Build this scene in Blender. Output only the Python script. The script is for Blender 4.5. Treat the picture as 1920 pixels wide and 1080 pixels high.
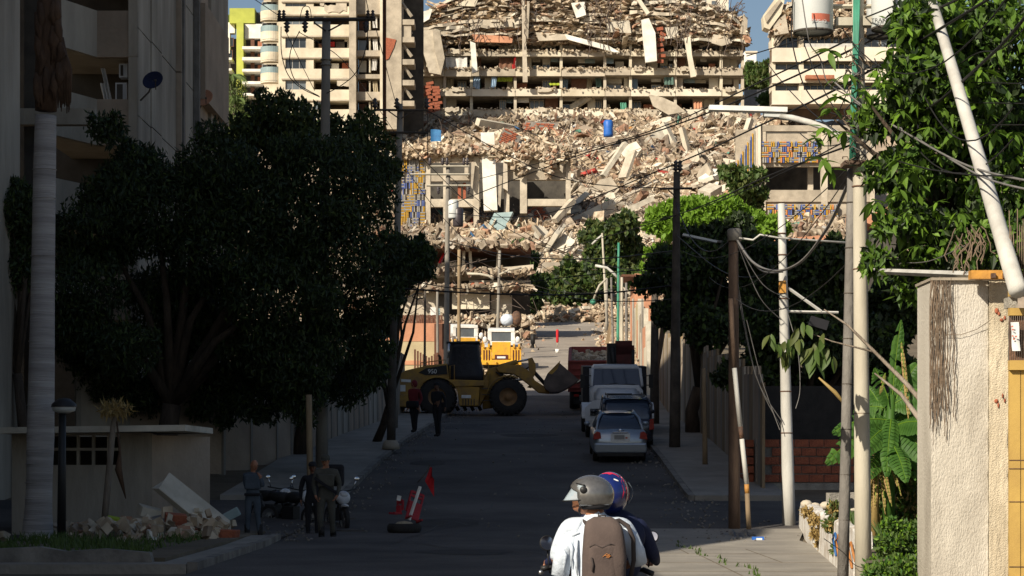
import bpy, math, random, bmesh
import numpy as np
from mathutils import Vector, Matrix, Euler
for o in list(bpy.data.objects): bpy.data.objects.remove(o)
scn = bpy.context.scene
col = scn.collection
R = math.radians
PI = math.pi
rnd = random.Random(7)
rng = np.random.default_rng(7)

# ------------------------------------------------------------------ camera
F = 4200.0; HZ = 870.0; CH = 1.62           # focal length and horizon row in photo pixels, eye height
cd = bpy.data.cameras.new('camera'); cam = bpy.data.objects.new('camera', cd); col.objects.link(cam)
cam.location = (0, 0, CH); cam.rotation_euler = (R(90), 0, 0)
cd.sensor_width = 36; cd.lens = F/1920*36; cd.shift_y = (HZ-540)/1920
cd.clip_start = 0.3; cd.clip_end = 9000
scn.camera = cam
# ------------------------------------------------------------------ sky, sun, exposure
SUN_EL = R(33); SDX, SDY = 0.62, 0.785       # light travels right and away from the camera
w = bpy.data.worlds.new('World'); scn.world = w; w.use_nodes = True
nt = w.node_tree; bg = nt.nodes['Background']
sk = nt.nodes.new('ShaderNodeTexSky'); sk.sky_type = 'NISHITA'; sk.sun_disc = False
sk.sun_elevation = SUN_EL; sk.sun_rotation = math.atan2(-SDX, -SDY) % (2*PI)
sk.air_density = 1.0; sk.dust_density = 1.6; sk.ozone_density = 1.0
nt.links.new(sk.outputs[0], bg.inputs[0]); bg.inputs[1].default_value = 0.062
sl = bpy.data.lights.new('sun', 'SUN'); so = bpy.data.objects.new('sun', sl); col.objects.link(so)
sl.energy = 5.0; sl.angle = R(0.5); sl.color = (1.0, 0.9, 0.74)
hd = Vector((SDX, SDY, 0)).normalized(); ld = Vector((hd.x*math.cos(SUN_EL), hd.y*math.cos(SUN_EL), -math.sin(SUN_EL)))
so.rotation_euler = ld.to_track_quat('-Z', 'Y').to_euler()
scn.view_settings.view_transform = 'Standard'; scn.view_settings.look = 'None'
scn.view_settings.exposure = 0.42; scn.view_settings.gamma = 1; scn.view_settings.use_curve_mapping = False
scn.render.engine = 'CYCLES'

# ------------------------------------------------------------------ placement helpers
def X_(px, Y): return (px-960)*Y/F
def Z_(py, Y): return CH+(HZ-py)*Y/F
def P(px, py, Y): return Vector((X_(px, Y), Y, Z_(py, Y)))
def m_(px, Y): return px*Y/F                 # a length in photo pixels at distance Y, in metres
PROF = [(-300,0),(44,0),(50,.12),(60,.78),(70,1.66),(80,2.45),(92,3.15),(105,3.95),(120,5.6),(135,7.3),(160,10.0),(191,13.4),(200,14.4),(215,18.5),(240,24),(270,30),(290,38.5),(315,49.5),(330,52),(400,60),(9000,60)]
PX = np.array([p[0] for p in PROF], float); PZ = np.array([p[1] for p in PROF], float)
def G(Y): return float(np.interp(Y, PX, PZ))
def slope(Y): return math.atan2(G(Y+2)-G(Y-2), 4)
CX = lambda Y: float(np.interp(Y, [0,80,105,135,191,260], [0,0.1,1.4,2.4,4.7,7]))
def ground_Y(py):                            # distance at which the street shows on photo row py
    lo, hi = 20., 200.
    for _ in range(40):
        m = (lo+hi)/2
        if HZ-(G(m)-CH)*F/m > py: lo = m
        else: hi = m
    return lo

# ------------------------------------------------------------------ materials
MATS = {}
def mat(name, c, rough=0.8, c2=None, scale=3.0, bump=0.0, bscale=None, metal=0.0, detail=6, spec=0.3, stretch=None, contrast=(0.35,0.65), emit=None, c3=None, trans=0.0, coat=0.0):
    m = bpy.data.materials.new(name); m.use_nodes = True; n = m.node_tree; b = n.nodes['Principled BSDF']
    b.inputs['Roughness'].default_value = rough; b.inputs['Metallic'].default_value = metal
    b.inputs['Specular IOR Level'].default_value = spec
    if coat: b.inputs['Coat Weight'].default_value = coat
    c = tuple(c)+(1,)
    tc = n.nodes.new('ShaderNodeTexCoord'); mp = n.nodes.new('ShaderNodeMapping'); n.links.new(tc.outputs['Object'], mp.inputs[0])
    if stretch: mp.inputs['Scale'].default_value = stretch
    if c2 is None: c2 = tuple(x*0.72 for x in c[:3])
    c2 = tuple(c2)+(1,)
    no = n.nodes.new('ShaderNodeTexNoise'); no.inputs['Scale'].default_value = scale; no.inputs['Detail'].default_value = detail; no.inputs['Roughness'].default_value = 0.62
    n.links.new(mp.outputs[0], no.inputs['Vector'])
    rp = n.nodes.new('ShaderNodeValToRGB'); rp.color_ramp.elements[0].position = contrast[0]; rp.color_ramp.elements[1].position = contrast[1]
    rp.color_ramp.elements[0].color = c2; rp.color_ramp.elements[1].color = c
    if c3 is not None:
        e = rp.color_ramp.elements.new((contrast[0]+contrast[1])/2+.02); e.color = tuple(c3)+(1,)
    n.links.new(no.outputs[0], rp.inputs[0]); n.links.new(rp.outputs[0], b.inputs['Base Color'])
    if bump:
        n2 = n.nodes.new('ShaderNodeTexNoise'); n2.inputs['Scale'].default_value = bscale or scale*4; n2.inputs['Detail'].default_value = 8
        n.links.new(mp.outputs[0], n2.inputs['Vector'])
        bp = n.nodes.new('ShaderNodeBump'); bp.inputs['Strength'].default_value = bump; bp.inputs['Distance'].default_value = 0.05
        n.links.new(n2.outputs[0], bp.inputs['Height']); n.links.new(bp.outputs[0], b.inputs['Normal'])
    if emit: b.inputs['Emission Color'].default_value = tuple(emit)+(1,); b.inputs['Emission Strength'].default_value = 1
    if trans: b.inputs['Transmission Weight'].default_value = trans
    MATS[name] = m; return m
def leafmat(name, c, c2, trl=0.35):
    m = bpy.data.materials.new(name); m.use_nodes = True; n = m.node_tree; b = n.nodes['Principled BSDF']
    b.inputs['Roughness'].default_value = 0.55; b.inputs['Specular IOR Level'].default_value = 0.35
    g = n.nodes.new('ShaderNodeNewGeometry'); rp = n.nodes.new('ShaderNodeValToRGB')
    rp.color_ramp.elements[0].color = tuple(c)+(1,); rp.color_ramp.elements[1].color = tuple(c2)+(1,)
    n.links.new(g.outputs['Random Per Island'], rp.inputs[0]); n.links.new(rp.outputs[0], b.inputs['Base Color'])
    t = n.nodes.new('ShaderNodeBsdfTranslucent'); mx = n.nodes.new('ShaderNodeMixShader'); mx.inputs[0].default_value = trl
    n.links.new(rp.outputs[0], t.inputs[0]); n.links.new(b.outputs[0], mx.inputs[1]); n.links.new(t.outputs[0], mx.inputs[2])
    n.links.new(mx.outputs[0], n.nodes['Material Output'].inputs[0]); MATS[name] = m; return m
def rubmat(name, cols, rough=0.9):           # each loose piece its own tone
    m = bpy.data.materials.new(name); m.use_nodes = True; n = m.node_tree; b = n.nodes['Principled BSDF']
    b.inputs['Roughness'].default_value = rough; b.inputs['Specular IOR Level'].default_value = .15
    g = n.nodes.new('ShaderNodeNewGeometry'); rp = n.nodes.new('ShaderNodeValToRGB'); cr = rp.color_ramp; cr.interpolation = 'CONSTANT'
    for i, c in enumerate(cols):
        e = cr.elements[i] if i < 2 else cr.elements.new(0.5)
        e.color = tuple(c)+(1,)
    for i, e in enumerate(list(cr.elements)): e.position = i/len(cols)
    n.links.new(g.outputs['Random Per Island'], rp.inputs[0])
    tc = n.nodes.new('ShaderNodeTexCoord'); no = n.nodes.new('ShaderNodeTexNoise'); no.inputs['Scale'].default_value = 1.6; no.inputs['Detail'].default_value = 8
    n.links.new(tc.outputs['Object'], no.inputs['Vector'])
    r2 = n.nodes.new('ShaderNodeValToRGB'); r2.color_ramp.elements[0].position = .35; r2.color_ramp.elements[0].color = (.5,.47,.43,1); r2.color_ramp.elements[1].position = .6; r2.color_ramp.elements[1].color = (1,1,1,1)
    n.links.new(no.outputs[0], r2.inputs[0])
    mx = n.nodes.new('ShaderNodeMix'); mx.data_type = 'RGBA'; mx.blend_type = 'MULTIPLY'; mx.inputs[0].default_value = 1
    n.links.new(rp.outputs[0], mx.inputs[6]); n.links.new(r2.outputs[0], mx.inputs[7])
    n3 = n.nodes.new('ShaderNodeTexNoise'); n3.inputs['Scale'].default_value = .085; n3.inputs['Detail'].default_value = 4; n.links.new(tc.outputs['Object'], n3.inputs['Vector'])
    r3 = n.nodes.new('ShaderNodeValToRGB'); r3.color_ramp.elements[0].position = .38; r3.color_ramp.elements[0].color = (.62,.60,.59,1); r3.color_ramp.elements[1].position = .6; r3.color_ramp.elements[1].color = (1,.94,.86,1)
    e3 = r3.color_ramp.elements.new(.5); e3.color = (1,.98,.95,1); n.links.new(n3.outputs[0], r3.inputs[0])
    m4 = n.nodes.new('ShaderNodeMix'); m4.data_type = 'RGBA'; m4.blend_type = 'MULTIPLY'; m4.inputs[0].default_value = 1
    n.links.new(mx.outputs[2], m4.inputs[6]); n.links.new(r3.outputs[0], m4.inputs[7]); n.links.new(m4.outputs[2], b.inputs['Base Color'])
    MATS[name] = m; return m

mat('asphalt', (.115,.102,.094), .88, (.050,.045,.043), .28, .8, 16, detail=15, contrast=(.36,.66))
mat('asphalt_patch', (.055,.05,.047), .9, (.036,.033,.031), 1.2, .6, 20, detail=12)
mat('asphalt_dusty', (.33,.29,.245), .9, (.20,.175,.15), .3, .4, 9, detail=12, contrast=(.3,.7))
mat('pavement', (.31,.285,.245), .9, (.17,.155,.135), .8, .45, 12, detail=12, contrast=(.25,.7))
mat('kerbstone', (.26,.24,.21), .9, (.11,.10,.09), 1.6, .5, 12)
mat('earth', (.17,.135,.095), .95, (.09,.075,.05), .6, .8, 6)
mat('hill_dirt', (.42,.335,.25), .95, (.24,.19,.145), .35, 1.0, 1.5, detail=12)
mat('cream_wall', (.66,.60,.47), .9, (.46,.40,.30), .35, .25, 4, detail=10)
mat('cream_clean', (.72,.66,.54), .85, (.56,.50,.40), .3, .15, 4)
mat('white_paint', (.80,.78,.72), .8, (.60,.57,.50), .6, .1, 5)
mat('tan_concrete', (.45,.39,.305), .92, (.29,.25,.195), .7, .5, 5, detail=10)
mat('dust_concrete', (.55,.485,.385), .92, (.37,.32,.25), .8, .6, 5, detail=10)
mat('pale_concrete', (.60,.55,.45), .9, (.40,.36,.29), 1.0, .4, 6)
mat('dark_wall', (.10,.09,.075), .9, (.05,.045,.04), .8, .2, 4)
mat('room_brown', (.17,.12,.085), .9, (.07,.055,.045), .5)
mat('lime', (.44,.47,.09), .8, (.33,.36,.07), .4)
mat('terracotta', (.42,.165,.09), .9, (.25,.10,.06), 2, .5, 9)
mat('orange_wall', (.60,.30,.175), .9, (.42,.20,.12), .5, .3, 5)
mat('orange_bright', (.62,.27,.10), .9, (.45,.18,.07), 1)
mat('ochre_wall', (.52,.44,.27), .9, (.38,.31,.19), .5, .2, 5)
mat('glass_dark', (.035,.042,.05), .12, (.02,.025,.03), .5, spec=.6)
mat('glass_grey', (.13,.15,.165), .2, (.08,.095,.11), .5, spec=.6)
mat('glass_rail', (.28,.36,.36), .15, (.2,.27,.28), .6, spec=.6)
mat('frame_grey', (.33,.32,.30), .6)
mat('frame_wood', (.14,.06,.035), .7)
mat('steel_rust', (.16,.085,.05), .8, (.07,.045,.035), 5, .4, 30)
mat('rebar', (.13,.10,.085), .8)
mat('stucco_shade', (.44,.39,.32), .92, (.24,.21,.17), .5, .5, 7, detail=12, stretch=(1,1,.3))
mat('stucco_panel', (.40,.315,.235), .92, (.28,.22,.165), .6, .4, 7)
mat('trunk_palm', (.40,.38,.37), .85, (.24,.225,.22), 1.2, .5, 6, stretch=(.35,.35,6), detail=8)
mat('bark', (.085,.062,.045), .95, (.04,.03,.022), 4, .8, 20, stretch=(1,1,.25))
mat('bark_pale', (.28,.235,.19), .9, (.15,.12,.09), 5, .7, 25, stretch=(1,1,.2))
mat('fibre_brown', (.11,.065,.04), .95, (.05,.03,.02), 3, .9, 14, stretch=(1,1,.3))
mat('pole_cream', (.50,.46,.37), .75, (.38,.34,.265), 2.5, .12, 20, stretch=(1,1,.25))
mat('pole_white', (.56,.55,.51), .7, (.40,.385,.35), 2, .12, 20, stretch=(1,1,.3))
mat('pole_grey', (.22,.205,.185), .85, (.12,.11,.10), 3, .35, 22, stretch=(1,1,.4))
mat('pole_concrete', (.30,.275,.235), .9, (.19,.17,.145), 1.5, .25, 16, stretch=(1,1,.4))
mat('pole_dark', (.10,.085,.07), .9, (.05,.042,.035), 2, .4, 16)
mat('pole_rust', (.19,.125,.085), .85, (.09,.06,.045), 3, .4, 22, stretch=(1,1,.3))
mat('pole_wood', (.30,.22,.13), .9, (.18,.13,.08), 3, .3, 20, stretch=(1,1,.2))
mat('insulator', (.05,.04,.045), .4, spec=.5)
mat('cable_black', (.018,.017,.017), .6)
mat('cable_grey', (.20,.19,.18), .5)
mat('cable_green', (.06,.26,.17), .5, (.04,.18,.12), 3)
mat('transformer_grey', (.60,.62,.60), .45, (.52,.535,.52), 1.5, spec=.5)
mat('sticker_red', (.55,.16,.10), .6)
mat('sticker_blue', (.03,.12,.33), .6)
mat('ink', (.03,.03,.03), .8)
mat('lamp_white', (.86,.85,.81), .4)
mat('loader_yellow', (.44,.25,.04), .6, (.24,.15,.06), 2.2, .15, 9, detail=12)
mat('truck_yellow', (.78,.41,.03), .5, (.52,.29,.05), 3, .1, 9, detail=12)
mat('tarp_black', (.026,.027,.034), .55, (.016,.016,.02), 1.5, .5, 5)
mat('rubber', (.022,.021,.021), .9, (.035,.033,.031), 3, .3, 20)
mat('rim_ochre', (.27,.15,.06), .7, (.16,.09,.045), 4)
mat('bucket_steel', (.13,.10,.085), .6, (.07,.055,.05), 2, .2, 10)
mat('chrome', (.75,.75,.75), .12, (.7,.7,.7), 1, metal=1)
mat('rod_steel', (.55,.55,.56), .25, (.5,.5,.5), 1, metal=.9)
mat('black_plastic', (.02,.02,.021), .5)
mat('truck_red', (.26,.055,.045), .7, (.15,.035,.03), 2, .1, 9)
mat('crane_red', (.10,.022,.02), .6, (.05,.015,.014), 2)
mat('truck_white', (.62,.64,.66), .4, (.50,.515,.535), 1.2, spec=.5)
mat('car_silver', (.29,.335,.39), .28, (.26,.30,.35), 1, metal=.55, spec=.6, coat=.4)
mat('car_navy', (.018,.022,.04), .25, (.014,.017,.03), 1, spec=.6, coat=.4)
mat('car_glass', (.025,.035,.06), .06, (.02,.03,.05), 1, spec=.8)
mat('tail_red', (.36,.02,.015), .25, (.25,.015,.012), 6, spec=.6)
mat('lamp_glass', (.55,.55,.55), .15, spec=.7)
mat('plate_white', (.78,.78,.76), .5)
mat('skin', (.36,.17,.095), .55, (.29,.13,.075), 5, spec=.35)
mat('skin_dark', (.17,.085,.05), .6, (.13,.065,.04), 5)
mat('hair_black', (.015,.012,.01), .8)
mat('shirt_white', (.56,.62,.70), .85, (.50,.56,.64), 1.5, .9, 5)
mat('jacket_navy', (.012,.018,.055), .8, (.008,.012,.038), 2, .4, 8)
mat('uniform_olive', (.085,.082,.068), .9, (.05,.05,.042), 4, .3, 14)
mat('uniform_blue', (.075,.095,.12), .9, (.045,.06,.08), 3, .3, 10)
mat('cloth_black', (.02,.02,.024), .9)
mat('shirt_red', (.20,.025,.03), .85, (.13,.018,.02), 3)
mat('boot_black', (.015,.014,.014), .6)
mat('bag_brown', (.105,.078,.068), .9, (.07,.052,.047), 2.5, .12, 60)
mat('bag_dark', (.055,.043,.04), .9)
mat('thread_orange', (.42,.17,.05), .8)
mat('helmet_silver', (.20,.197,.19), .27, (.155,.15,.145), 30, metal=.6, spec=.6, coat=.5)
mat('helmet_blue', (.008,.02,.13), .25, (.006,.015,.10), 5, spec=.6, coat=.5)
mat('helmet_red', (.68,.02,.06), .25, (.5,.015,.05), 5, spec=.6, coat=.5)
mat('visor', (.02,.025,.03), .08, spec=.8)
mat('plastic_red', (.38,.025,.035), .5, (.28,.02,.028), 3)
mat('flag_red', (.50,.02,.025), .8, (.38,.015,.02), 3)
mat('blue_plastic', (.03,.14,.50), .45, (.025,.11,.4), 2)
mat('blue_tarp', (.04,.17,.36), .7, (.03,.12,.28), 2, .4, 6)
mat('green_tint', (.10,.32,.22), .5)
mat('cloth_green', (.10,.17,.14), .9)
mat('cloth_lime', (.36,.44,.04), .8)
mat('cloth_blue', (.35,.48,.62), .9)
mat('cloth_red', (.5,.04,.04), .9)
mat('cloth_white', (.72,.70,.66), .9)
mat('curtain', (.47,.40,.28), .9, (.33,.28,.19), 2, stretch=(6,1,.2))
mat('wood_brown', (.22,.11,.065), .8, (.14,.07,.045), 3)
mat('mural_yellow', (.52,.30,.03), .7, (.38,.22,.04), 2)
mat('mural_blue', (.10,.14,.34), .7, (.07,.10,.26), 2)
mat('mural_grey', (.36,.34,.31), .8)
mat('brick_red', (.36,.115,.06), .9, (.24,.075,.045), 5, .5, 24)
mat('mortar', (.24,.215,.19), .95, (.16,.145,.125), 4, .5, 20)
mat('block_grey', (.36,.335,.285), .95, (.24,.22,.19), 4, .6, 30)
mat('pillar_rough', (.55,.51,.445), .95, (.36,.325,.27), 1.3, .45, 80, detail=14, stretch=(1,1,.4), c3=(.50,.46,.39))
mat('pillar_warm', (.64,.56,.42), .95, (.46,.39,.28), 1.8, .5, 80, detail=14)
mat('low_wall', (.66,.64,.60), .9, (.34,.27,.20), 2.2, .6, 14, contrast=(.3,.55), detail=10)
mat('gate_ochre', (.50,.33,.09), .55, (.38,.24,.07), 2, .1, 10)
mat('bar_orange', (.55,.27,.05), .6, (.35,.17,.05), 4, .2, 20)
mat('paper', (.76,.76,.74), .7)
mat('plastic_bag', (.018,.018,.02), .35, (.012,.012,.013), 4, .6, 9)
mat('dry_leaf', (.36,.21,.085), .9, (.22,.13,.06), 6)
mat('vine_dry', (.20,.145,.10), .9, (.12,.09,.065), 6, .4, 20)
mat('seat_black', (.02,.02,.02), .6)
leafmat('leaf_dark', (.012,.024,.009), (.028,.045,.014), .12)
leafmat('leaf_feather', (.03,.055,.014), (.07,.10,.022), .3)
leafmat('leaf_mid', (.045,.085,.018), (.085,.14,.03), .3)
leafmat('leaf_bright', (.12,.23,.015), (.17,.30,.03), .35)
leafmat('leaf_olive', (.06,.085,.02), (.11,.13,.035), .3)
leafmat('leaf_mango', (.045,.10,.015), (.14,.25,.03), .35)
leafmat('leaf_banana', (.045,.12,.02), (.085,.19,.03), .4)
def visormat():
    m = mat('visor_clear', (.55,.65,.72), .08, (.5,.6,.68), 3, spec=.8); n = m.node_tree; b = n.nodes['Principled BSDF']; b.inputs['Alpha'].default_value = .42
visormat()
leafmat('leaf_dry', (.28,.19,.07), (.42,.30,.11), .2)
leafmat('grass', (.04,.075,.015), (.09,.14,.03), .2)
leafmat('leaf_pale', (.11,.17,.05), (.19,.25,.08), .3)
RUB = [(.57,.49,.38),(.47,.39,.295),(.52,.44,.345),(.40,.325,.25),(.64,.57,.46),(.45,.33,.25),(.54,.455,.35),(.36,.30,.24),(.50,.42,.32),(.45,.375,.29),(.57,.49,.38),(.42,.26,.185),(.74,.70,.61),(.48,.40,.305),(.42,.35,.275)]
rubmat('rubble_mix', RUB)
rubmat('rubble_dusty', [(.56,.48,.37),(.49,.415,.32),(.43,.36,.28),(.52,.44,.34),(.62,.55,.44)])
rubmat('junk_mix', [(.66,.66,.64),(.08,.2,.42),(.45,.08,.07),(.15,.13,.12),(.62,.55,.42),(.5,.27,.1),(.7,.7,.7),(.12,.3,.24)])
M = MATS

# ------------------------------------------------------------------ mesh builder
class MB:
    def __init__(s): s.v = []; s.f = []; s.mi = []; s.sm = []; s.mats = []; s.cur = 0; s.smooth = False
    def use(s, name, smooth=None):
        m = M[name] if isinstance(name, str) else name
        if m not in s.mats: s.mats.append(m)
        s.cur = s.mats.index(m)
        if smooth is not None: s.smooth = smooth
        return s
    def add(s, vs, fs, smooth=None):
        b = len(s.v); s.v.extend([tuple(v) for v in vs])
        for f in fs: s.f.append(tuple(b+i for i in f)); s.mi.append(s.cur); s.sm.append(s.smooth if smooth is None else smooth)
    def box(s, c, d, rot=None, M4=None, taper=1.0):
        x, y, z = d[0]/2, d[1]/2, d[2]/2; vs = []
        for sz in (-1, 1):
            t = taper if sz > 0 else 1
            for sx, sy in ((-1,-1),(1,-1),(1,1),(-1,1)): vs.append(Vector((sx*x*t, sy*y*t, sz*z)))
        if rot: e = Euler(rot).to_matrix(); vs = [e@v for v in vs]
        vs = [v+Vector(c) for v in vs]
        if M4: vs = [M4@v for v in vs]
        s.add(vs, [(3,2,1,0),(4,5,6,7),(0,1,5,4),(1,2,6,5),(2,3,7,6),(3,0,4,7)], False); return s
    def bx(s, x0, x1, y0, y1, z0, z1): return s.box(((x0+x1)/2,(y0+y1)/2,(z0+z1)/2),(abs(x1-x0),abs(y1-y0),abs(z1-z0)))
    def tube(s, pts, r, n=8, cap=True, smooth=True, flat=1.0):
        pts = [Vector(p) for p in pts]; rs = r if isinstance(r, (list, tuple)) else [r]*len(pts); vs = []; fs = []
        prev = None
        for i, p in enumerate(pts):
            t = (pts[min(i+1,len(pts)-1)]-pts[max(i-1,0)])
            if t.length < 1e-9: t = Vector((0,0,1))
            t.normalize()
            u = prev - t*prev.dot(t) if prev else (Vector((0,1,0)) if abs(t.y) < .9 else Vector((1,0,0)))
            u = u - t*u.dot(t)
            if u.length < 1e-6: u = t.orthogonal()
            u.normalize(); prev = u; w_ = t.cross(u)
            for k in range(n):
                a = 2*PI*k/n; vs.append(p+(u*math.cos(a)*flat+w_*math.sin(a))*rs[i])
        for i in range(len(pts)-1):
            for k in range(n): a = i*n+k; b = i*n+(k+1)%n; fs.append((a,b,b+n,a+n))
        if cap: fs.append(tuple(range(n-1,-1,-1))); fs.append(tuple((len(pts)-1)*n+k for k in range(n)))
        s.add(vs, fs, smooth); return s
    def cyl(s, p, q, r, r2=None, n=12, smooth=True): return s.tube([p, q], [r, r if r2 is None else r2], n, True, smooth)
    def lathe(s, prof, c=(0,0,0), axis='z', n=20, smooth=True, M4=None):
        vs = []; fs = []; c = Vector(c)
        for (r, h) in prof:
            for k in range(n):
                a = 2*PI*k/n; u, v = r*math.cos(a), r*math.sin(a)
                q = Vector((u,v,h)) if axis == 'z' else (Vector((h,u,v)) if axis == 'x' else Vector((v,h,u)))
                q = q+c
                vs.append(M4@q if M4 else q)
        for i in range(len(prof)-1):
            for k in range(n): a = i*n+k; b = i*n+(k+1)%n; fs.append((a,b,b+n,a+n))
        s.add(vs, fs, smooth); return s
    def prism(s, poly, y0, y1, plane='xz', off=(0,0,0), M4=None):   # polygon in a plane, extruded along the third axis
        n = len(poly); vs = []
        for h in (y0, y1):
            for (a, b) in poly:
                q = {'xz':Vector((a,h,b)), 'yz':Vector((h,a,b)), 'xy':Vector((a,b,h))}[plane]+Vector(off)
                vs.append(M4@q if M4 else q)
        fs = [tuple(range(n)), tuple(range(2*n-1,n-1,-1))]
        for k in range(n): k2 = (k+1)%n; fs.append((k, k+n, k2+n, k2))
        s.add(vs, fs, False); return s
    def loft(s, rings, close=True, cap=True, smooth=True):
        n = len(rings[0]); vs = [v for r_ in rings for v in r_]; fs = []
        for i in range(len(rings)-1):
            for k in range(n if close else n-1): a = i*n+k; b = i*n+(k+1)%n; fs.append((a,b,b+n,a+n))
        if cap and close: fs.append(tuple(range(n-1,-1,-1))); fs.append(tuple((len(rings)-1)*n+k for k in range(n)))
        s.add(vs, fs, smooth); return s
    def ball(s, c, r, n=12, m=8, sq=None, M4=None):
        r = (r,r,r) if not isinstance(r,(tuple,list)) else r; rings = []
        for i in range(m+1):
            th = PI*i/m; rr = max(math.sin(th), 1e-3); ring = []
            for k in range(n):
                a = 2*PI*k/n; q = Vector((c[0]+r[0]*rr*math.cos(a), c[1]+r[1]*rr*math.sin(a), c[2]+r[2]*math.cos(th)))
                ring.append(M4@q if M4 else q)
            rings.append(ring)
        s.loft(rings); return s
    def sheet(s, fn, nu, nv, smooth=True):
        vs = [fn(i/nu, j/nv) for i in range(nu+1) for j in range(nv+1)]; fs = []
        for i in range(nu):
            for j in range(nv): a = i*(nv+1)+j; fs.append((a,a+nv+1,a+nv+2,a+1))
        s.add(vs, fs, smooth); return s
    def mesh(s, name):
        me = bpy.data.meshes.new(name); me.from_pydata([tuple(v) for v in s.v], [], s.f)
        for m in s.mats: me.materials.append(m)
        me.polygons.foreach_set('material_index', s.mi); me.polygons.foreach_set('use_smooth', s.sm); me.update(); return me
    def build(s, name, parent=None, world=False, bevel=0, label=None):
        o = bpy.data.objects.new(name, s.mesh(name)); col.objects.link(o)
        if parent:
            o.parent = parent
            if world:
                q = parent; off = Vector((0,0,0))
                while q: off += q.location; q = q.parent
                o.location = -off
        if bevel:
            b = o.modifiers.new('bevel','BEVEL'); b.width = bevel; b.segments = 2; b.limit_method = 'ANGLE'
        if label: o['label'] = label
        return o
def B(m=None, smooth=None):
    b = MB()
    if m: b.use(m, smooth)
    return b
def tag(o, label, cat, group=None, kind=None):
    o['label'] = label; o['category'] = cat
    if group: o['group'] = group
    if kind: o['kind'] = kind
    return o
def thing(name, label, cat, loc=(0,0,0), rot=(0,0,0), group=None):
    o = bpy.data.objects.new(name, None); col.objects.link(o); o.location = loc; o.rotation_euler = rot
    o.empty_display_size = .2
    return tag(o, label, cat, group)
def struct(o): o['kind'] = 'structure'; return o
def npmesh(name, V, Fq, mats, smooth=False, mi=None):     # fast mesh from arrays: V (n,3), faces (m,k)
    me = bpy.data.meshes.new(name); k = Fq.shape[1]; me.vertices.add(len(V)); me.vertices.foreach_set('co', V.astype(np.float32).ravel())
    me.loops.add(Fq.size); me.loops.foreach_set('vertex_index', Fq.astype(np.int32).ravel())
    me.polygons.add(len(Fq)); me.polygons.foreach_set('loop_start', np.arange(0, Fq.size, k, dtype=np.int32))
    try: me.polygons.foreach_set('loop_total', np.full(len(Fq), k, np.int32))
    except Exception: pass
    for m in mats: me.materials.append(M[m] if isinstance(m, str) else m)
    if mi is not None: me.polygons.foreach_set('material_index', mi.astype(np.int32))
    me.polygons.foreach_set('use_smooth', np.full(len(Fq), smooth, bool))
    me.update(calc_edges=True); me.validate(); return me
def npobj(name, me, parent=None):
    o = bpy.data.objects.new(name, me); col.objects.link(o)
    if parent: o.parent = parent; o.location = -parent.location
    return o
def copy_tree(o, parent=None):
    c = o.copy(); col.objects.link(c)
    if parent: c.parent = parent
    for ch in [k for k in bpy.data.objects if k.parent == o]: copy_tree(ch, c)
    return c
def rotmats(n, rg=None, tilt=None):
    rg = rg or rng
    a = rg.uniform(0, 2*PI, n); b = (rg.normal(0, tilt, n) if tilt else rg.uniform(-PI, PI, n)); c = (rg.normal(0, tilt, n) if tilt else rg.uniform(-PI, PI, n))
    ca, sa, cb, sb, cc, sc = np.cos(a), np.sin(a), np.cos(b), np.sin(b), np.cos(c), np.sin(c)
    z = np.zeros(n); o = np.ones(n)
    Rz = np.stack([ca,-sa,z, sa,ca,z, z,z,o], -1).reshape(-1,3,3); Rx = np.stack([o,z,z, z,cb,-sb, z,sb,cb], -1).reshape(-1,3,3); Ry = np.stack([cc,z,sc, z,o,z, -sc,z,cc], -1).reshape(-1,3,3)
    return Rz@Rx@Ry
BOXV = np.array([(-1,-1,-1),(1,-1,-1),(1,1,-1),(-1,1,-1),(-1,-1,1),(1,-1,1),(1,1,1),(-1,1,1)], float)*.5
BOXF = np.array([(3,2,1,0),(4,5,6,7),(0,1,5,4),(1,2,6,5),(2,3,7,6),(3,0,4,7)])
def chunks(C, S, rot, jit=.22):              # n uneven blocks: centres, sizes, rotations
    n = len(C); V = BOXV[None]*(1+rng.uniform(-jit, jit, (n,8,3)))*S[:,None,:]
    V = np.einsum('nij,nkj->nki', rot, V)+C[:,None,:]
    Fq = BOXF[None]+np.arange(n)[:,None,None]*8
    return V.reshape(-1,3), Fq.reshape(-1,4)
LEAFV = np.array([(0,0,0),(.32,.45,.06),(0,1,0),(-.32,.45,.06)], float)
def leaves(C, size, aspect=1.0, droop=0.0, out=None, jitter=.9):   # n leaf blades
    n = len(C); rot = rotmats(n); L = LEAFV.copy(); L[:,0] *= aspect
    sz = size*rng.uniform(.6, 1.3, n)
    V = L[None]*sz[:,None,None]
    V = np.einsum('nij,nkj->nki', rot, V)
    if droop: V[:,2,2] -= droop*sz
    V = V+C[:,None,:]
    Fq = np.arange(4*n).reshape(n,4)
    return V.reshape(-1,3), Fq
def blob_points(blobs, n, shell=.55, flat=1.0):
    w_ = np.array([b[3]*b[3] for b in blobs], float); w_ /= w_.sum(); idx = rng.choice(len(blobs), n, p=w_)
    Bc = np.array([b[:3] for b in blobs], float)[idx]; Br = np.array([(b[3], b[3], b[3]*(b[4] if len(b) > 4 else .75)) for b in blobs], float)[idx]
    d = rng.normal(size=(n,3)); d /= np.linalg.norm(d, axis=1)[:,None]
    r = rng.uniform(shell**3, 1, n)**(1/3)*(1+rng.normal(0,.06,n))
    return Bc+d*r[:,None]*Br
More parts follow.
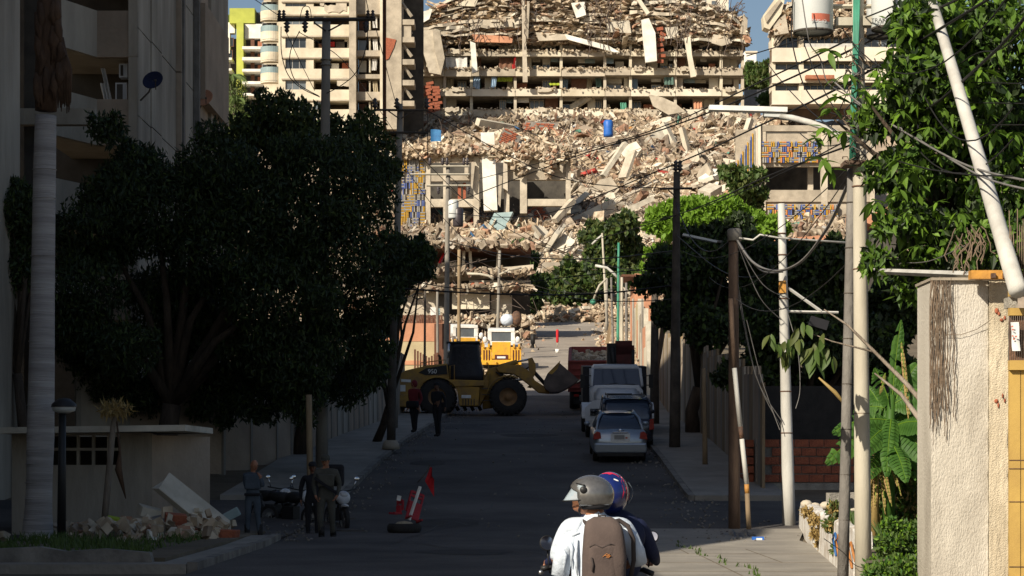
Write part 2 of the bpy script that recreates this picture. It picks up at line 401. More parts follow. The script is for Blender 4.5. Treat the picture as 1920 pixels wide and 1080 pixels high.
# ================================================================== GROUND
ys = np.unique(np.concatenate([[44,46,48,50,53,56,58,64,68,72,76,84,88,92,98], PX[PX<430],np.arange(-60,60,6), np.arange(60,200,5), np.arange(200,330,2.5), np.arange(330,430,15), [500,700,1000,1600,2600,4200,8400]]))
xs = np.unique(np.concatenate([np.arange(-60,61,2.5), [-3000,-1600,-800,-400,-200,-120,-85,85,120,200,400,800,1600,3000]]))
XX, YY = np.meshgrid(xs, ys, indexing='ij'); ZZ = np.interp(YY, PX, PZ)
rough = ((YY > 203) & (YY < 328)).astype(float)
ZZ = ZZ-0.05+rough*rng.normal(0, .55, ZZ.shape)
V = np.stack([XX, YY, ZZ], -1).reshape(-1,3); nx, ny = len(xs), len(ys)
ii, jj = np.meshgrid(np.arange(nx-1), np.arange(ny-1), indexing='ij'); a = (ii*ny+jj).ravel()
Fq = np.stack([a, a+ny, a+ny+1, a+1], -1)
cy = ys[(a % ny)]
mi = np.where(cy >= 200, 1, 0)
o = npobj('ground', npmesh('ground', V, Fq, ['earth', 'hill_dirt'], True, mi)); struct(o)

def strip(name, fl, fr, Ys, dz, m, nu=1, thick=0):
    b = B(m, False); pts = [(fl(Y), fr(Y), G(Y)+dz, Y) for Y in Ys]
    for p, q in zip(pts[:-1], pts[1:]):
        vs = [(p[0],p[3],p[2]), (p[1],p[3],p[2]), (q[1],q[3],q[2]), (q[0],q[3],q[2])]
        if thick:
            vs += [(v[0],v[1],v[2]-thick) for v in vs]
            b.add(vs, [(0,1,2,3),(1,0,4,5),(3,2,6,7),(0,3,7,4),(2,1,5,6)])
        else: b.add(vs, [(0,1,2,3)])
    return b.build(name)
LE = lambda Y: float(np.interp(Y, [0,46,60,70,80,102,135,191,210], [-4.7,-4.8,-4.4,-4.1,-3.7,-3.0,-1.8,.6,1.2]))
RE = lambda Y: float(np.interp(Y, [0,58,80,105,135,191,210], [4.6,4.6,4.7,5.3,6.6,8.7,9.4]))
fine = [-30,0,15,30,44,46,48,50,53,56,58,60,64,68,72,76,80,84,88,92,98,105,112,120]
struct(strip('road', lambda Y: LE(Y)-.02, lambda Y: RE(Y)+.02, fine, .004, 'asphalt'))
struct(strip('road_dusty', lambda Y: LE(Y)-.6, lambda Y: RE(Y)+.6, [116,120,127,135,150,160,175,191,204], .010, 'asphalt_dusty'))
struct(strip('side_street', lambda Y: -26, lambda Y: LE(Y)-.1, [46.6,50,53,56,58.5], .0, 'asphalt'))
struct(strip('driveway', lambda Y: RE(Y)-.1, lambda Y: 20, [50.6,53,56,58.2], .0, 'asphalt'))
struct(strip('concrete_apron', lambda Y: 1.9+.02*(Y-30), lambda Y: 6.6 if Y > 48 else 5.9, [14,20,26,30,34,38,42,46,50.5], .012, 'pavement'))
for (cx_,Y0_,w_,l_) in ((-1.6,52,1.6,2.2),(2.2,62,1.2,3.5),(-2.6,70,.9,2.0),(.6,84,1.8,3.0),(-.8,41,1.5,2.4),(3.0,47.5,.8,1.5)):
    b = B('asphalt_patch'); pts = [(cx_+w_/2*math.cos(a)*(1+.15*math.sin(3*a+cx_))*1.2, Y0_+l_/2*math.sin(a)*(1+.1*math.cos(5*a))) for a in [2*PI*i/14 for i in range(14)]]
    b.add([(x,y,G(y)+.009) for x,y in pts],[tuple(range(14))],False); struct(b.build('asphalt_patch'))
b = B('cable_black')
for i in range(16):
    x, y = rnd.uniform(-3.5,4), rnd.uniform(38,98); a = rnd.uniform(-.8,.8)+(PI/2 if i%3 else 0); L_ = []
    for k in range(9): L_.append((x,y)); x += math.cos(a)*.55; y += math.sin(a)*.9; a += rnd.uniform(-.5,.5)
    for (p,q) in zip(L_[:-1],L_[1:]): dx = .02; b.add([(p[0]-dx,p[1],G(p[1])+.013),(p[0]+dx,p[1]+dx,G(p[1]+dx)+.013),(q[0]+dx,q[1]+dx,G(q[1]+dx)+.013),(q[0]-dx,q[1],G(q[1])+.013)],[(0,1,2,3)],False)
o = b.build('road_cracks'); o['kind'] = 'structure'
b = B('earth')
for y in (33.5,36.5,40,44,47.5): b.bx(2.0,6.5 if y > 46 else 5.6,y,y+.025,.008,.0155)
for (xa,y0,y1) in ((3.3,32,40),(4.4,36.5,47.5),(3.15,40,47.5)): b.bx(xa,xa+.02,y0+.03,y1-.01,.008,.0155)
o = b.build('pavement_joints'); o['kind'] = 'structure'
# sidewalks: concrete slab with a row of kerb stones each its own piece
def kerb(parent, f, Y0, Y1, side, n):
    protos = {}
    for i in range(n):
        Ya = Y0+(Y1-Y0)*i/n; Yb = Y0+(Y1-Y0)*(i+1)/n
        b = B('kerbstone'); g = .02
        x0, x1 = f(Ya), f(Yb); z0, z1 = G(Ya)+.13+rnd.uniform(-.01,.01), G(Yb)+.13
        w_ = .16*side
        vs = [(x0,Ya+g,z0),(x0+w_,Ya+g,z0),(x1+w_,Yb-g,z1),(x1,Yb-g,z1)]; vs += [(v[0],v[1],v[2]-.25) for v in vs]
        b.add(vs, [(0,1,2,3),(0,4,5,1),(1,5,6,2),(2,6,7,3),(3,7,4,0)], False)
        b.build('kerb_stone', parent)
sw = strip('sidewalk', lambda Y: LE(Y)-3.2, lambda Y: LE(Y)-.17, [58.6,62,66,70,74,78,82,86,92,98,105,115], .128, 'pavement', thick=.2); struct(sw)
kerb(sw, LE, 58.6, 115, -1, 30)
sw2 = strip('sidewalk', lambda Y: RE(Y)+.17, lambda Y: RE(Y)+2.6, [58.4,62,66,70,74,78,82,86,92,98,105,115], .128, 'pavement', thick=.2); struct(sw2)
kerb(sw2, RE, 58.4, 115, 1, 30)
sw3 = strip('sidewalk', lambda Y: -9.5, lambda Y: LE(Y)-.17, [34,38,42,46.4], .10, 'pavement', thick=.2); struct(sw3)
kerb(sw3, LE, 34, 46.4, -1, 8)
# manhole-like patches and scattered grit on the road
for (px, py, r) in ((660,994,.42),(645,972,.35),(720,862,.3)):
    Y = ground_Y(py); b = B('pole_dark'); b.lathe([(.001,.012),(r*.9,.012),(r,.006),(r,-.02)], (X_(px,Y),Y,G(Y)), n=18); o = b.build('manhole_cover')
    tag(o, {660:'round iron cover in the road to the right of the walking soldiers',645:'smaller iron cover in the road just behind the walking soldiers',720:'iron cover near the left kerb below the lamp pole'}[px], 'manhole cover')
n = 1500; Yg = rng.uniform(45, 118, n); side = rng.random(n); Xg = np.where(side < .5, [LE(y) for y in Yg], [RE(y) for y in Yg])+rng.normal(0,.5,n)*np.where(side<.5,1,-1)
Xg = np.where(rng.random(n) < .12, rng.uniform(-4,4.5,n), Xg); Zg = np.interp(Yg, PX, PZ)+.02
V, Fq = chunks(np.stack([Xg,Yg,Zg],-1), rng.uniform(.015,.06,(n,3)), rotmats(n))
tag(npobj('road_grit', npmesh('road_grit', V, Fq, ['kerbstone'])), 'small stones and grit scattered along the gutters of the street', 'gravel', kind='stuff')
n = 4200; Yg = rng.uniform(116, 200, n); Xg = np.array([rnd.choice([LE(y)-.3, RE(y)+.3]) for y in Yg])+rng.normal(0,.9,n); Zg = np.interp(Yg, PX, PZ)+.03
V, Fq = chunks(np.stack([Xg,Yg,Zg],-1), rng.uniform(.06,.32,(n,3)), rotmats(n))
tag(npobj('roadside_rubble', npmesh('roadside_rubble', V, Fq, ['rubble_mix'])), 'loose rubble strewn along both edges of the dusty upper street', 'rubble', kind='stuff')

# ================================================================== RUBBLE SLOPE
def hz(x, y): return np.interp(y, PX, PZ)
def pile(name, label, x0, x1, y0, y1, n, smin, smax, m='rubble_mix', extra=0, mask=None):
    X = rng.uniform(x0, x1, n); Y = rng.uniform(y0, y1, n)
    if mask is not None: k = mask(X, Y); X, Y = X[k], Y[k]; n = len(X)
    Z = hz(X, Y)+extra+rng.normal(0,.25,n)
    s = smin*(smax/smin)**(rng.random(n)**3)
    S = np.stack([s*rng.uniform(.7,2.6,n), s*rng.uniform(.5,1.2,n), s*rng.uniform(.12,.5,n)], -1)
    V, Fq = chunks(np.stack([X,Y,Z],-1), S, rotmats(n, tilt=.65))
    return tag(npobj(name, npmesh(name, V, Fq, [m])), label, 'rubble', kind='stuff')
pile('rubble_slope', 'countless fragments of concrete and brick covering the slope below the collapsed block', -24, 42, 203, 326, 70000, .24, 1.6)
pile('fine_rubble', 'fine gravel and brick crumbs between the larger pieces on the slope', -20, 40, 200, 324, 42000, .18, .55, 'rubble_dusty')
pile('rubble_berm', 'low bank of small pale stones closing the top of the street', 0, 12, 194, 210, 6000, .12, .6, 'rubble_mix', .5)
def sticks(name, label, n, m):
    X = rng.uniform(-22,40,n); Y = rng.uniform(205,324,n); Z = hz(X,Y)+.4; L = rng.uniform(.8,3.4,n); V, Fq = chunks(np.stack([X,Y,Z],-1), np.stack([L, rng.uniform(.06,.3,n), rng.uniform(.05,.2,n)],-1), rotmats(n, tilt=.8), .08)
    tag(npobj(name, npmesh(name, V, Fq, [m])), label, 'rubble', kind='stuff')
sticks('splinters','long splinters, strips and bars of debris bristling all over the rubble slope',9000,'rubble_mix')
pile('household_debris', 'scraps of clothes, plastic and furniture scattered over the rubble slope', -18, 40, 215, 325, 1500, .25, 1.0, 'junk_mix', .45)
def on_slope(px, py):                        # where a photo row meets the hill
    lo, hi = 200., 326.
    for _ in range(40):
        m = (lo+hi)/2
        if HZ-(G(m)-CH)*F/m > py: lo = m
        else: hi = m
    return lo
# separate slabs lying on the slope (alike ones share a label)
protos = []
for k in range(9):
    L = rnd.uniform(2.2,4.2); W = rnd.uniform(1.0,2.2); T_ = rnd.uniform(.18,.4); b = B(['dust_concrete','pale_concrete','tan_concrete'][k%3])
    nn = rnd.randint(5,7); poly = []
    for i in range(nn):
        a = 2*PI*(i+.3*rnd.random())/nn; poly.append((L/2*math.copysign(abs(math.cos(a))**.6, math.cos(a)), W/2*math.copysign(abs(math.sin(a))**.6, math.sin(a))))
    b.prism(poly, -T_/2, T_/2, 'xy')
    b.use('rebar')
    for i in range(3): y = -W/3+W/3*i; b.tube([(L*.4,y,0),(L*.55,y+.1,.1),(L*.66,y-.1,-.15)], .025, 4)
    protos.append(b.mesh('concrete_slab'))
bprot = []
for k in range(4):
    L = rnd.uniform(3.5,6.5); b = B(['pale_concrete','dust_concrete'][k%2]); b.box((0,0,0),(L,.45,.5)); b.use('rebar')
    for i in range(4): b.tube([(L/2-.1,.15*(-1)**i,.15 if i<2 else -.15),(L/2+.5,.2*(-1)**i,.2)], .025, 4)
    bprot.append(b.mesh('concrete_beam'))
for i in range(290):
    beam = i % 5 == 4
    px = rnd.uniform(745, 1440); py = rnd.uniform(222, 585)
    if px < 1000 and py > 290: px = rnd.uniform(1010,1430)
    if px > 1270 and py > 400: px = rnd.uniform(1000,1200)
    Y = on_slope(px, py); me = rnd.choice(bprot if beam else protos)
    o = bpy.data.objects.new('concrete_beam' if beam else 'concrete_slab', me); col.objects.link(o)
    o.location = P(px, py, Y)+Vector((0,-.3,.45)); o.rotation_euler = (rnd.gauss(.5,.5), rnd.gauss(-.35,.4), rnd.uniform(-.9,.9)); s = rnd.uniform(.45,1.1) if rnd.random() < .82 else rnd.uniform(1.3,1.9); o.scale = (s,s,s)
    if beam: tag(o, 'broken concrete beam lying among the debris of the rubble slope', 'beam', 'concrete beams lying on the rubble slope')
    else: tag(o, 'broken beige concrete slab lying on the rubble slope', 'slab', 'concrete slabs lying on the rubble slope')
def stick(name, label, cat, px0, py0, px1, py1, Y, w_, d_, m, lean=0, tw=0):      # a straight member between two photo points
    p = P(px0,py0,Y); q = P(px1,py1,Y+lean); v = q-p; b = B(m); rot = v.to_track_quat('Z','Y').to_matrix().to_4x4()
    L = v.length; mm = Matrix.Rotation(tw,4,'Z')
    b.box((0,0,L/2),(w_,d_,L)); o = b.build(name)
    o.matrix_world = Matrix.Translation(p)@rot@mm
    return tag(o, label, cat)
sl_ = on_slope
stick('concrete_column','tall pale column standing against the podium beside the dark openings','column',920,396,914,250,266.2,1.7,1.6,'white_paint')
stick('concrete_slab','long pale slab pointing steeply up, mid slope left of the lone green treetop','slab',1130,330,1172,268,284,1.1,.5,'pale_concrete',1)
stick('concrete_slab','second steep slab right beside and below the first, mid slope','slab',1168,334,1186,284,281,1.5,.4,'dust_concrete',1)
stick('concrete_beam','thick short beam tilted to the right, high on the rubble below the white lamp','beam',1264,272,1244,232,303,1.1,.7,'pale_concrete',1)
stick('concrete_beam','thin upright post leaning left out of the rubble beside the short beam','beam',1298,318,1278,240,300,.8,.6,'dust_concrete',1)
stick('concrete_slab','large tilted slab with a dark shaded underside, upper right of the slope','slab',1224,276,1256,250,304,3.0,.5,'pale_concrete',3,.9)
stick('concrete_beam','long pale beam sloping down to the left above the bright tree','beam',1156,404,1224,372,262,1.0,.6,'pale_concrete',1)
stick('concrete_beam','long beam leaning steeply left at the lower middle of the slope','beam',1040,414,1074,376,263,.8,.6,'dust_concrete',2)
stick('concrete_beam','slender beam lying from the shrubs up to the middle of the slope','beam',1034,512,1078,470,234,.7,.5,'dust_concrete',2)
stick('concrete_slab','bright flat slab lying over the rubble to the right of the long beam','slab',1318,340,1348,322,285,1.6,.6,'white_paint',2,.3)
stick('concrete_slab','flat block with a bright face beside the right mural','slab',1320,365,1342,352,276,1.8,.9,'pale_concrete',2,.3)
stick('concrete_slab','square grey panel standing among rubble below the tall pale column','slab',925,440,945,400,262,2.6,.3,'glass_rail',2)
stick('concrete_slab','white wedge of wall at the upper left edge of the rubble','slab',806,248,850,236,312,1.6,.4,'white_paint',2,.5)
# brick panels with their bricks
def brick_panel(px, py, w_, h_, rot, label):
    Y = on_slope(px, py); t = thing('fallen_brickwork', label, 'brick wall piece', P(px,py,Y)+Vector((0,-1.2,.6)), rot)
    b = B('mortar'); b.box((0,.1,0),(w_,.12,h_)); b.build('mortar_bed', t)
    bm_ = B('brick_red'); bm_.box((0,0,0),(.56,.14,.22)); me = bm_.mesh('brick')
    ny_ = int(h_/.3); nx_ = int(w_/.66)
    for j in range(ny_):
        for i in range(nx_):
            if rnd.random() < .12: continue
            o = bpy.data.objects.new('brick', me); col.objects.link(o); o.parent = t; o.location = (-w_/2+.33+i*.66+(.12 if j%2 else -.05), -.01, -h_/2+.17+j*.3)
brick_panel(1000,418,3.6,2.4,(-.5,-.5,.1),'tilted wall piece of red bricks on the lower left of the slope')
brick_panel(1015,248,4.6,1.4,(-.3,.05,0),'row of exposed red bricks high on the slope under the middle of the block')
brick_panel(955,275,2.6,3.0,(-.3,.4,.2),'crumbling red brick piece to the right of the tall pale column')
b = B('rebar')
for i in range(420):
    px_ = rnd.choice([rnd.uniform(980,1140),rnd.uniform(800,1400)]); py_ = rnd.uniform(225,560)
    if px_ < 1000 and py_ > 290: px_ += 190
    Y_ = on_slope(px_,py_); c_ = P(px_,py_,Y_)+Vector((0,-.6,.6)); q_ = [c_]; d_ = Vector((rnd.uniform(-1,1),rnd.uniform(-.3,.3),rnd.uniform(-.3,1))).normalized()
    for k in range(4): d_ = (d_+Vector((rnd.uniform(-.6,.6),0,rnd.uniform(-.7,.3)))).normalized(); q_.append(q_[-1]+d_*rnd.uniform(.4,1.1))
    b.tube(q_,rnd.uniform(.03,.06),3,cap=False)
tag(b.build('tangled_bars'),'rusty reinforcement bars and cables tangled all over the rubble slope','reinforcement bars',kind='stuff')
b = B('blue_plastic'); b.lathe([(.01,0),(.62,.05),(.66,.4),(.62,1.2),(.66,2.0),(.5,2.25),(.01,2.3)], n=14); o = b.build('water_barrel'); o.location = P(1140,259,302)+Vector((0,-1,0))
tag(o,'bright blue plastic barrel standing high in the rubble','barrel')
b = B('blue_tarp'); b.sheet(lambda u,v: Vector((u*1.4, math.sin(u*5)*.15, v*1.6+math.sin(v*7+u*3)*.1)), 6, 6); o = b.build('tarpaulin'); o.location = P(808,268,300)+Vector((0,-1,0)); tag(o,'small blue sheet crumpled in the upper left rubble','tarpaulin')
# ================================================================== BUILDINGS FAR OFF
def pbox(b, x0, x1, y0, y1, Y, d, m=None, dy=0):      # box whose front face spans photo columns x0..x1 and rows y0..y1 at distance Y
    if m: b.use(m)
    b.bx(X_(x0,Y), X_(x1,Y), Y+dy, Y+dy+d, Z_(y1,Y), Z_(y0,Y)); return b
def part(root, name, *boxes, Y, bevel=0):
    b = MB()
    for (x0,x1,y0,y1,d,m,dy) in boxes: pbox(b,x0,x1,y0,y1,Y,d,m,dy)
    return b.build(name, root, True)
def window(root, x0, x1, y0, y1, Y, frame='frame_grey', glass='glass_grey', n=2, dy=.25, name='window'):
    b = MB(); t = m_(1.0, Y); X0, X1, Z0, Z1 = X_(x0,Y), X_(x1,Y), Z_(y1,Y), Z_(y0,Y); fr = min(.09, (Z1-Z0)*.12)
    b.use(frame)
    for (a,b_,c,d) in ((X0,X1,Z0,Z0+fr),(X0,X1,Z1-fr,Z1),(X0,X0+fr,Z0+fr,Z1-fr),(X1-fr,X1,Z0+fr,Z1-fr)): b.bx(a,b_,Y+dy,Y+dy+.08,c,d)
    for i in range(1,n): x = X0+(X1-X0)*i/n; b.bx(x-fr/2,x+fr/2,Y+dy,Y+dy+.08,Z0+fr,Z1-fr)
    f = b.build(name, root, True)
    for i in range(n):
        p = B(glass); xa = X0+(X1-X0)*i/n+fr*.6; xb = X0+(X1-X0)*(i+1)/n-fr*.6
        p.bx(xa, xb, Y+dy+.03, Y+dy+.05, Z0+fr*.9, Z1-fr*.9); p.build('pane', f, True)
    return f
def jag(x0, x1, y0, y1, n=7, j=2.0):                  # ragged outline in photo px
    pts = [(x0+(x1-x0)*i/n, y0+rnd.uniform(-j,j)) for i in range(n+1)]+[(x1-(x1-x0)*i/n, y1+rnd.uniform(-j,j)) for i in range(n+1)]
    return pts
def ragged(b, poly, Y, d, m, dy=0):
    b.use(m); b.prism([(X_(x,Y+0), Z_(y,Y)) for (x,y) in poly], Y+dy, Y+dy+d, 'xz'); return b
def curtain(root, x0, x1, y0, y1, Y, m, name='curtain', dy=.35):
    b = B(m, True); X0, X1, Z0, Z1 = X_(x0,Y), X_(x1,Y), Z_(y1,Y), Z_(y0,Y); ph = rnd.random()*6
    b.sheet(lambda u,v: Vector((X0+(X1-X0)*u+.15*(1-v)*math.sin(ph), Y+dy+.09*math.sin(u*18+ph), Z0+(Z1-Z0)*v)), 16, 2); return b.build(name, root, True)

# ---- green and white apartments at far left
Yg_ = 380
t = thing('apartment_building', 'white apartment building with lime green rooftop boxes, far left gap', 'building', P(440,230,Yg_))
part(t,'wall',(385,440,42,62,1.5,'white_paint',0),(385,431,62,100,1.5,'white_paint',0),(385,428,100,113,1.5,'white_paint',0),(395,415,113,230,1.5,'white_paint',0), Y=Yg_)
part(t,'wall',(460,500,47,70,1.5,'white_paint',-1),(460,500,70,74,1.5,'white_paint',-1), Y=Yg_)
part(t,'interior',(385,560,60,230,1,'dark_wall',6), Y=Yg_)
part(t,'rooftop_box',(385,418,17,43,4,'lime',.5), Y=Yg_); part(t,'rooftop_box',(418,432,24,46,3,'leaf_pale',1.5), Y=Yg_); part(t,'rooftop_box',(432,479,18,46,5,'lime',-1.2), Y=Yg_)
part(t,'stair_tower',(446,459,46,230,4,'lime',-2), Y=Yg_); part(t,'roof_tank',(479,490,21,46,3,'dark_wall',1), Y=Yg_)
for (x0,x1,y0,y1) in ((429,438,49,64),(429,438,70,87),(428,436,93,110),(460,470,53,68)): window(t,x0,x1,y0,y1,Yg_,'frame_wood','glass_dark',1)
for (y0,y1) in ((93,98),(113,119),(135,140),(158,163),(180,185)): part(t,'balcony_slab',(458,506,y0,y1,4,'white_paint',-3),(410,436,y0+17,y0+21,4,'white_paint',-1), Y=Yg_)
for y in (75,99,120,142,165): part(t,'brown_shutter',(471,478,y,y+16,.3,'frame_wood',-.8),(484,492,y+3,y+14,.3,'terracotta',-.5), Y=Yg_)
# ---- beige tower
Yt = 300
t = thing('apartment_tower', 'beige apartment tower with cracked front and rounded corner balconies left of the collapsed block', 'building', P(650,250,Yt))
rows = [(-30,-10),(5,12),(30,46),(70,90),(110,129),(150,168),(190,205)]
xcols = [(535,574),(588,607),(612,655)]
X0_, X1_ = 522, 668
part(t,'interior',(522,668,-40,260,.5,'room_brown',3.6), Y=Yt)
prev = -45
for k,(a,b_) in enumerate(rows+[(262,270)]):
    part(t,'wall_band',(X0_,655,prev,a,3.2,'cream_wall',0),(528,655,a-2.5,a,.3,'tan_concrete',-.25), Y=Yt); prev = b_
for (a,b_) in rows:
    for (xa,xb) in ((522,535),(574,588),(607,612)): part(t,'wall_pier',(xa,xb,a,b_,3.0,'cream_wall',.002), Y=Yt)
    if a > -5:
        window(t,535,574,a,b_,Yt,'frame_grey','glass_grey' if a in (5,150,30) else 'glass_dark',3)
        if a in (30,190): window(t,588,607,a,b_,Yt,n=1)
part(t,'corner_column',(655,668,-60,262,3.4,'tan_concrete',-.6), Y=Yt)
for (x,y,w_,h_,m) in ((612,13,9,14,'terracotta'),(575,88,8,12,'brick_red'),(574,128,7,13,'brick_red'),(640,115,12,14,'brick_red'),(616,75,10,9,'cloth_red'),(628,75,22,18,'dark_wall'),(620,116,14,12,'white_paint'),(645,70,9,22,'pale_concrete'),(596,78,10,13,'wood_brown')):
    part(t,'broken_panel',(x,x+w_,y,y+h_,.3,m,1.2), Y=Yt)
b = MB(); 
for (x0,x1,y0,y1) in ((608,650,4,22),(632,668,146,162),(600,630,0,10)): ragged(b, jag(x0,x1,y0,y1,6,3), Yt, .1, 'dust_concrete', -.12)
o = b.build('torn_plaster', t, True); o['kind'] = 'stuff'
# recessed bay right of the column
part(t,'interior',(668,716,-40,262,.4,'room_brown',4.4), Y=Yt)
prev = -45
for (a,b_) in [(-25,-5),(24,55),(66,92),(103,137),(145,170),(186,205),(262,268)]:
    part(t,'balcony_parapet',(668,716,prev,a,2.6,'tan_concrete',.9), Y=Yt); prev = b_
for y in (26,68,106,148,188): part(t,'interior_partition',(690,693,y,y+26,2.5,'cream_wall',1.5), Y=Yt); curtain(t,697,706,y+1,y+22,Yt,rnd.choice(['cloth_white','curtain','wood_brown']),dy=1.6); part(t,'balcony_door',(671,685,y+2,y+24,.2,rnd.choice(['glass_grey','cream_wall','frame_wood']),2.2), Y=Yt)
part(t,'edge_pier',(712,717,-60,250,3,'cream_wall',.4), Y=Yt); part(t,'expansion_joint',(717,723,-60,250,1,'frame_wood',1.5), Y=Yt)
# side wall bay, set back, its shade put into the darker tan colour
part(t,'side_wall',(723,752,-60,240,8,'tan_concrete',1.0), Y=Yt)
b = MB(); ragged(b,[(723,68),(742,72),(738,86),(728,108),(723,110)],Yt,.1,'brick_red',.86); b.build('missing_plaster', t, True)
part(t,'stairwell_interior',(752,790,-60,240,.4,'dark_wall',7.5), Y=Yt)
for k,(a,b_) in enumerate([(3,33),(42,66),(79,108),(117,147),(156,186)]):
    part(t,'stairwell_band',(752,776,b_,b_+10,4,'tan_concrete',1.2), Y=Yt)
    bb = B('dust_concrete'); p, q = P(753,a+2,Yt+2), P(772,b_-2,Yt+2); bb.use('tan_concrete'); bb.tube([p,q],.22,4,smooth=False); bb.build('stair_flight', t, True)
part(t,'louvre_wall',(752,770,40,66,.3,'tan_concrete',1.4), Y=Yt)
# rounded balconies on the left
for k,(pt,pb) in enumerate(((-25,-6),(19,35),(58,74),(97,113),(136,152))):
    n = 14; ang = [PI*1.0*i/n for i in range(n+1)]; cx, rx = X_(507,Yt), m_(21,Yt); z0, z1 = Z_(pb,Yt), Z_(pt,Yt)
    b = B('cream_wall', True)
    outer = [(cx-rx*math.cos(a_), Yt+1.5-rx*1.1*math.sin(a_)) for a_ in ang]; inner = [(cx-(rx-.15)*math.cos(a_), Yt+1.5-(rx*1.1-.15)*math.sin(a_)) for a_ in ang]
    poly = outer+inner[::-1]; b.prism(poly, z0, z1, 'xy'); b.prism(outer, z0-.15, z0+.1, 'xy'); pp = b.build('balcony_parapet', t, True)
    b = B('glass_rail'); b.prism([(x*.999+cx*.001,y+.05) for x,y in outer]+[(x,y+.02) for x,y in inner][::-1], z1+.003, z1+m_(11,Yt), 'xy'); b.build('glass_rail', t, True)
    window(t,492,520,pb-30 if k else -10,pt,Yt+3,'frame_grey','glass_dark',3,dy=-.6,name='balcony_door')
part(t,'wall',(488,522,-60,250,2,'cream_wall',4), Y=Yt)

# ---- the collapsed block
Yc = 323
t = thing('collapsed_apartment_block', 'wide apartment block with pancaked upper floors above four broken storeys', 'building', P(1085,220,Yc))
part(t,'rear_wall',(782,1394,78,222,.6,'room_brown',6.5), Y=Yc)
rows = [(181,207),(144,169),(106,131),(80,98)]
slabs = [(207,220),(169,182),(131,144),(98,107),(76,81)]
cols_ = [786,834,884,966,1052,1134,1182,1266,1352,1392]
for k,(a,b_) in enumerate(slabs):
    for i,(xa,xb) in enumerate(zip(cols_[:-1], cols_[1:])):
        if k == 0 and xa < 884 and xa > 790: pass
        m = ['cream_wall','dust_concrete','tan_concrete'][(i*7+k*3)%3] if k > 1 else ['cream_clean','cream_wall','dust_concrete','cream_clean'][(i+k)%4]
        sag = rnd.uniform(-1.2,1.2) if k > 1 else 0
        part(t,'parapet',(xa+.4,xb-.4,a+sag,b_+sag,.25,m,-.9+rnd.uniform(-.1,.1)), Y=Yc)
        if rnd.random() < .4:
            bb = MB(); xx = rnd.uniform(xa, xb-22); ragged(bb, jag(xx, xx+rnd.uniform(14,30), a+sag-3, a+5, 6, 1.8), Yc, .35, 'dust_concrete', -1.3); bb.build('broken_edge', t, True)
    part(t,'floor_slab',(784,1395,b_-3.2,b_-.6,7,'tan_concrete',-.5), Y=Yc)
for (a,b_) in rows:
    for i,x in enumerate(cols_):
        part(t,'column',(x-2.6,x+2.6,a-2,b_,1.0,'dust_concrete' if i%2 else 'cream_wall',-.3), Y=Yc)
    for i,(xa,xb) in enumerate(zip(cols_[:-1], cols_[1:])):
        part(t,'cross_wall',(xa-1,xa+1,a,b_,5.5,'pale_concrete',.9), Y=Yc)
        w_ = xb-xa; x = xa+3
        while x < xb-10:
            ww = rnd.uniform(11,30); ww = min(ww, xb-4-x); kind = rnd.random(); dy = rnd.uniform(1.0,2.6)
            if kind < .30: part(t,'wall_panel',(x,x+ww,a,b_,.2,rnd.choice(['cream_clean','cream_wall','dust_concrete','wood_brown','pale_concrete','cream_wall']),dy-.5), Y=Yc)
            elif kind < .56:
                part(t,'shutter_head',(x,x+ww,a,a+rnd.uniform(5,11),.2,rnd.choice(['pale_concrete','white_paint','glass_rail']),dy-.2), Y=Yc)
                if rnd.random() < .6: window(t,x,x+ww,a+11,b_-1,Yc,'pole_cream',rnd.choice(['glass_dark','glass_grey','glass_dark']),2,dy=dy)
            elif kind < .68: curtain(t,x,x+ww*.8,a+1,b_-rnd.uniform(1,9),Yc,rnd.choice(['curtain','curtain','cloth_white','cloth_blue','curtain','cloth_green']),dy=dy-.4)
            elif kind < .8: window(t,x,x+ww,a+3,b_-1,Yc,'pole_cream','glass_grey',3,dy=dy)
            elif kind < .88: part(t,'wall_panel',(x,x+ww*.7,a+rnd.uniform(4,12),b_,.2,rnd.choice(['wood_brown','terracotta','pale_concrete']),dy), Y=Yc)
            x += ww+rnd.uniform(0,5)
for (x0,x1,y0,y1,m,dy) in ((1029,1050,156,160,'cloth_lime',.2),(934,962,145,153,'cloth_lime',.3),(888,900,145,168,'cloth_blue',-.2),(922,931,145,168,'cloth_blue',-.2),(964,968,107,122,'cloth_red',-.4),(960,966,122,146,'cloth_red',-.4),(936,966,108,130,'wood_brown',.4),(836,876,108,131,'cloth_white',-.3),(1163,1175,192,205,'green_tint',.4),(1244,1262,146,160,'cloth_green',-.3),(1300,1316,190,206,'orange_wall',.3)):
    curtain(t,x0,x1,y0,y1,Yc,m,'hanging_cloth',dy-.3)
# pancaked storeys: sagging layers one above the other
def layer(x0, x1, yf, th, dy, m, d=6, n=26, nm='collapsed_slab', amp=2.2):
    b = B(m, False); ph = rnd.random()*9; rings = []
    for i in range(n+1):
        x = x0+(x1-x0)*i/n; yy = yf(x)+amp*math.sin(i*.8+ph)*.5+rnd.uniform(-amp,amp)*.6; tt = th*rnd.uniform(.7,1.25); q = dy+rnd.uniform(-.7,.5)
        xa = X_(x,Yc); z1, z0 = Z_(yy,Yc), Z_(yy+tt,Yc)
        rings.append([Vector((xa,Yc+q,z0)),Vector((xa,Yc+q,z1)),Vector((xa,Yc+q+d,z1+1.0)),Vector((xa,Yc+q+d,z0+1.0))])
    b.loft(rings, smooth=False); return b.build(nm, t, True)
top = lambda x: float(np.interp(x, [775,790,820,860,1000,1150,1290,1345,1380,1396], [48,30,12,-6,-20,-14,-4,20,34,60]))
lay = 0
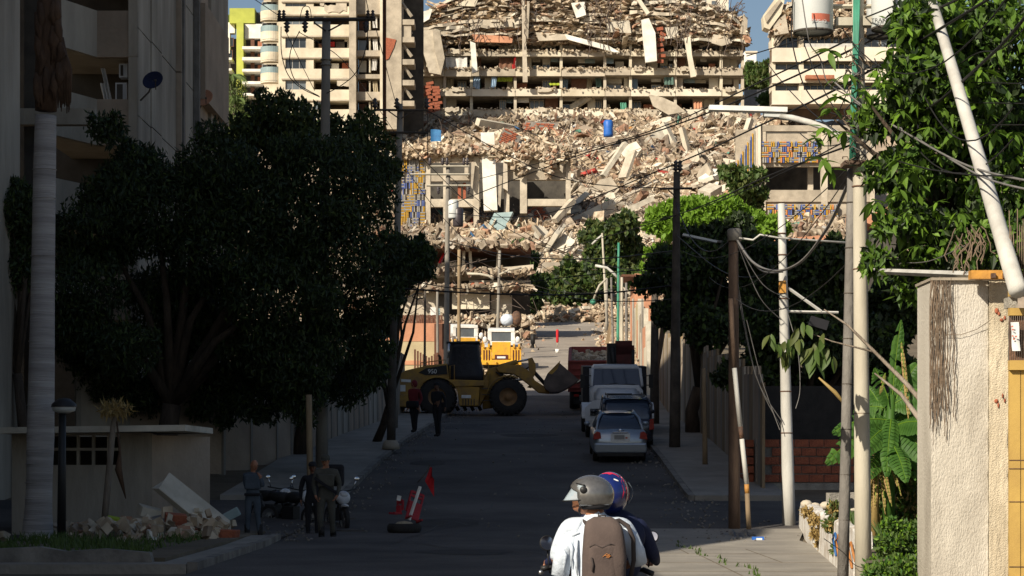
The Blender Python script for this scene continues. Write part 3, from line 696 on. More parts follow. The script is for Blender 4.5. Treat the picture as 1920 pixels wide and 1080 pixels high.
for k in range(13):
    f0 = k/13
    yf = (lambda x, f0=f0: top(x)+4+(78-top(x))*f0+5*math.sin(x/47.+k)*(1-f0))
    for seg in range(3):
        xa = 778+seg*206+rnd.uniform(-12,12)*(seg>0); xb = 778+(seg+1)*206+rnd.uniform(-8,14)*(seg<2)
        layer(xa, min(xb,1396), yf, rnd.choice([2.2,3.5,5,6.5]), -1.1-.04*k+rnd.uniform(-.6,.9), rnd.choice(['dust_concrete','tan_concrete','pale_concrete','tan_concrete']), n=16)
part(t,'crushed_core',(786,1390,60,80,5,'tan_concrete',1.6),(800,1380,30,60,5,'tan_concrete',2.2),(840,1340,-30,30,5,'tan_concrete',2.8), Y=Yc)
# debris jammed between the layers
n = 17000; px = rng.uniform(776,1396,n); tp = np.interp(px, [775,790,820,860,1000,1150,1290,1345,1380,1396], [48,30,12,-6,-20,-14,-4,20,34,60]); py = tp+(84-tp)*rng.random(n)
C = np.stack([(px-960)*Yc/F, Yc-.7+rng.uniform(-.6,1.4,n), CH+(HZ-py)*Yc/F], -1); s = .16*(6.5)**(rng.random(n)**3)
S = np.stack([s*rng.uniform(.8,4.2,n), s*.8, s*rng.uniform(.10,.4,n)], -1); V, Fq = chunks(C, S, rotmats(n, tilt=.3))
b_ = npobj('crushed_debris', npmesh('crushed_debris', V, Fq, ['rubble_mix']), t); b_['kind'] = 'stuff'
n = 1300; px = rng.uniform(784,1394,n); ra = rng.choice([98,98,131,131,169,207],n)+rng.normal(-.5,1.0,n)
C = np.stack([(px-960)*Yc/F, Yc-1.1+rng.uniform(-.4,.9,n), CH+(HZ-ra)*Yc/F], -1); V, Fq = chunks(C, rng.uniform(.06,.34,(n,3)), rotmats(n))
b_ = npobj('ledge_debris', npmesh('ledge_debris', V, Fq, ['rubble_dusty']), t); b_['kind'] = 'stuff'
# big hanging pieces
def hang(poly, d, m, dy, nm='hanging_slab'):
    b = MB(); ragged(b, poly, Yc, d, m, dy); return b.build(nm, t, True)
hang([(783,64),(812,62),(834,118),(828,146),(806,142)],.8,'dust_concrete',-2.6); hang([(812,62),(826,66),(835,116),(828,146),(816,100)],.4,'tan_concrete',-2.95)
hang([(1200,46),(1214,43),(1226,70),(1229,122),(1208,125),(1204,90)],.7,'white_paint',-3.4); hang([(1183,-4),(1190,-6),(1216,32),(1210,36)],.5,'cream_clean',-3.2,'leaning_beam')
hang([(1280,80),(1291,76),(1294,110),(1302,150),(1292,152)],.5,'cream_clean',-3.2,'hanging_column'); hang([(882,84),(892,88),(896,140),(886,144)],.5,'white_paint',-2.8)
hang([(786,84),(792,82),(794,220),(786,222)],.6,'cream_clean',-2.4,'leaning_column'); hang([(780,152),(790,150),(778,180),(763,178)],.5,'cream_wall',-2.6); hang([(776,176),(792,168),(790,196),(778,190)],.5,'cream_clean',-2.7); hang([(770,192),(782,190),(772,215),(764,212)],.5,'cream_wall',-2.5)
hang([(978,8),(984,8),(989,160),(980,160)],.5,'dust_concrete',-2.8,'exposed_column'); hang([(988,10),(993,10),(990,80),(986,80)],.5,'tan_concrete',-2.9,'exposed_column')
hang([(1135,48),(1178,44),(1182,68),(1140,66)],.4,'pale_concrete',-2.4,'tilted_wall'); hang([(1245,58),(1268,56),(1270,76),(1250,76)],.4,'pale_concrete',-2.5,'tilted_wall'); hang([(1335,70),(1362,76),(1370,86),(1350,92),(1330,86)],.4,'dust_concrete',-2.4,'tilted_wall')
hang([(874,5),(900,-6),(892,18),(856,16)],.4,'cream_wall',-2.2,'tilted_wall'); hang([(880,42),(960,44),(962,56),(885,58)],.4,'dust_concrete',-2.3,'tilted_wall'); hang([(886,70),(962,74),(960,86),(890,84)],.4,'orange_wall',-2.3,'tilted_wall')
hang([(776,32),(812,24),(806,42),(782,56)],.4,'white_paint',-2.5,'tilted_wall'); hang([(1058,70),(1140,92),(1160,104),(1150,104),(1062,80)],.4,'white_paint',-2.6,'fallen_slab'); hang([(1070,12),(1095,10),(1098,34),(1080,40)],.4,'white_paint',-2.4,'tilted_wall')
hang([(1004,66),(1062,70),(1064,80),(1010,82)],.5,'dust_concrete',-2.2,'fallen_slab'); hang([(1392,30),(1399,42),(1398,70),(1384,68)],.5,'tan_concrete',-2.0,'tilted_wall')
hang([(1214,184),(1240,190),(1262,200),(1282,216),(1250,222),(1222,206)],.6,'dust_concrete',-3.4,'fallen_slab')
for (x,y0,y1) in ((806,160,212),(819,168,214)):
    b = B('brick_red'); 
    for j in range(9): b.box((X_(x+rnd.uniform(-4,4),Yc),Yc-1.6,Z_(y0+(y1-y0)*j/8,Yc)),(m_(14,Yc),.5,m_(5,Yc)),(0,rnd.uniform(-.4,.1),0))
    b.build('broken_brickwork', t, True)
b = B('brick_red')
for j in range(7): b.box((X_(1238+rnd.uniform(-3,3),Yc),Yc-2.2,Z_(60+j*10,Yc)),(m_(12,Yc),.5,m_(6,Yc)),(0,rnd.uniform(-.6,.6),0))
b.build('broken_brickwork', t, True)
# hanging reinforcement bars
b = B('rebar')
for i in range(90):
    x = rnd.choice([rnd.uniform(860,1010),rnd.uniform(1095,1165),rnd.uniform(1230,1390)]); y = rnd.uniform(-5,70); L = rnd.uniform(12,60); p = [P(x+2.5*math.sin(k*1.7+i), y+L*k/5, Yc)+Vector((0,-3+rnd.uniform(-.3,.3),0)) for k in range(6)]
    b.tube(p, .055, 3, cap=False)
for i in range(14):
    x, y = 1368+rnd.uniform(-5,6), 28+rnd.uniform(-6,10); p = [P(x,y,Yc)]
    for k in range(4): x += rnd.uniform(2,9); y += rnd.uniform(-12,8); p.append(P(x,y,Yc)+Vector((0,-1,0)))
    b.tube(p,.07,3,cap=False)
o = b.build('reinforcement_bars', t, True); o['kind'] = 'stuff'
# intact bit of the top storey, right
part(t,'top_parapet',(1281,1318,3,22,.4,'cream_clean',-1.2),(1323,1364,3,24,.4,'cream_clean',-1.6), Y=Yc); part(t,'top_wall',(1284,1362,-40,3,2,'cream_wall',1), Y=Yc); window(t,1332,1342,6,13,Yc,n=1,dy=-1.75); window(t,1300,1358,-14,2,Yc,n=3,dy=.8)
part(t,'top_room',(1184,1282,-40,6,3,'tan_concrete',1), Y=Yc); window(t,1200,1268,-10,4,Yc,n=3,glass='glass_dark',dy=.8)
# ---- block on the right
Yr = 305
t = thing('apartment_block', 'cream apartment block with long window bands and a crumpled top, right of the sky gap', 'building', P(1600,230,Yr))
part(t,'rear_wall',(1450,1800,60,215,.5,'room_brown',4), Y=Yr)
for i,(a,b_) in enumerate(((92,118),(133,158),(172,198))):
    part(t,'parapet',(1446,1500,a,b_,.3,'cream_clean',-.9),(1500,1800,a-1,b_-1,.3,'cream_clean',-1.1), Y=Yr)
    part(t,'floor_slab',(1447,1800,b_-4,b_-2,4.5,'tan_concrete',-.7), Y=Yr)
for i,(a,b_) in enumerate(((68,91),(118,132),(158,171))):
    for (xa,xb) in ((1446,1453),(1497,1506),(1598,1604),(1698,1706)): part(t,'pier',(xa,xb,a,b_,3,'cream_wall',-.5), Y=Yr)
    for (xa,xb,n_) in ((1454,1497,2),(1507,1560,4),(1562,1596,3),(1605,1650,3),(1652,1697,3),(1707,1760,4)): window(t,xa,xb,a,b_,Yr,'pole_cream',rnd.choice(['glass_dark','glass_grey']),n_,dy=.5)
part(t,'awning',(1507,1560,146,153,1.4,'terracotta',-2.3), Y=Yr); part(t,'railing',(1508,1596,84,91,.06,'pole_white',-1.0), Y=Yr)
part(t,'balcony_band',(1556,1640,38,50,.5,'pale_concrete',-1.2), Y=Yr)
Ys_ = Yc; Yc = Yr
for k in range(7):
    yf = (lambda x, k=k: float(np.interp(x,[1440,1470,1500,1800],[52,14,-2,-10]))+4+k*8.5+3*math.sin(x/30.+k)); layer(1448+rnd.uniform(0,8), 1790, yf, 5, -.6+rnd.uniform(-.4,.4), rnd.choice(['dust_concrete','tan_concrete','pale_concrete']), n=26)
hang([(1428,34),(1452,0),(1468,6),(1462,30),(1440,60),(1430,56)],2.6,'cream_wall',-1.8,'tipped_corner'); hang([(1430,36),(1458,4),(1462,8),(1434,48)],.3,'tan_concrete',-2.1,'tipped_corner'); hang([(1447,50),(1470,30),(1476,66),(1450,70)],.8,'dust_concrete',-1.6,'tilted_wall')
part(t,'crushed_core',(1462,1790,10,68,4,'tan_concrete',1.0), Y=Yr)
n = 5200; px = rng.uniform(1446,1790,n); tp = np.interp(px,[1440,1470,1500,1800],[50,10,-4,-12]); py = tp+(68-tp)*rng.random(n)
C = np.stack([(px-960)*Yr/F, Yr-.6+rng.uniform(-.8,1.4,n), CH+(HZ-py)*Yr/F], -1); s = .16*(6)**(rng.random(n)**3)
V, Fq = chunks(C, np.stack([s*1.4, s*.8, s*rng.uniform(.12,.5,n)],-1), rotmats(n, tilt=.6)); b_ = npobj('crushed_debris', npmesh('crushed_debris', V, Fq, ['rubble_mix']), t); b_['kind'] = 'stuff'
Yc = Ys_
# ---- white houses and trees in the sky gap
t = thing('house', 'small white flat-roofed house on the hill in the sky gap', 'house', P(1420,190,420)); part(t,'wall',(1395,1418,98,140,6,'white_paint',0),(1397,1420,96,99,6,'cream_clean',-.3), Y=420); window(t,1400,1408,112,122,420,n=1,dy=-.05)
t = thing('garden_wall', 'grey and white garden wall below the trees in the sky gap', 'wall', P(1420,200,340)); part(t,'wall_panel',(1396,1419,168,200,1,'frame_grey',0), Y=340); part(t,'wall_panel',(1419,1450,168,200,1,'white_paint',0), Y=340)
# ---- podium with mural, left
Yp = 266
t = thing('podium_building', 'gutted podium with blue and yellow louvred mural and open concrete frame', 'building', P(880,465,Yp))
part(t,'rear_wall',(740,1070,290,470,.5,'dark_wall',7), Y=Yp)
part(t,'side_wall',(741,744,290,470,7,'tan_concrete',0), Y=Yp); part(t,'side_wall',(1063,1070,300,400,7,'tan_concrete',0), Y=Yp)
for (x0,x1,y0,y1,m) in ((745,900,283,301,'dust_concrete'),(830,900,326,338,'tan_concrete'),(797,830,327,340,'tan_concrete'),(797,900,373,388,'dust_concrete'),(797,900,425,438,'dust_concrete'),(740,900,452,470,'dust_concrete'),(945,1066,300,322,'dust_concrete'),(945,1066,322,337,'tan_concrete'),(975,1066,373,386,'dust_concrete')): part(t,'beam',(x0,x1,y0,y1,1.1,m,0), Y=Yp)
for (x0,x1) in ((797,807),(831,843),(888,898),(975,988),(1061,1070),(945,955)): part(t,'column',(x0,x1,290,468 if x0 < 940 else 400,1.0,'dust_concrete',-.12), Y=Yp)
for y in (330,385,430): part(t,'inner_wall',(845,872,y+4,y+36,.3,'cream_wall',4), Y=Yp)
part(t,'red_column_remains',(858,864,345,376,.4,'brick_red',1),(868,873,340,376,.4,'brick_red',1.2), Y=Yp)
part(t,'mural_wall',(745,797,300,452,.4,'tan_concrete',.1), Y=Yp)
b = MB()
for blk in range(14):
    y0 = 300+blk*10.9
    for i in range(17):
        x = 746+i*3.0; m = rnd.choice(['mural_yellow','mural_yellow','mural_grey','mural_yellow']) if (math.sin(blk*.7+i*.45) > 0) else rnd.choice(['mural_blue','mural_blue','mural_grey'])
        if rnd.random() < .1: continue
        if math.sin(blk*1.3+i*.3) > .1: b.use(m); b.bx(X_(x,Yp),X_(x+1.9,Yp),Yp-.3,Yp+.1,Z_(y0+10.5,Yp),Z_(y0,Yp))
        else:
            for q in range(4): b.use(m if q%2 else 'mural_grey'); b.bx(X_(x,Yp),X_(x+3,Yp),Yp-.3,Yp+.1,Z_(y0+q*2.7+1.7,Yp),Z_(y0+q*2.7,Yp))
o = b.build('mural_fins', t, True); o['kind'] = 'stuff'
n = 2200; px = np.concatenate([rng.uniform(745,1066,n//2), rng.uniform(940,1075,n//2)]); py = np.concatenate([rng.normal(284,5,n//2), 284+rng.random(n//2)*(20+16*np.sin(px[n//2:]/9)+10*np.sin(px[n//2:]/3.7))])
C = np.stack([(px-960)*Yp/F, Yp-.4+rng.uniform(-.8,.8,n), CH+(HZ-py)*Yp/F],-1); V, Fq = chunks(C, rng.uniform(.1,.8,(n,3))*np.array([1.8,.8,.6]), rotmats(n,tilt=.6)); o = npobj('overflow_debris', npmesh('overflow_debris', V, Fq, ['rubble_mix']), t); o['kind'] = 'stuff'
b = MB()
for (x,y,l) in ((872,300,34),(884,306,50),(935,330,60),(944,300,60),(1050,300,26),(1012,290,30),(965,300,22)): ragged(b,[(x,y),(x+7,y+2),(x+5+rnd.uniform(-4,4),y+l),(x-1,y+l-6)],Yp,.5,rnd.choice(['dust_concrete','tan_concrete']),-.9)
o = b.build('hanging_fragments', t, True); o['kind'] = 'stuff'
# ---- mural building, right
Ym = 272
t = thing('mural_building', 'gutted low building with blue and orange fin mural on the right of the slope', 'building', P(1490,440,Ym))
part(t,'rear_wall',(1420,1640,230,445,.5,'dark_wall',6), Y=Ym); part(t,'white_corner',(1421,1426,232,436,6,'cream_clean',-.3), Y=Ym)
part(t,'beam',(1426,1640,235,246,.9,'tan_concrete',0), Y=Ym); part(t,'beam',(1426,1640,250,312,.9,'tan_concrete',.2), Y=Ym); part(t,'beam',(1426,1640,356,378,.9,'tan_concrete',.1), Y=Ym); part(t,'beam',(1426,1640,378,446,.6,'tan_concrete',.4), Y=Ym)
for (x0,x1) in ((1426,1436),(1540,1552),(1520,1530),(1632,1640)): part(t,'column',(x0,x1,235,440,.9,'dust_concrete',.05 if x0 != 1520 else 2.5), Y=Ym)
b = MB()
for (x0,x1,y0,y1) in ((1428,1540,266,306),(1438,1575,384,436)):
    nx_ = int((x1-x0)/4.2)
    for blk in range(int((y1-y0)/10)):
        for i in range(nx_):
            x = x0+i*4.2+(blk%2)*1.5; y = y0+blk*10; m = ['mural_yellow','mural_blue','mural_grey','orange_bright'][(i*3+blk*2+rnd.randint(0,1))%4]
            if rnd.random() < .12: continue
            if (i//4+blk)%2: b.use(m); b.bx(X_(x,Ym),X_(x+2.6,Ym),Ym-.35,Ym+.15,Z_(y+9.6,Ym),Z_(y,Ym))
            else:
                for q in range(3): b.use(m if q != 1 else 'mural_grey'); b.bx(X_(x,Ym),X_(x+4,Ym),Ym-.3,Ym+.15,Z_(y+q*3.3+2.2,Ym),Z_(y+q*3.3,Ym))
o = b.build('mural_fins', t, True); o['kind'] = 'stuff'
# receding wing with vertical fins, left of the white corner
part(t,'wing_wall',(1384,1421,236,410,.4,'tan_concrete',3), Y=Ym)
b = MB()
for i in range(12):
    x = 1384+i*3.1; y0 = 300-i*5.6; b.use(['mural_blue','mural_yellow','mural_grey'][i%3]); b.bx(X_(x,Ym),X_(x+1.7,Ym),Ym+2.6,Ym+3.05,Z_(min(y0+95,375),Ym),Z_(y0,Ym))
o = b.build('wing_fins', t, True); o['kind'] = 'stuff'
# ---- wrecked two-storey house up the street, left
Yh = 170
t = thing('wrecked_house', 'wrecked two-storey house with sagging dark roof slab and pale ground-floor wall', 'house', P(860,610,Yh))
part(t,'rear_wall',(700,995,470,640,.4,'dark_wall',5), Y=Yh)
part(t,'roof_slab',(700,996,464,471,6,'frame_wood',-.6),(720,992,459,464,5,'dust_concrete',0), Y=Yh)
b = MB(); ragged(b,[(800,515),(860,508),(960,502),(1000,498),(1000,506),(900,516),(805,524)],Yh,5,'dust_concrete',-1); b.build('sagging_slab', t, True)
part(t,'lower_beam',(880,995,527,534,.6,'pale_concrete',-.6), Y=Yh)
part(t,'upper_wall',(820,862,490,514,.4,'dust_concrete',1), Y=Yh)
for (x,l) in ((868,2),(884,-3),(932,3)): 
    b = B('pale_concrete'); b.tube([P(x,515,Yh),P(x+l,468,Yh)],.13,6,smooth=False); b.build('prop', t, True)
b = B('flag_red'); b.tube([P(824,494,Yh),P(833,475,Yh)],.12,4); b.build('red_pipe', t, True)
part(t,'ground_wall',(848,918,546,580,.4,'cream_wall',-.4),(720,836,545,600,.4,'dust_concrete',-.2),(921,960,552,612,.4,'pale_concrete',.6), Y=Yh)
part(t,'doorway',(821,834,552,576,.1,'dark_wall',-.28), Y=Yh)
b = B('brick_red'); 
for x in (888,903): b.ball(P(x,534,Yh-1),(.28,.3,.2))
b.build('clay_tanks', t, True)
part(t,'window_box',(808,818,578,612,.2,'cloth_white',-1.2),(820,826,580,612,.2,'glass_rail',-1.2), Y=Yh)
n = 1300; px = rng.uniform(715,1000,n); py = rng.choice([512,541,600,608,628,462],n)+rng.normal(0,2.5,n); C = np.stack([(px-960)*Yh/F, Yh-1.3+rng.uniform(-.5,.8,n), CH+(HZ-py)*Yh/F],-1)
V, Fq = chunks(C, rng.uniform(.07,.42,(n,3))*np.array([1.8,1,.6]), rotmats(n)); o = npobj('fallen_masonry', npmesh('fallen_masonry', V, Fq, ['rubble_mix']), t); o['kind'] = 'stuff'
b = B('rebar')
for i in range(40):
    x, y = rnd.uniform(730,1000), rnd.uniform(480,600); b.tube([P(x,y,Yh-1.5),P(x+rnd.uniform(-20,20),y+rnd.uniform(-20,20),Yh-1.2),P(x+rnd.uniform(-40,40),y+rnd.uniform(-20,30),Yh-1)],.03,3,cap=False)
o = b.build('loose_bars', t, True); o['kind'] = 'stuff'
# ---- orange and ochre wall house
Yo = 119
t = thing('street_house', 'low ochre house with orange bands and brown parapet beside the loader', 'house', P(760,735,Yo))
part(t,'wall',(696,832,606,640,4,'orange_wall',0),(696,832,640,676,4,'ochre_wall',.02),(696,832,676,684,4,'orange_wall',-.02),(696,832,684,770,4,'ochre_wall',.02), Y=Yo)
part(t,'gatepost',(815,845,608,690,.5,'frame_wood',-.6), Y=Yo)
for i in range(20): part(t,'parapet_slat',(746+i*4.2,749.4+i*4.2,590,606,.1,'frame_wood',.3), Y=Yo)
for i in range(12): part(t,'gate_slat',(778+i*5.2,781.5+i*5.2,672-abs(i-5)*3,700,.1,'frame_wood',-1.1), Y=Yo)
# ---- houses at the right end of the street
t = thing('brick_house', 'tall narrow orange brick house on the right behind the tangle of poles', 'house', P(1200,640,160)); part(t,'wall',(1190,1224,513,640,6,'orange_wall',0), Y=160)
part(t,'roof_slab',(1165,1226,516,520,6,'frame_wood',-.7), Y=160); part(t,'window_band',(1196,1208,575,585,.2,'glass_dark',-.1), Y=160)
t = thing('street_wall', 'row of cream and brick wall panels lining the right kerb up the street', 'wall', (9,130,G(130)))
for i in range(14):
    Y = 117+i*4.4; x = RE(Y)+1.3; m = ['cream_wall','ochre_wall','tan_concrete','orange_wall','pale_concrete'][(i*3)%5]; b = B(m); h = 2.6+((i*37)%10)*.12
    b.bx(x, x+.25, Y, Y+4.2, G(Y)-.5, G(Y)+h); b.build('wall_panel', t, True)
    b = B('pale_concrete'); b.bx(x-.08, x+.3, Y-.2, Y-.003, G(Y)-.5, G(Y)+h+.15); b.build('wall_post', t, True)
# ---- tiled roof house glimpsed right
t = thing('tiled_roof_house', 'low house with terracotta tiled roof glimpsed between the right-hand trees', 'house', P(1640,560,125)); b = B('orange_wall')
b.prism([(X_(1395,125),Z_(452,125)),(X_(1560,125),Z_(440,125)),(X_(1560,125),Z_(448,125)),(X_(1395,125),Z_(462,125))],125,129,'xz'); b.prism([(X_(1612,125),Z_(412,125)),(X_(1670,125),Z_(385,125)),(X_(1700,125),Z_(400,125)),(X_(1640,125),Z_(424,125))],125,129,'xz'); b.build('tiled_roof', t, True)
part(t,'wall',(1400,1560,456,620,3,'cream_wall',.6),(1640,1700,410,620,3,'dark_wall',.6), Y=125)
# ================================================================== BUILDINGS THAT SHADE THE STREET, LEFT
Yn = 71
t = thing('apartment_building', 'weathered concrete apartment building with deep balconies in shade behind the left tree', 'building', P(200,800,Yn))
S0 = 59.15
def nz(y): return Z_(y,Yn)
FACE = -11.85
# street-side wall: panels between vertical joints, each its own piece
b = B('stucco_shade'); b.bx(-24, FACE-.3, Yn+3.4, 93.5, .5, 27); b.build('wall', t, True)
yy = 71.0
for i,(L,m,pr) in enumerate([(2.4,'stucco_shade',0),(2.2,'stucco_shade',.05),(3.4,'stucco_shade',0),(1.2,'stucco_panel',.18),(3.0,'stucco_shade',.04),(4.2,'stucco_panel',0),(5.2,'stucco_shade',.12)]):
    for k in range(9):
        z0 = 1.5+k*2.79; b = B(m); b.bx(FACE-.3, FACE+pr, yy+.03, yy+L-.03, z0+.02, z0+2.77); b.build('wall_panel', t, True)
    yy += L
for (Y0,Y1,z0,z1) in ((79.2,79.5,1,26),(83,83.3,1,26)): b = B('pole_grey'); b.bx(FACE+.06,FACE+.26,Y0,Y1,z0,z1); b.build('drain_pipe', t, True)
b = B('stucco_panel')
for k in (4,): b.bx(FACE, FACE+.35, 84, 91, nz(60), nz(60)+3.6)
b.build('box_window', t, True)
# front face with balconies: floors at these photo rows
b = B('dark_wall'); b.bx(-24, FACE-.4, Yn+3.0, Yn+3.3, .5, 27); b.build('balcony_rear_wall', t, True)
for k,(pt,pb) in enumerate(((-145,-60),(20,107),(186,272),(350,436),(515,600))):
    b = B('stucco_panel'); b.bx(X_(182,Yn), X_(258,Yn), Yn, Yn+.2, nz(pb), nz(pt)); b.build('balcony_parapet', t, True)
    b = B('stucco_shade'); x0, x1 = X_(182,Yn), X_(100,Yn)
    b.prism([(x0,Yn+.01),(x0,Yn+.22),(x1,Yn-3.2),(x1,Yn-3.4)], nz(pb), nz(pt), 'xy'); b.build('balcony_parapet', t, True)
    b = B('tan_concrete'); b.prism([(X_(258,Yn),Yn+.22),(X_(258,Yn),Yn+3),(X_(100,Yn),Yn+3),(X_(100,Yn),Yn-3.1),(X_(182,Yn),Yn+.22)], nz(pb)-.02, nz(pb)+.12, 'xy'); b.build('balcony_slab', t, True)
    b = B('stucco_shade'); b.bx(X_(258,Yn), FACE-.3, Yn-.05, Yn+.8, nz(pb)+.02-0, nz(pt)+1.3); b.build('corner_pier', t, True)
    if k < 4:
        b = B('stucco_shade'); b.bx(X_(258,Yn), FACE-.3, Yn-.03, Yn+.8, nz(pt+0)+1.3, nz(pt)+1.42); b.build('corner_pier', t, True)
for (x0,x1,y0,y1) in ((218,234,114,140),(211,233,150,187)):
    r_ = B('truck_white'); r_.bx(X_(x0,Yn), X_(x1,Yn), Yn+.5, Yn+.9, nz(y1), nz(y0)); a = r_.build('air_conditioner', t, True)
    g = B('dark_wall'); g.bx(X_(x0+3,Yn), X_(x1-8,Yn), Yn+.47, Yn+.5, nz(y1-3), nz(y0+3)); g.build('fan_grille', a, True)
curtain(t,180,196,150,188,Yn,'cloth_white','hanging_cloth',dy=.6); curtain(t,182,190,122,160,Yn,'cloth_white','hanging_cloth',dy=.6)
# left wing nearer the camera
b = B('stucco_shade'); b.bx(-24, X_(34,66), 63, 66, .3, 27); b.build('wing_wall', t, True)
for k,(a,c) in enumerate(((-40,22),(26,100),(104,190),(225,300),(305,360),(380,470),(500,560),(600,660),(690,760))):
    b = B('pole_grey' if k%2 else 'stucco_shade'); b.bx(-24, X_(38,65)+(k%2)*.06, 62.8, 63.02-(k%3)*.01, Z_(c,65), Z_(a,65)); b.build('wing_panel', t, True)
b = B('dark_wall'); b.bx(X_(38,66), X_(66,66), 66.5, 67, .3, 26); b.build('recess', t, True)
b = B('stucco_shade'); b.bx(X_(36,66), X_(180,66), 65.8, 66.2, Z_(235,66), Z_(205,66)); b.build('link_beam', t, True)
# satellite dishes
def dish(px, py, Y, r, label, m='pole_dark'):
    s_ = thing('satellite_dish', label, 'satellite dish', P(px,py,Y)); b = B(m, True)
    mm = Matrix.Translation(Vector((0,0,0)))@Euler((R(62),R(14),R(-20))).to_matrix().to_4x4()
    b.lathe([(.001,-.10*r),(r*.5,-.05*r),(r*.85,.04*r),(r,.12*r),(r*1.02,.10*r),(r*.84,.0),(.001,-.16*r)], n=20, M4=mm); b.build('dish', s_)
    b = B('pole_dark'); b.tube([(0,.05,0),(-.15,.1,-.35),(-.42,.1,-.62)],.03,6); b.build('bracket', s_)
    b = B('pole_dark'); b.tube([(.1,-.1,-.3),(.15,-.5,-.1)],.015,5); b.box((.15,-.5,-.08),(.06,.08,.06)); b.build('receiver', s_)
dish(287,151,70.6,.33,'dark blue satellite dish on the building corner','jacket_navy'); dish(382,184,84,.36,'small pinkish satellite dish near the far end of the shaded building wall','orange_wall')
# more of the same block outside the frame, down the street: they throw the street's shade
t = thing('apartment_building', 'long apartment block along the left side of the street, beyond the left edge', 'building', (-13.2,42,0))
b = B('stucco_shade'); b.bx(-26, -13.4, 26.9, 61, -.2, 33); b.build('wall', t, True)
for k in range(10):
    for j in range(6):
        b = B('glass_dark'); b.bx(-13.42,-13.36, 28.5+j*5.4, 31+j*5.4, 1.2+k*3, 2.6+k*3); b.build('window', t, True)
t = thing('apartment_building', 'lower house along the left side of the street, beyond the left edge', 'building', (-13,14,0))
b = B('stucco_shade'); b.bx(-24, -12.9, 5, 26.7, -.2, 15.3); b.build('wall', t, True)
b = B('stucco_panel'); b.prism([(20,15.52),(26.7,15.52),(26.7,19.8),(24.6,19.3),(22.6,17.4),(20,15.9)],-18,-12.95,'yz'); b.build('roof_shade_block', t, True)  # unseen roof block, added and shaped to set the shadow edge on the pavement
b = B('tan_concrete'); b.bx(-24.2, -12.7, 4.8, 26.8, 15.3, 15.5); b.build('roof_slab', t, True)

# ================================================================== HUT, LOW WALL, FENCE
Yk = 48.5
t = thing('guard_hut', 'small concrete hut with flat slab roof and vent blocks left of the street', 'hut', (X_(170,Yk),Yk,.1))
b = B('stucco_shade'); b.bx(X_(22,Yk), X_(285,Yk), Yk, Yk+.15, .05, Z_(812,Yk)-.75); b.bx(X_(225,Yk), X_(285,Yk), Yk, Yk+.15, Z_(812,Yk)-.75, Z_(812,Yk)); b.bx(X_(22,Yk),X_(60,Yk),Yk,Yk+.15,Z_(812,Yk)-.75,Z_(812,Yk)); b.build('wall', t, True)
b = B('stucco_panel'); b.prism([(X_(285,Yk),Yk-.003),(X_(337,Yk)+.25,Yk+3),(X_(337,Yk)+.1,Yk+3.1),(X_(285,Yk)-.12,Yk+.15)], .05, Z_(816,Yk), 'xy'); b.build('side_wall', t, True)
b = B('stucco_shade')
for i in range(7):
    x = X_(60,Yk)+i*.33; b.bx(x-.03, x+.03, Yk+.02, Yk+.13, Z_(812,Yk)-.75, Z_(812,Yk))
for z in (0,.37,.7): b.bx(X_(60,Yk), X_(225,Yk), Yk, Yk+.14, Z_(812,Yk)-.75+z, Z_(812,Yk)-.69+z)
b.build('vent_blocks', t, True)
b = B('pale_concrete'); b.box(((X_(185,Yk)),Yk+1.2,Z_(806,Yk)),(m_(350,Yk),4.4,.13),(0,R(-.8),0)); b.build('roof_slab', t, True)
b = B('dark_wall'); b.bx(X_(22,Yk),X_(280,Yk),Yk+2.8,Yk+3,.1,Z_(816,Yk)); b.build('rear_wall', t, True)
# raised bed wall in the corner
b = B('kerbstone'); pts = [(-9.6,.33),(-8.2,.30),(-7.3,.34),(-6.9,.27),(-6.3,.31),(-5.6,.25)]
b.prism([(-9.6,-.1)]+pts+[(-5.5,-.1)], 34.6, 34.85, 'xz'); b.use('earth'); b.bx(-9.6,-5.4,34.86,49,-.05,.16); tag(b.build('retaining_wall'),'low crumbling wall along the raised bed at the bottom left corner','wall')
def grassy(name, label, x0, x1, y0, y1, n, h, m='grass', z=None, cat='grass', mask=None):
    X = rng.uniform(x0,x1,n); Y = rng.uniform(y0,y1,n)
    if mask is not None: k = mask(X,Y); X, Y = X[k], Y[k]; n = len(X)
    Z = (hz(X,Y) if z is None else np.full(n,z)); hh = h*rng.uniform(.4,1.2,n); a = rng.uniform(0,2*PI,n); lean = rng.normal(0,.35,(n,2))*hh[:,None]
    w_ = .012+.012*rng.random(n); dx = np.cos(a)*w_; dy = np.sin(a)*w_
    V = np.stack([np.stack([X-dx,Y-dy,Z],-1),np.stack([X+dx,Y+dy,Z],-1),np.stack([X+lean[:,0]+dx*.2,Y+lean[:,1],Z+hh],-1),np.stack([X+lean[:,0]-dx*.2,Y+lean[:,1],Z+hh],-1)],1).reshape(-1,3)
    return tag(npobj(name, npmesh(name, V, np.arange(4*n).reshape(n,4), [m])), label, cat, kind='stuff')
grassy('grass','dark grass in the raised bed round the palm trunk at bottom left',-9.5,-6.0,35,46,5200,.17,z=.14,mask=lambda X,Y: np.sin(X*2.3+Y*1.1)+np.sin(Y*2.9-X)+rng.normal(0,.7,len(X)) > -.1)
grassy('weeds','weeds growing along the crack of the sunlit pavement',3.0,4.8,32,46,1800,.07,z=.01,mask=lambda X,Y: np.abs(X-(3.25+.09*(46-Y)*.3+.12*np.sin(Y*1.7)))<.05)
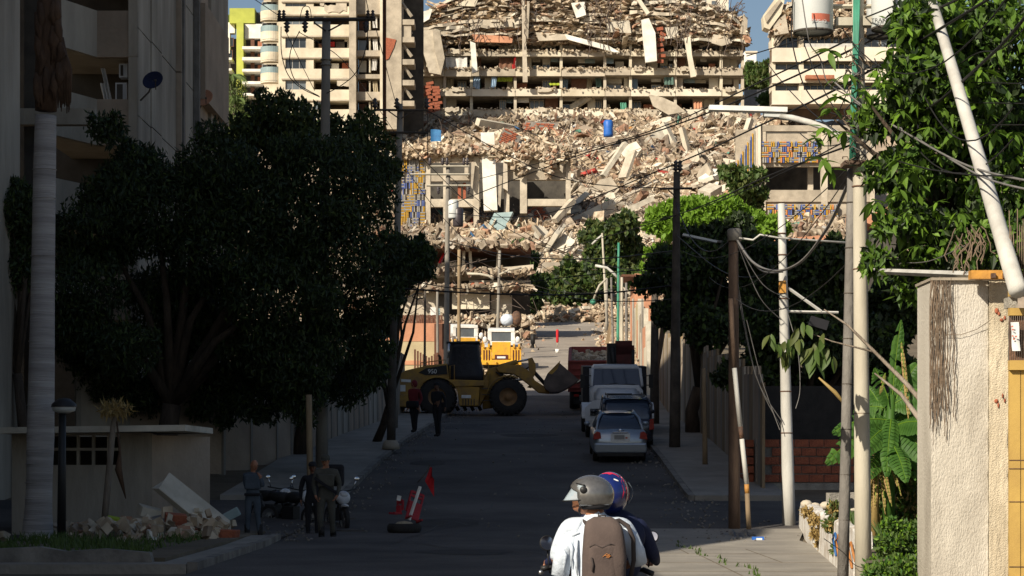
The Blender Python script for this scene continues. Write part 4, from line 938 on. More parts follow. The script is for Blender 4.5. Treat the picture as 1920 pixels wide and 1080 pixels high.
# rubble heap beside the hut
RH = [('concrete_slab','long broken slab leaning against the rubble heap by the hut',(-6.6,46.4,.72),(1.75,.62,.18),(R(38),R(40),R(5)),'pale_concrete'),
 ('concrete_block','dark round-edged block in the middle of the rubble heap by the hut',(-7.4,45.5,.35),(.85,.5,.32),(.1,-.2,.2),'pole_grey'),
 ('concrete_block','pale block standing upright in front of the rubble heap',(-7.35,44.2,.3),(.3,.2,.3),(.2,.3,.1),'pale_concrete'),
 ('concrete_block','light grey block at the top of the rubble heap, left of the leaning slab',(-7.5,46.5,.62),(.55,.4,.22),(.2,.25,.5),'pale_concrete'),
 ('brick_block','broken red brick course with mortar on the right of the rubble heap',(-6.2,44.5,.2),(1.5,.35,.28),(0,.05,.05),'brick_red'),
 ('brick_block','single brown brick piece on top of the red course',(-6.7,44.6,.5),(.45,.3,.26),(.1,.1,.3),'brick_red'),
 ('brick_block','reddish brick chunk at the left end of the rubble heap',(-8.6,45.5,.3),(.7,.35,.28),(0,0,.1),'brick_red'),
 ('concrete_block','small pale blue faced block right of the leaning slab',(-5.9,47,.55),(.4,.08,.2),(.1,-.5,.2),'glass_rail'),
 ('yellow_scrap','crumpled yellow scrap on the rubble heap beside the broken little palm',(-8.05,45.4,.45),(.3,.2,.18),(.2,.2,.2),'cloth_lime'),
 ('concrete_block','squared pale block at the foot of the rubble heap near the kerb',(-6.9,43.2,.2),(.28,.3,.28),(0,.1,.4),'white_paint')]
for (nm,lb,c,d,r_,m) in RH:
    b = B(m); e = Euler(r_).to_matrix(); vs = [e@Vector([q*dd*rnd.uniform(.85,1.1) for q,dd in zip(v,d)]) for v in BOXV]; b.add(vs,[tuple(f) for f in BOXF],False)
    o = b.build(nm, bevel=.015); o.location = c; tag(o, lb, nm.replace('_',' '))
n = 700; C = np.stack([np.minimum(rng.normal(-7.2,.75,n),-5.9), rng.normal(44.8,.8,n), .12+np.abs(rng.normal(0,.16,n))],-1); V, Fq = chunks(C, rng.uniform(.04,.24,(n,3)), rotmats(n))
tag(npobj('rubble_heap', npmesh('rubble_heap', V, Fq, ['rubble_mix'])), 'small broken bricks and mortar heaped beside the hut in the shade', 'rubble', kind='stuff')
# concrete panel fence on the left
t = thing('panel_fence', 'receding fence of tall weathered concrete panels behind the left sidewalk', 'fence', (-5.9,80,G(80)))
pts = [(-12.5,64.5),(-8.6,66.5),(-7.4,70)]+[(-7.0+.35*i*.5,70+i*3.2) for i in range(1,12)]
for i,(p,q) in enumerate(zip(pts[:-1],pts[1:])):
    seg = Vector((q[0]-p[0],q[1]-p[1],0)); L = seg.length; a = math.atan2(seg.y,seg.x); k_ = max(1,round(L/1.6))
    for j in range(k_):
        c = Vector((p[0],p[1],0))+seg*((j+.5)/k_); h = 2.9+rnd.uniform(-.06,.06); b = B('stucco_panel' if (i+j)%3 else 'stucco_shade'); b.box((0,0,0),(L/k_-.06,.1,h),(0,0,a)); o = b.build('fence_panel', t); o.location = Vector((c.x,c.y,G(c.y)+h/2))-t.location
        b = B('pole_concrete'); b.box((0,0,0),(.14,.16,h+.12),(0,0,a)); o = b.build('fence_post', t); c2 = Vector((p[0],p[1],0))+seg*(j/k_); o.location = Vector((c2.x,c2.y,G(c2.y)+h/2))-t.location
# right: board wall along the sidewalk
t = thing('board_wall', 'tall wall of upright weathered boards behind the right sidewalk in shade', 'wall', (7.2,85,G(85)))
for i in range(100):
    Y = 60.5+i*.53; b = B(['pole_wood','tan_concrete','stucco_panel','pole_concrete'][(i*7+i//3)%4]); h = 3.0+((i*13)%9)*.05+(.4 if i > 50 else 0); x = 6.75+.012*(Y-60); b.bx(x, x+.08, Y, Y+.5, G(Y)-.1, G(Y)+h); b.build('wall_board', t, True)

# ================================================================== RIGHT FOREGROUND
Yb = 62
t = thing('brick_wall', 'low wall of red clay blocks behind the white pole in shade', 'wall', (X_(1500,Yb),Yb,G(Yb)))
x0, x1 = X_(1425,Yb), X_(1600,Yb); zb = Z_(905,Yb)
b = B('mortar'); b.bx(x0,x1,Yb+.02,Yb+.16,G(Yb)-.3,Z_(823,Yb)-.02); b.build('mortar_bed', t, True)
b = B('block_grey'); b.bx(x0-.1,x1,Yb-.02,Yb+.019,G(Yb)-.3,zb-.01); b.build('concrete_base', t, True)
b = B('block_grey'); b.bx(x0-.12,x0+.1,Yb-.05,Yb+.2,G(Yb)-.3,Z_(823,Yb)); b.build('concrete_post', t, True)
bm_ = B('brick_red'); bm_.box((0,0,0),(.39,.16,.205)); me = bm_.mesh('brick')
for j in range(5):
    for i in range(7):
        o = bpy.data.objects.new('brick', me); col.objects.link(o); o.parent = t; o.location = Vector((x0+.33+i*.41+(.2 if j%2 else 0), Yb+.05+rnd.uniform(-.008,.008), zb+.12+j*.243))-t.location
b = B('brick_red'); 
for j in range(5): b.bx(x0-.36,x0-.13,Yb+.4,Yb+2.4,zb+j*.243+.02,zb+.22+j*.243)
b.build('return_course', t, True)
b = B('rubber'); b.bx(X_(1425,Yb+5),X_(1760,Yb+5),Yb+5,Yb+5.2,G(Yb),G(Yb)+3.0); tag(b.build('tree_shade_sheet'),'near-black sheet behind the low brick wall, standing in for tree shade','wall')  # near-black sheet added where tree shade lies; the darkness is its colour
# painted low wall running towards the camera
t = thing('low_wall', 'low peeling white wall with graffiti traces beside the sunlit pavement', 'wall', (5.4,42,0))
n = 28; b = B('low_wall'); rings = []
for i in range(n+1):
    u = i/28*.9; Y = 51.2-23*u; x = 6.55-2.12*u; zt = .70+rnd.uniform(-.05,.05)+(.04 if i%5 else -.10)
    rings.append([Vector((x,Y,-.05)),Vector((x+.02,Y,zt-.03)),Vector((x+.08,Y,zt)),Vector((x+.26,Y,zt-.02)),Vector((x+.3,Y,-.05))])
b.loft(rings, smooth=False); b.build('wall', t, True)
b = B('paper'); b2 = B('sticker_blue'); b3 = B('thread_orange')
for i,(u,bb) in enumerate(((.72,b2),(.76,b3),(.8,b2),(.84,b2),(.9,b3))):
    Y = 51.2-23*u; x = 6.55-2.12*u
    bb.tube([(x-.012,Y,.2),(x-.012,Y+.35,.45),(x-.012,Y+.1,.55),(x-.012,Y-.3,.3)],.02,4)
b2.build('painted_letters', t, True); b3.build('painted_letters', t, True)
# soil behind it
b = B('earth', True)
b.sheet(lambda u,v: Vector(((6.75-2.12*(28.8*v)/23 if v < .73 else 4.82-.17*(28.8*v-21))+u*9, 51-28.8*v, .52+.12*math.sin(u*9+v*14)+.25*u)), 12, 20); struct(b.build('garden_soil'))
b = B('earth'); b.bx(6.75,30,50.8,51.2,-.1,.6); struct(b.build('soil_bank'))
# grey hollow blocks standing on the wall end
def hblock(c, rz, label, up=False):
    t = thing('hollow_block', label, 'block', c, (0,0,rz)); b = B('block_grey')
    w_, h, d = .39,.19,.15
    if up: w_, h = .19, .39
    b.bx(-w_/2,w_/2,-d/2,-d/2+.03,0,h); b.bx(-w_/2,w_/2,d/2-.03,d/2,0,h); b.bx(-w_/2,-w_/2+.03,-d/2+.031,d/2-.031,0,h); b.bx(w_/2-.03,w_/2,-d/2+.031,d/2-.031,0,h); b.bx(-.015,.015,-d/2+.031,d/2-.031,.002,h-.002); b.build('block', t)
hblock((X_(1567,49),49,.60),.3,'grey hollow block lying on the far end of the low white wall'); hblock((X_(1568,49),49.1,.80),.35,'second hollow block stacked on the one at the wall end'); hblock((X_(1583,48),48,.62),.1,'upright hollow block behind the grey leaning pole',True); hblock((X_(1598,48.3),48.3,.62),-.2,'upright hollow block just left of the cream pole',True)
for k,(px,py) in enumerate(((1512,945),(1528,950),(1548,948),(1602,960))):
    b = B('dust_concrete'); b.ball((0,0,0),(.14,.1,.09),7,5); o = b.build('stone'); o.location = P(px,py,48); tag(o, ['tan stone on the end of the low white wall nearest the white pole','stone second from the white pole on the low wall','stone between the wall end and the hollow blocks','stone between the grey and the cream poles'][k], 'stone')
# rough pillar
Yq = 21
t = thing('gate_pillar', 'tall rough stucco gate pillar with dry vines, sunlit at the right edge', 'pillar', (X_(1815,Yq),Yq,0))
b = B('pillar_rough')
def rgh(x0,x1,y0,y1,yf,yb,m,nm):
    b = B(m); nx_, nz_ = 14, 60; X0, X1, Z0, Z1 = X_(x0,Yq), X_(x1,Yq), Z_(y1,Yq), Z_(y0,Yq); r_ = random.Random(3)
    H = [[(r_.uniform(-.004,.004), r_.uniform(-.006,.006)) for _ in range(nz_+1)] for _ in range(nx_+1)]
    b.sheet(lambda u,v: Vector((X0+(X1-X0)*u+(H[int(round(u*nx_))][int(round(v*nz_))][0] if 0 < v < 1 else 0), yf+H[int(round(u*nx_))][int(round(v*nz_))][1]+.006, Z0+(Z1-Z0)*v)), nx_, nz_)
    b.bx(X0+.006, X1-.006, yf+.014, yb, Z0, Z1-.004)
    return b.build(nm, t, True)
rgh(1746,1853,526,1190,Yq,Yq+.75,'pillar_rough','pillar_body'); rgh(1853,1889,528,1190,Yq-.035,Yq+.70,'pillar_warm','pillar_edge')
b = B('tan_concrete'); b.bx(X_(1744,Yq),X_(1889,Yq),Yq-.04,Yq+.78,Z_(526,Yq),Z_(521,Yq)); b.build('cap', t, True)
b = B('vine_dry')
for i in range(34):
    x = 1744+abs(rnd.gauss(0,19)); y = 522+rnd.uniform(-4,10); pts_ = []
    for k in range(14):
        pts_.append(P(x,y,Yq)+Vector((0,-.03-.01*rnd.random(),0))); x += rnd.uniform(-3.5,3.5); x = max(1742,min(x,1790)); y += rnd.uniform(8,32)
        if y > 860: break
    if len(pts_) > 2: b.tube(pts_, rnd.uniform(.002,.005), 4, cap=False)
for i in range(5):
    x, y = 1790+i*8, 640-i*2; 
b.tube([P(1770,628,Yq)+Vector((0,-.03,0)),P(1800,628,Yq)+Vector((0,-.03,0)),P(1830,618,Yq)+Vector((0,-.03,0)),P(1852,603,Yq)+Vector((0,-.05,0))],.003,4)
b.build('dry_vines', t, True)
b = B('brick_red')
for (x,y) in ((1873,588),(1878,600),(1869,583),(1884,596),(1868,752),(1880,742),(1872,760),(1884,751)): b.ball(P(x,y,Yq-.038),(.022*rnd.uniform(.4,1),.006,.03*rnd.uniform(.4,1)),6,4)
b.build('missing_plaster', t, True)
# steel bar and orange bracket on the pillar
t = thing('gate_rail', 'long white steel rail with orange rusty end resting on the gate pillar', 'rail', P(1760,515,22.5)); b = B('pole_white'); b.tube([P(1629,508,28),P(1830,516,20.9)],.035,4,smooth=False); b.build('rail', t, True)
b = B('bar_orange'); b.bx(X_(1818,20.8),X_(1898,20.8),20.72,20.86,Z_(524,20.8),Z_(508,20.8)); b.build('orange_end', t, True)
b = B('steel_rust'); 
for x in (1858,1880): b.bx(X_(x,20.8)-.02,X_(x,20.8)+.02,20.68,20.73,Z_(523,20.8),Z_(514,20.8))
b.build('bolt', t, True)
# gate
Yt_ = 20.5
t = thing('metal_gate', 'ochre metal gate with rusty top rails and a taped notice at the right edge', 'gate', P(1906,1000,Yt_))
for i in range(3): b = B('gate_ochre'); b.bx(X_(1892+i*22,Yt_)+.003,X_(1913+i*22,Yt_),Yt_,Yt_+.05,0,Z_(694,Yt_)); b.build('gate_panel', t, True)
for (y0,y1,m) in ((530,545,'steel_rust'),(545,556,'gate_ochre'),(578,592,'gate_ochre'),(676,694,'gate_ochre')): b = B(m); b.bx(X_(1891,Yt_),X_(1950,Yt_),Yt_-.05,Yt_+.03,Z_(y1,Yt_),Z_(y0,Yt_)); b.build('gate_rail', t, True)
for i in range(14): b = B('steel_rust'); b.bx(X_(1893+i*4,Yt_),X_(1895.6+i*4,Yt_),Yt_+.001,Yt_+.02,Z_(676,Yt_),Z_(592,Yt_)); b.build('gate_bar', t, True)
b = B('block_grey'); b.bx(X_(1891,Yt_),X_(1908,Yt_),Yt_,Yt_+.2,Z_(577,Yt_),Z_(557,Yt_)); b.build('block', t, True)
for y in (862,878,940,1062): b = B('steel_rust'); b.bx(X_(1892,Yt_),X_(1950,Yt_),Yt_-.006,Yt_+.001,Z_(y+1.5,Yt_),Z_(y,Yt_)); b.build('seam', t, True)
n_ = thing('notice', 'small white paper notice with red print on the gate', 'notice', P(1903,630,Yt_-.07)); b = B('paper'); b.sheet(lambda u,v: P(1895+15*u+3*(1-v),658-54*v,Yt_-.07)+Vector((0,.012*math.sin(u*5+v*7),0)),4,6); b.build('sheet_of_paper', n_, True)
b = B('sticker_red')
for (x,y) in ((1898,612),(1899,618),(1899,630),(1901,636),(1905,631)): b.box(P(x,y,Yt_-.1),(.018,.002,.012),(0,rnd.uniform(-.5,.5),0))
b.build('red_print', n_, True)

# ================================================================== POLES
def pole(name, label, px0, py0, px1, py1, Y, r0, r1, m, lean=0, cat='utility pole', n=12, base=None):
    p = P(px0,py0,Y)
    if base is not None: p.z = base
    q = P(px1,py1,Y+lean); t = thing(name, label, cat, p); b = B(m, True); k = 6
    b.tube([p+(q-p)*(i/k) for i in range(k+1)], [r0+(r1-r0)*i/k for i in range(k+1)], n); b.build('pole_shaft', t, True); return t
def arm(t, name, p, q, r, m, n=4, smooth=False): b = B(m); b.tube([p,q], r, n, smooth=smooth); return b.build(name, t, True)
def insul(t, p, s=1.0, up=True):
    b = B('insulator', True); d = 1 if up else -1
    b.lathe([(.02*s,0),(.03*s,.02*d*s),(.075*s,.05*d*s),(.03*s,.09*d*s),(.07*s,.12*d*s),(.03*s,.16*d*s),(.05*s,.2*d*s),(.01*s,.24*d*s)], p, n=8); b.build('insulator', t, True)
# left T pole over the dark tree
Y1 = 67
t = pole('utility_pole', 'tall concrete utility pole with wide crossarm rising out of the dark tree', 603,930,612,40,Y1,.19,.125,'pole_concrete',base=G(Y1))
arm(t,'crossarm',P(520,37,Y1-.2),P(704,36,Y1-.2),.06,'pole_dark'); arm(t,'brace',P(588,42,Y1-.2),P(611,58,Y1-.2),.025,'pole_dark'); arm(t,'brace',P(646,42,Y1-.2),P(616,58,Y1-.2),.025,'pole_dark')
for x in (524,532,576,690,699): insul(t,P(x,35,Y1-.2),1.1)
for x in (538,572,686): insul(t,P(x,39,Y1-.2),1.5,False)
b = B('pole_concrete'); 
for y in (112,122): b.lathe([(.14,-.02),(.17,-.02),(.17,.02),(.14,.02)], P(611.5,y,Y1), n=12)
b.build('clamp', t, True)
Y2 = 98
t = pole('utility_pole', 'grey utility pole with two crossarms just right of the dark tree', 738,830,750,195,88,.17,.11,'pole_concrete',base=G(88)); Y2=88
for (y,xa,xb) in ((206,700,800),(248,680,803)): arm(t,'crossarm',P(xa,y,Y2-.2),P(xb,y+1,Y2-.2),.045,'pole_dark')
arm(t,'brace',P(728,208,Y2-.2),P(748,222,Y2-.2),.025,'pole_dark'); arm(t,'brace',P(776,208,Y2-.2),P(752,222,Y2-.2),.025,'pole_dark'); arm(t,'hanger',P(802,200,Y2-.2),P(802,300,Y2-.2),.02,'pole_dark')
for x in (703,744,800): insul(t,P(x,204,Y2-.2),1.8)
Y3 = 112
t = pole('utility_pole', 'concrete utility pole with small transformers behind the loader cab', 836,776,840,312,Y3,.15,.10,'pole_concrete',base=G(Y3))
for (y,xa,xb) in ((312,805,880),(327,770,880),(348,800,882)): arm(t,'crossarm',P(xa,y,Y3-.2),P(xb,y,Y3-.2),.05,'pole_cream')
for x in (806,838,876,870,830): insul(t,P(x,310,Y3-.2),1.6)
for x in (822,878): insul(t,P(x,350,Y3-.2),1.6,False)
for (x,y) in ((858,385),(867,400)):
    b = B('transformer_grey' if x==858 else 'insulator', True); b.lathe([(.01,-.45),(.24,-.45),(.26,-.4),(.26,.4),(.2,.48),(.01,.5)], P(x-8,y+8,Y3-.4), n=12); b.build('transformer', t, True)
t = pole('utility_pole', 'thin straw-coloured post standing left of the yellow truck', 860,700,861,468,120,.10,.09,'pole_wood',base=G(120))
t = pole('utility_pole', 'slim grey pole in front of the ochre house wall', 796,740,797,545,114,.07,.05,'pole_dark',base=G(114)); b = B('cable_black'); b.tube([P(785+12*math.cos(a),555+5*math.sin(a),114) for a in [i*.6 for i in range(22)]],.03,4); b.build('cable_coil', t, True)
t = pole('utility_pole', 'light thin pole in front of the gate of the ochre house', 821,720,820,545,118,.08,.06,'pole_concrete',base=G(118))
t = pole('street_lamp', 'far double-armed street lamp behind the yellow truck', 932,660,937,470,150,.12,.09,'pole_concrete',base=G(150),cat='street lamp')
b = B('pole_cream', True); b.tube([P(925,524,149.8),P(916,517,149.8),P(900,514,149.8),P(876,513,149.8)],.09,6); b.build('lamp_arm', t, True); b = B('pole_cream', True); b.tube([P(936,515,149.8),P(955,506,149.8),P(978,502,149.8)],.08,6); b.build('lamp_arm', t, True)
# street lamp pole on left sidewalk (dark)
t = pole('street_pole', 'dark slim pole on the left sidewalk beside the fence', 733,828,741,455,74,.15,.10,'pole_dark',base=G(74)+.13); b = B('tan_concrete', True); b.lathe([(.001,.0),(.3,.0),(.27,.18),(.19,.3)], (X_(733,74),74,G(74)+.13), n=12); b.build('concrete_foot', t, True)
pole('post', 'tan wooden post beside the walking soldiers', 582,935,579,740,59.5,.09,.08,'pole_wood',base=G(59.5),cat='post'); 
# right side
Yw = 51.5
t = pole('utility_pole', 'white painted steel pole with rust bands before the brick wall', 1480,1003,1465,382,Yw,.155,.085,'pole_white',base=0)
for y in (438,560,734,812,478):
    b = B('steel_rust'); x = 1465+(y-382)*15/621; b.lathe([(.1+.05*(y-382)/621,-.015),(.112+.053*(y-382)/621,0),(.1+.05*(y-382)/621,.015)], P(x,y,Yw), n=12); b.build('rust_band', t, True)
b = B('bar_orange'); b.box(P(1467,538,Yw-.11),(.16,.05,.28)); b.build('rusty_clamp', t, True)
arm(t,'side_arm',P(1478,540,Yw),P(1540,584,Yw),.035,'pole_white'); arm(t,'side_arm',P(1478,584,Yw),P(1572,586,Yw),.03,'pole_white')
b = B('cloth_black'); b.box(P(1535,606,Yw),(.42,.2,.22),(0,.3,0)); b.build('floodlight', t, True)
t = pole('old_post', 'dark rusty steel post standing in the shade left of the leaning striped pipe', 1377,1003,1375,436,50.5,.135,.11,'pole_rust',base=0,cat='post'); b = B('pole_concrete'); b.lathe([(.001,.05),(.16,.05),(.16,.3),(.12,.33),(.001,.33)], P(1377,456,50.5), n=10); b.build('pole_cap', t, True)
b = B('pole_white', True); b.tube([P(1385,446,50.4),P(1412,450,50.3),P(1425,440,50.3),P(1460,446,50.4),P(1590,455,50.5)],.025,5); b.build('pipe_arm', t, True)
t = thing('striped_pipe', 'thin leaning pipe with peeling white and orange paint against the rusty post', 'pipe', P(1405,1008,50.2))
seg = [(1405,1008,1401,925,'pole_wood'),(1401,925,1400,908,'bar_orange'),(1400,908,1391,823,'pole_white'),(1391,823,1388,800,'steel_rust'),(1388,800,1377,690,'pole_white'),(1377,690,1370,560,'pole_rust')]
for (a,b_,c,d,m) in seg: b = B(m, True); b.tube([P(a,b_,50.2),P(c,d,50.2)],.055,8); b.build('pipe_section', t, True)
t = pole('utility_pole', 'dark wooden utility pole with black crossarm beside the parked truck', 1265,825,1269,322,75,.19,.11,'pole_dark',base=G(75)+.13)
arm(t,'crossarm',P(1237,354,74.8),P(1298,353,74.8),.04,'pole_dark'); arm(t,'brace',P(1253,356,74.8),P(1267,370,74.8),.02,'pole_dark')
for x in (1267,1275): insul(t,P(x,322,74.9),1.6)
b = B('transformer_grey'); b.box(P(1312,447,74),(1.15,.35,.07),(0,R(12),0)); lm = thing('street_lamp','flat grey lamp head on a curved arm above the parked truck','street lamp',P(1312,447,74)); b.build('lamp_head', lm, True); b = B('pole_grey',True); b.tube([P(1340,452,74),P(1362,455,74),P(1375,450,74)],.05,6); b.build('lamp_arm', lm, True)
pole('post', 'thin timber post against the board wall, right sidewalk', 1322,850,1320,690,68,.08,.07,'pole_wood',base=G(68)+.13,cat='post')
t = pole('utility_pole', 'dark forked pole behind the parked truck on the right sidewalk', 1227,755,1228,500,92,.2,.13,'pole_dark',base=G(92)+.13); arm(t,'leaning_prop',P(1230,700,92),P(1246,600,92),.12,'pole_rust',6)
# cluster of far poles
cl = [(1158,690,1160,455,140,.10,'cable_green','green pole in the cluster behind the red dump truck'),(1166,690,1166,520,136,.11,'pole_cream','cream pole in the cluster behind the red dump truck'),(1175,690,1174,530,131,.10,'pole_grey','grey pole, rightmost of the cluster behind the red dump truck'),(1150,680,1146,520,144,.09,'pole_grey','thin grey pole, leftmost of the cluster behind the red dump truck'),(1188,700,1187,560,128,.08,'pole_concrete','pale pole right before the orange brick house'),(1205,700,1204,560,126,.09,'pole_concrete','pale post in front of the cream wall panels up the street')]
for (a,b_,c,d,Y,r_,m,lb) in cl: pole('street_pole', lb, a,b_,c,d,Y,r_,r_*.7,m,base=G(Y),cat='pole')
t = pole('street_lamp','white street lamp pole with arm bent over the upper street',1139,640,1129,437,185,.13,.08,'pole_cream',base=G(185),cat='street lamp'); b = B('pole_white',True); b.tube([P(1130,440,185),P(1118,450,185),P(1110,458,185)],.09,5); b.build('lamp_arm', t, True)
t = pole('street_lamp','street lamp with a long white curved arm over the upper street',1163,680,1160,515,142,.12,.09,'pole_cream',base=G(142),cat='street lamp'); b = B('pole_white',True); b.tube([P(1159,522,142),P(1150,512,142),P(1138,502,142),P(1116,498,142)],.09,6); b.build('lamp_arm', t, True)
t = pole('street_lamp','drooping green lamp on a bent arm over the upper street',1137,640,1138,522,180,.11,.08,'pole_concrete',base=G(180),cat='street lamp'); b = B('pole_cream',True); b.tube([P(1138,522,180),P(1124,535,180),P(1117,550,180),P(1113,562,180)],.09,5); b.use('cable_green'); b.ball(P(1112,566,180),.25,6,5); b.build('lamp_arm', t, True)
o = stick('timber_brace','leaning timber brace at the foot of the pole cluster','timber',1138,645,1147,600,150,.25,.25,'pole_wood')
# main foreground pair of poles
Yf = 29
t = pole('utility_pole', 'cream steel utility pole carrying the transformers, nearest on the right', 1619,1110,1608,-60,Yf,.112,.075,'pole_cream',base=0)
for y in (775,1030,350,505): b = B('steel_rust'); b.lathe([(.09,-.012),(.108,0),(.09,.012)], P(1608+(y+60)/1170*11,y,Yf), n=12); b.build('band', t, True)
b = B('pole_rust'); b.bx(X_(1580,Yf),X_(1634,Yf),Yf-.2,Yf+.2,Z_(312,Yf),Z_(304,Yf)); b.build('bracket_plate', t, True)
b = B('cable_green', True)
for i in range(4): b.tube([P(1594+i*3,310,Yf-.15),P(1597+i*2.4,200,Yf-.14),P(1601+i*2.4,90,Yf-.14),P(1602+i*3,-20,Yf-.14)],.017,6)
b.build('green_conduit', t, True)
for k,(xa,xb,yb) in enumerate(((1487,1562,62),(1634,1711,56),(1625,1674,70))):
    Yx = Yf-.1 if k < 2 else Yf+.9; r_ = m_((xb-xa)/2,Yx); c = P((xa+xb)/2,yb,Yx); tr = B('transformer_grey', True)
    tr.lathe([(.001,.03),(r_*.93,.03),(r_*.96,0),(r_,.03),(r_,1.0),(r_*.95,1.05),(.001,1.08)], c, n=32); tr.build('transformer', t, True)
    dk = B('pole_dark', True); dk.lathe([(r_*.9,.0),(r_*1.003,-.005),(r_*1.003,.022),(r_*.98,.03)], c, n=32); dk.build('transformer_rim', t, True)
def patch(root, name, xa, xb, ya, yb, xc, Y, r_, m):     # label wrapped on a transformer
    b = B(m, True); c = X_(xc,Y)
    def f(u,v):
        x = X_(xa+(xb-xa)*u,Y)-c; return Vector((c+x, Y-math.sqrt(max((r_+.003)**2-x*x,0)), Z_(yb+(ya-yb)*v,Y)))
    b.sheet(f, 8, 1); return b.build(name, root, True)
Yx = Yf-.1; rr = m_(37.5,Yx)
pr = patch(t,'red_label',1517,1552,32,46,1524.5,Yx,rr,'sticker_red')
pr = patch(t,'blue_label',1692,1705,25,40,1672.5,Yx,rr+.006,'sticker_blue')
def txt(root, s, p, size, m, rz=0, name='lettering', tilt=0):
    c = bpy.data.curves.new(name,'FONT'); c.body = s; c.size = size; c.extrude = .002; c.align_x = 'CENTER'; c.align_y = 'CENTER'; o = bpy.data.objects.new(name, c); col.objects.link(o)
    dg = bpy.context.evaluated_depsgraph_get(); me = bpy.data.meshes.new_from_object(o.evaluated_get(dg)); bpy.data.objects.remove(o)
    me.materials.clear(); me.materials.append(M[m]); o = bpy.data.objects.new(name, me); col.objects.link(o); o.rotation_euler = (R(90),tilt,rz); o.parent = root
    q = root; off = Vector((0,0,0))
    o.location = Vector(p)-root.location; return o
txt(t,'TRANSEL',P(1656,38,Yx-rr*.93),.075,'ink',rz=-.25); txt(t,'MM',P(1698.5,32,Yx-rr*.80),.06,'paper',rz=.6); txt(t,'PELIGRO',P(1535,39,Yx-rr*1.0),.055,'paper',rz=.28)
b = B('pole_cream'); b.bx(X_(1566,Yf),X_(1598,Yf),Yf-.1,Yf+.1,Z_(50,Yf),Z_(35,Yf)); b.bx(X_(1616,Yf),X_(1634,Yf),Yf-.1,Yf+.1,Z_(50,Yf),Z_(32,Yf)); o = b.build('mounting_bracket', t, True); o['kind'] = 'stuff'
arm(t,'hanger_arm',P(1555,12,Yf),P(1640,12,Yf),.03,'pole_cream')
t = pole('conduit_pole', 'grey wrapped conduit pole leaning beside the cream utility pole', 1580,1110,1598,300,Yf+.3,.075,.062,'pole_grey',base=0)
for k in range(9): y = 380+k*85; b = B('pole_dark'); b.lathe([(.066,-.01),(.078,0),(.066,.01)], P(1596-(y-380)*.0215,y,Yf+.3), n=10); b.build('wrap', t, True)
t = pole('pole', 'thick white pipe leaning diagonally across the leafy tree to the gate', 1908,545,1742,-20,20.2,.082,.055,'pole_white',lean=6,cat='pole')
# fluorescent street lamp
t = thing('street_lamp','long white tube street lamp on a curved arm, in front of the right block','street lamp',P(1520,232,31)); b = B('lamp_white'); b.box((P(1402,205,33)),(m_(146,33),.2,m_(9,33)),(0,R(1.6),0)); b.build('lamp_head', t, True)
b = B('transformer_grey'); b.box(P(1450,216,33),(m_(36,33),.12,m_(8,33)),(0,R(3),0)); b.build('lamp_socket', t, True)
b = B('pole_white', True); b.tube([P(1463,219,33),P(1485,221,32.6),P(1520,230,32),P(1555,243,31.3),P(1590,262,30)],.045,8); b.build('lamp_arm', t, True)
# garbage and blue box
b = B('plastic_bag', True); r_ = random.Random(5)
b.sheet(lambda u,v: Vector((X_(1348+85*u,47.5), 47+2.2*v, .02+.14*math.sin(PI*u)*math.sin(PI*v)*(1+.5*math.sin(u*17+v*5))+.03*math.sin(u*41))), 26, 12); tag(b.build('garbage_bag'),'torn black garbage bag flattened at the foot of the posts','garbage bag')
b = B('blue_plastic'); b.box((0,0,.05),(.24,.14,.10)); b.use('paper'); b.box((.02,-.072,.05),(.12,.004,.05)); o = b.build('carton'); o.location = (X_(1421,46.2),46.2,.02); tag(o,'small light blue carton on the sunlit pavement by the black bag','carton')

# ================================================================== WIRES
WL = [0]
def wire(label, pts, r=.012, m='cable_black', sag=0, n=14, cat='cable', name='cable'):
    """pts: (px,py,Y) list"""
    P3 = [P(*q) for q in pts]
    if len(P3) == 2:
        a, c = P3; P3 = [a+(c-a)*(i/n)-Vector((0,0,sag*4*(i/n)*(1-i/n))) for i in range(n+1)]
    else:
        Q = []
        for i in range(len(P3)-1):
            p0, p1, p2, p3 = P3[max(i-1,0)], P3[i], P3[i+1], P3[min(i+2,len(P3)-1)]
            for k in range(6):
                u = k/6; Q.append(.5*((2*p1)+(p2-p0)*u+(2*p0-5*p1+4*p2-p3)*u*u+(3*p1-p0-3*p2+p3)*u**3))
        Q.append(P3[-1]); P3 = Q
    b = B(m, True); b.tube(P3, r, 5, cap=False); return tag(b.build(name), label, cat)
wire('power line from the transformers past the middle of the collapsed block to the lower left',[(1920,-60,22),(1750,20,26),(1440,165,40),(1250,240,52),(1060,300,66),(840,385,98)],.017)
wire('second power line just below, crossing the rubble to the transformer pole',[(1900,-30,22),(1600,150,30),(1440,228,40),(1235,320,55),(1000,405,80),(842,400,111)],.017)
wire('power line crossing under the white lamp and over the mural building',[(1600,270,29),(1440,330,38),(1300,392,55),(1150,440,80),(1010,475,100),(843,500,111)],.015)
wire('steep power line across the upper rubble from the transformer pole',[(1620,60,29),(1450,142,37),(1235,240,55),(1068,290,75),(900,335,100)],.014)
wire('thin wire from the double crossarm pole to the dark pole beside the truck',[(800,207,88),(1040,330,84),(1268,354,75)],.018)
wire('wire between the transformer pole and the dark pole, low over the trees',[(842,452,111),(950,478,100),(1100,486,88),(1266,470,75)],.022)
wire('lowest bundle of wires across the street above the trucks',[(742,540,74),(860,548,76),(1000,553,76),(1130,550,76),(1264,535,75)],.028)
wire('wire across the street just above the lowest bundle',[(742,520,74),(880,542,76),(1060,520,76),(1264,500,75)],.016)
wire('long slack wire from the dark pole to the white pole',[(1268,440,75),(1340,500,62),(1400,520,56),(1468,500,51.5)],.016)
wire('thin wire from the left T pole to the double crossarm pole',[(699,30,66.8),(725,130,76),(745,204,88)],.012)
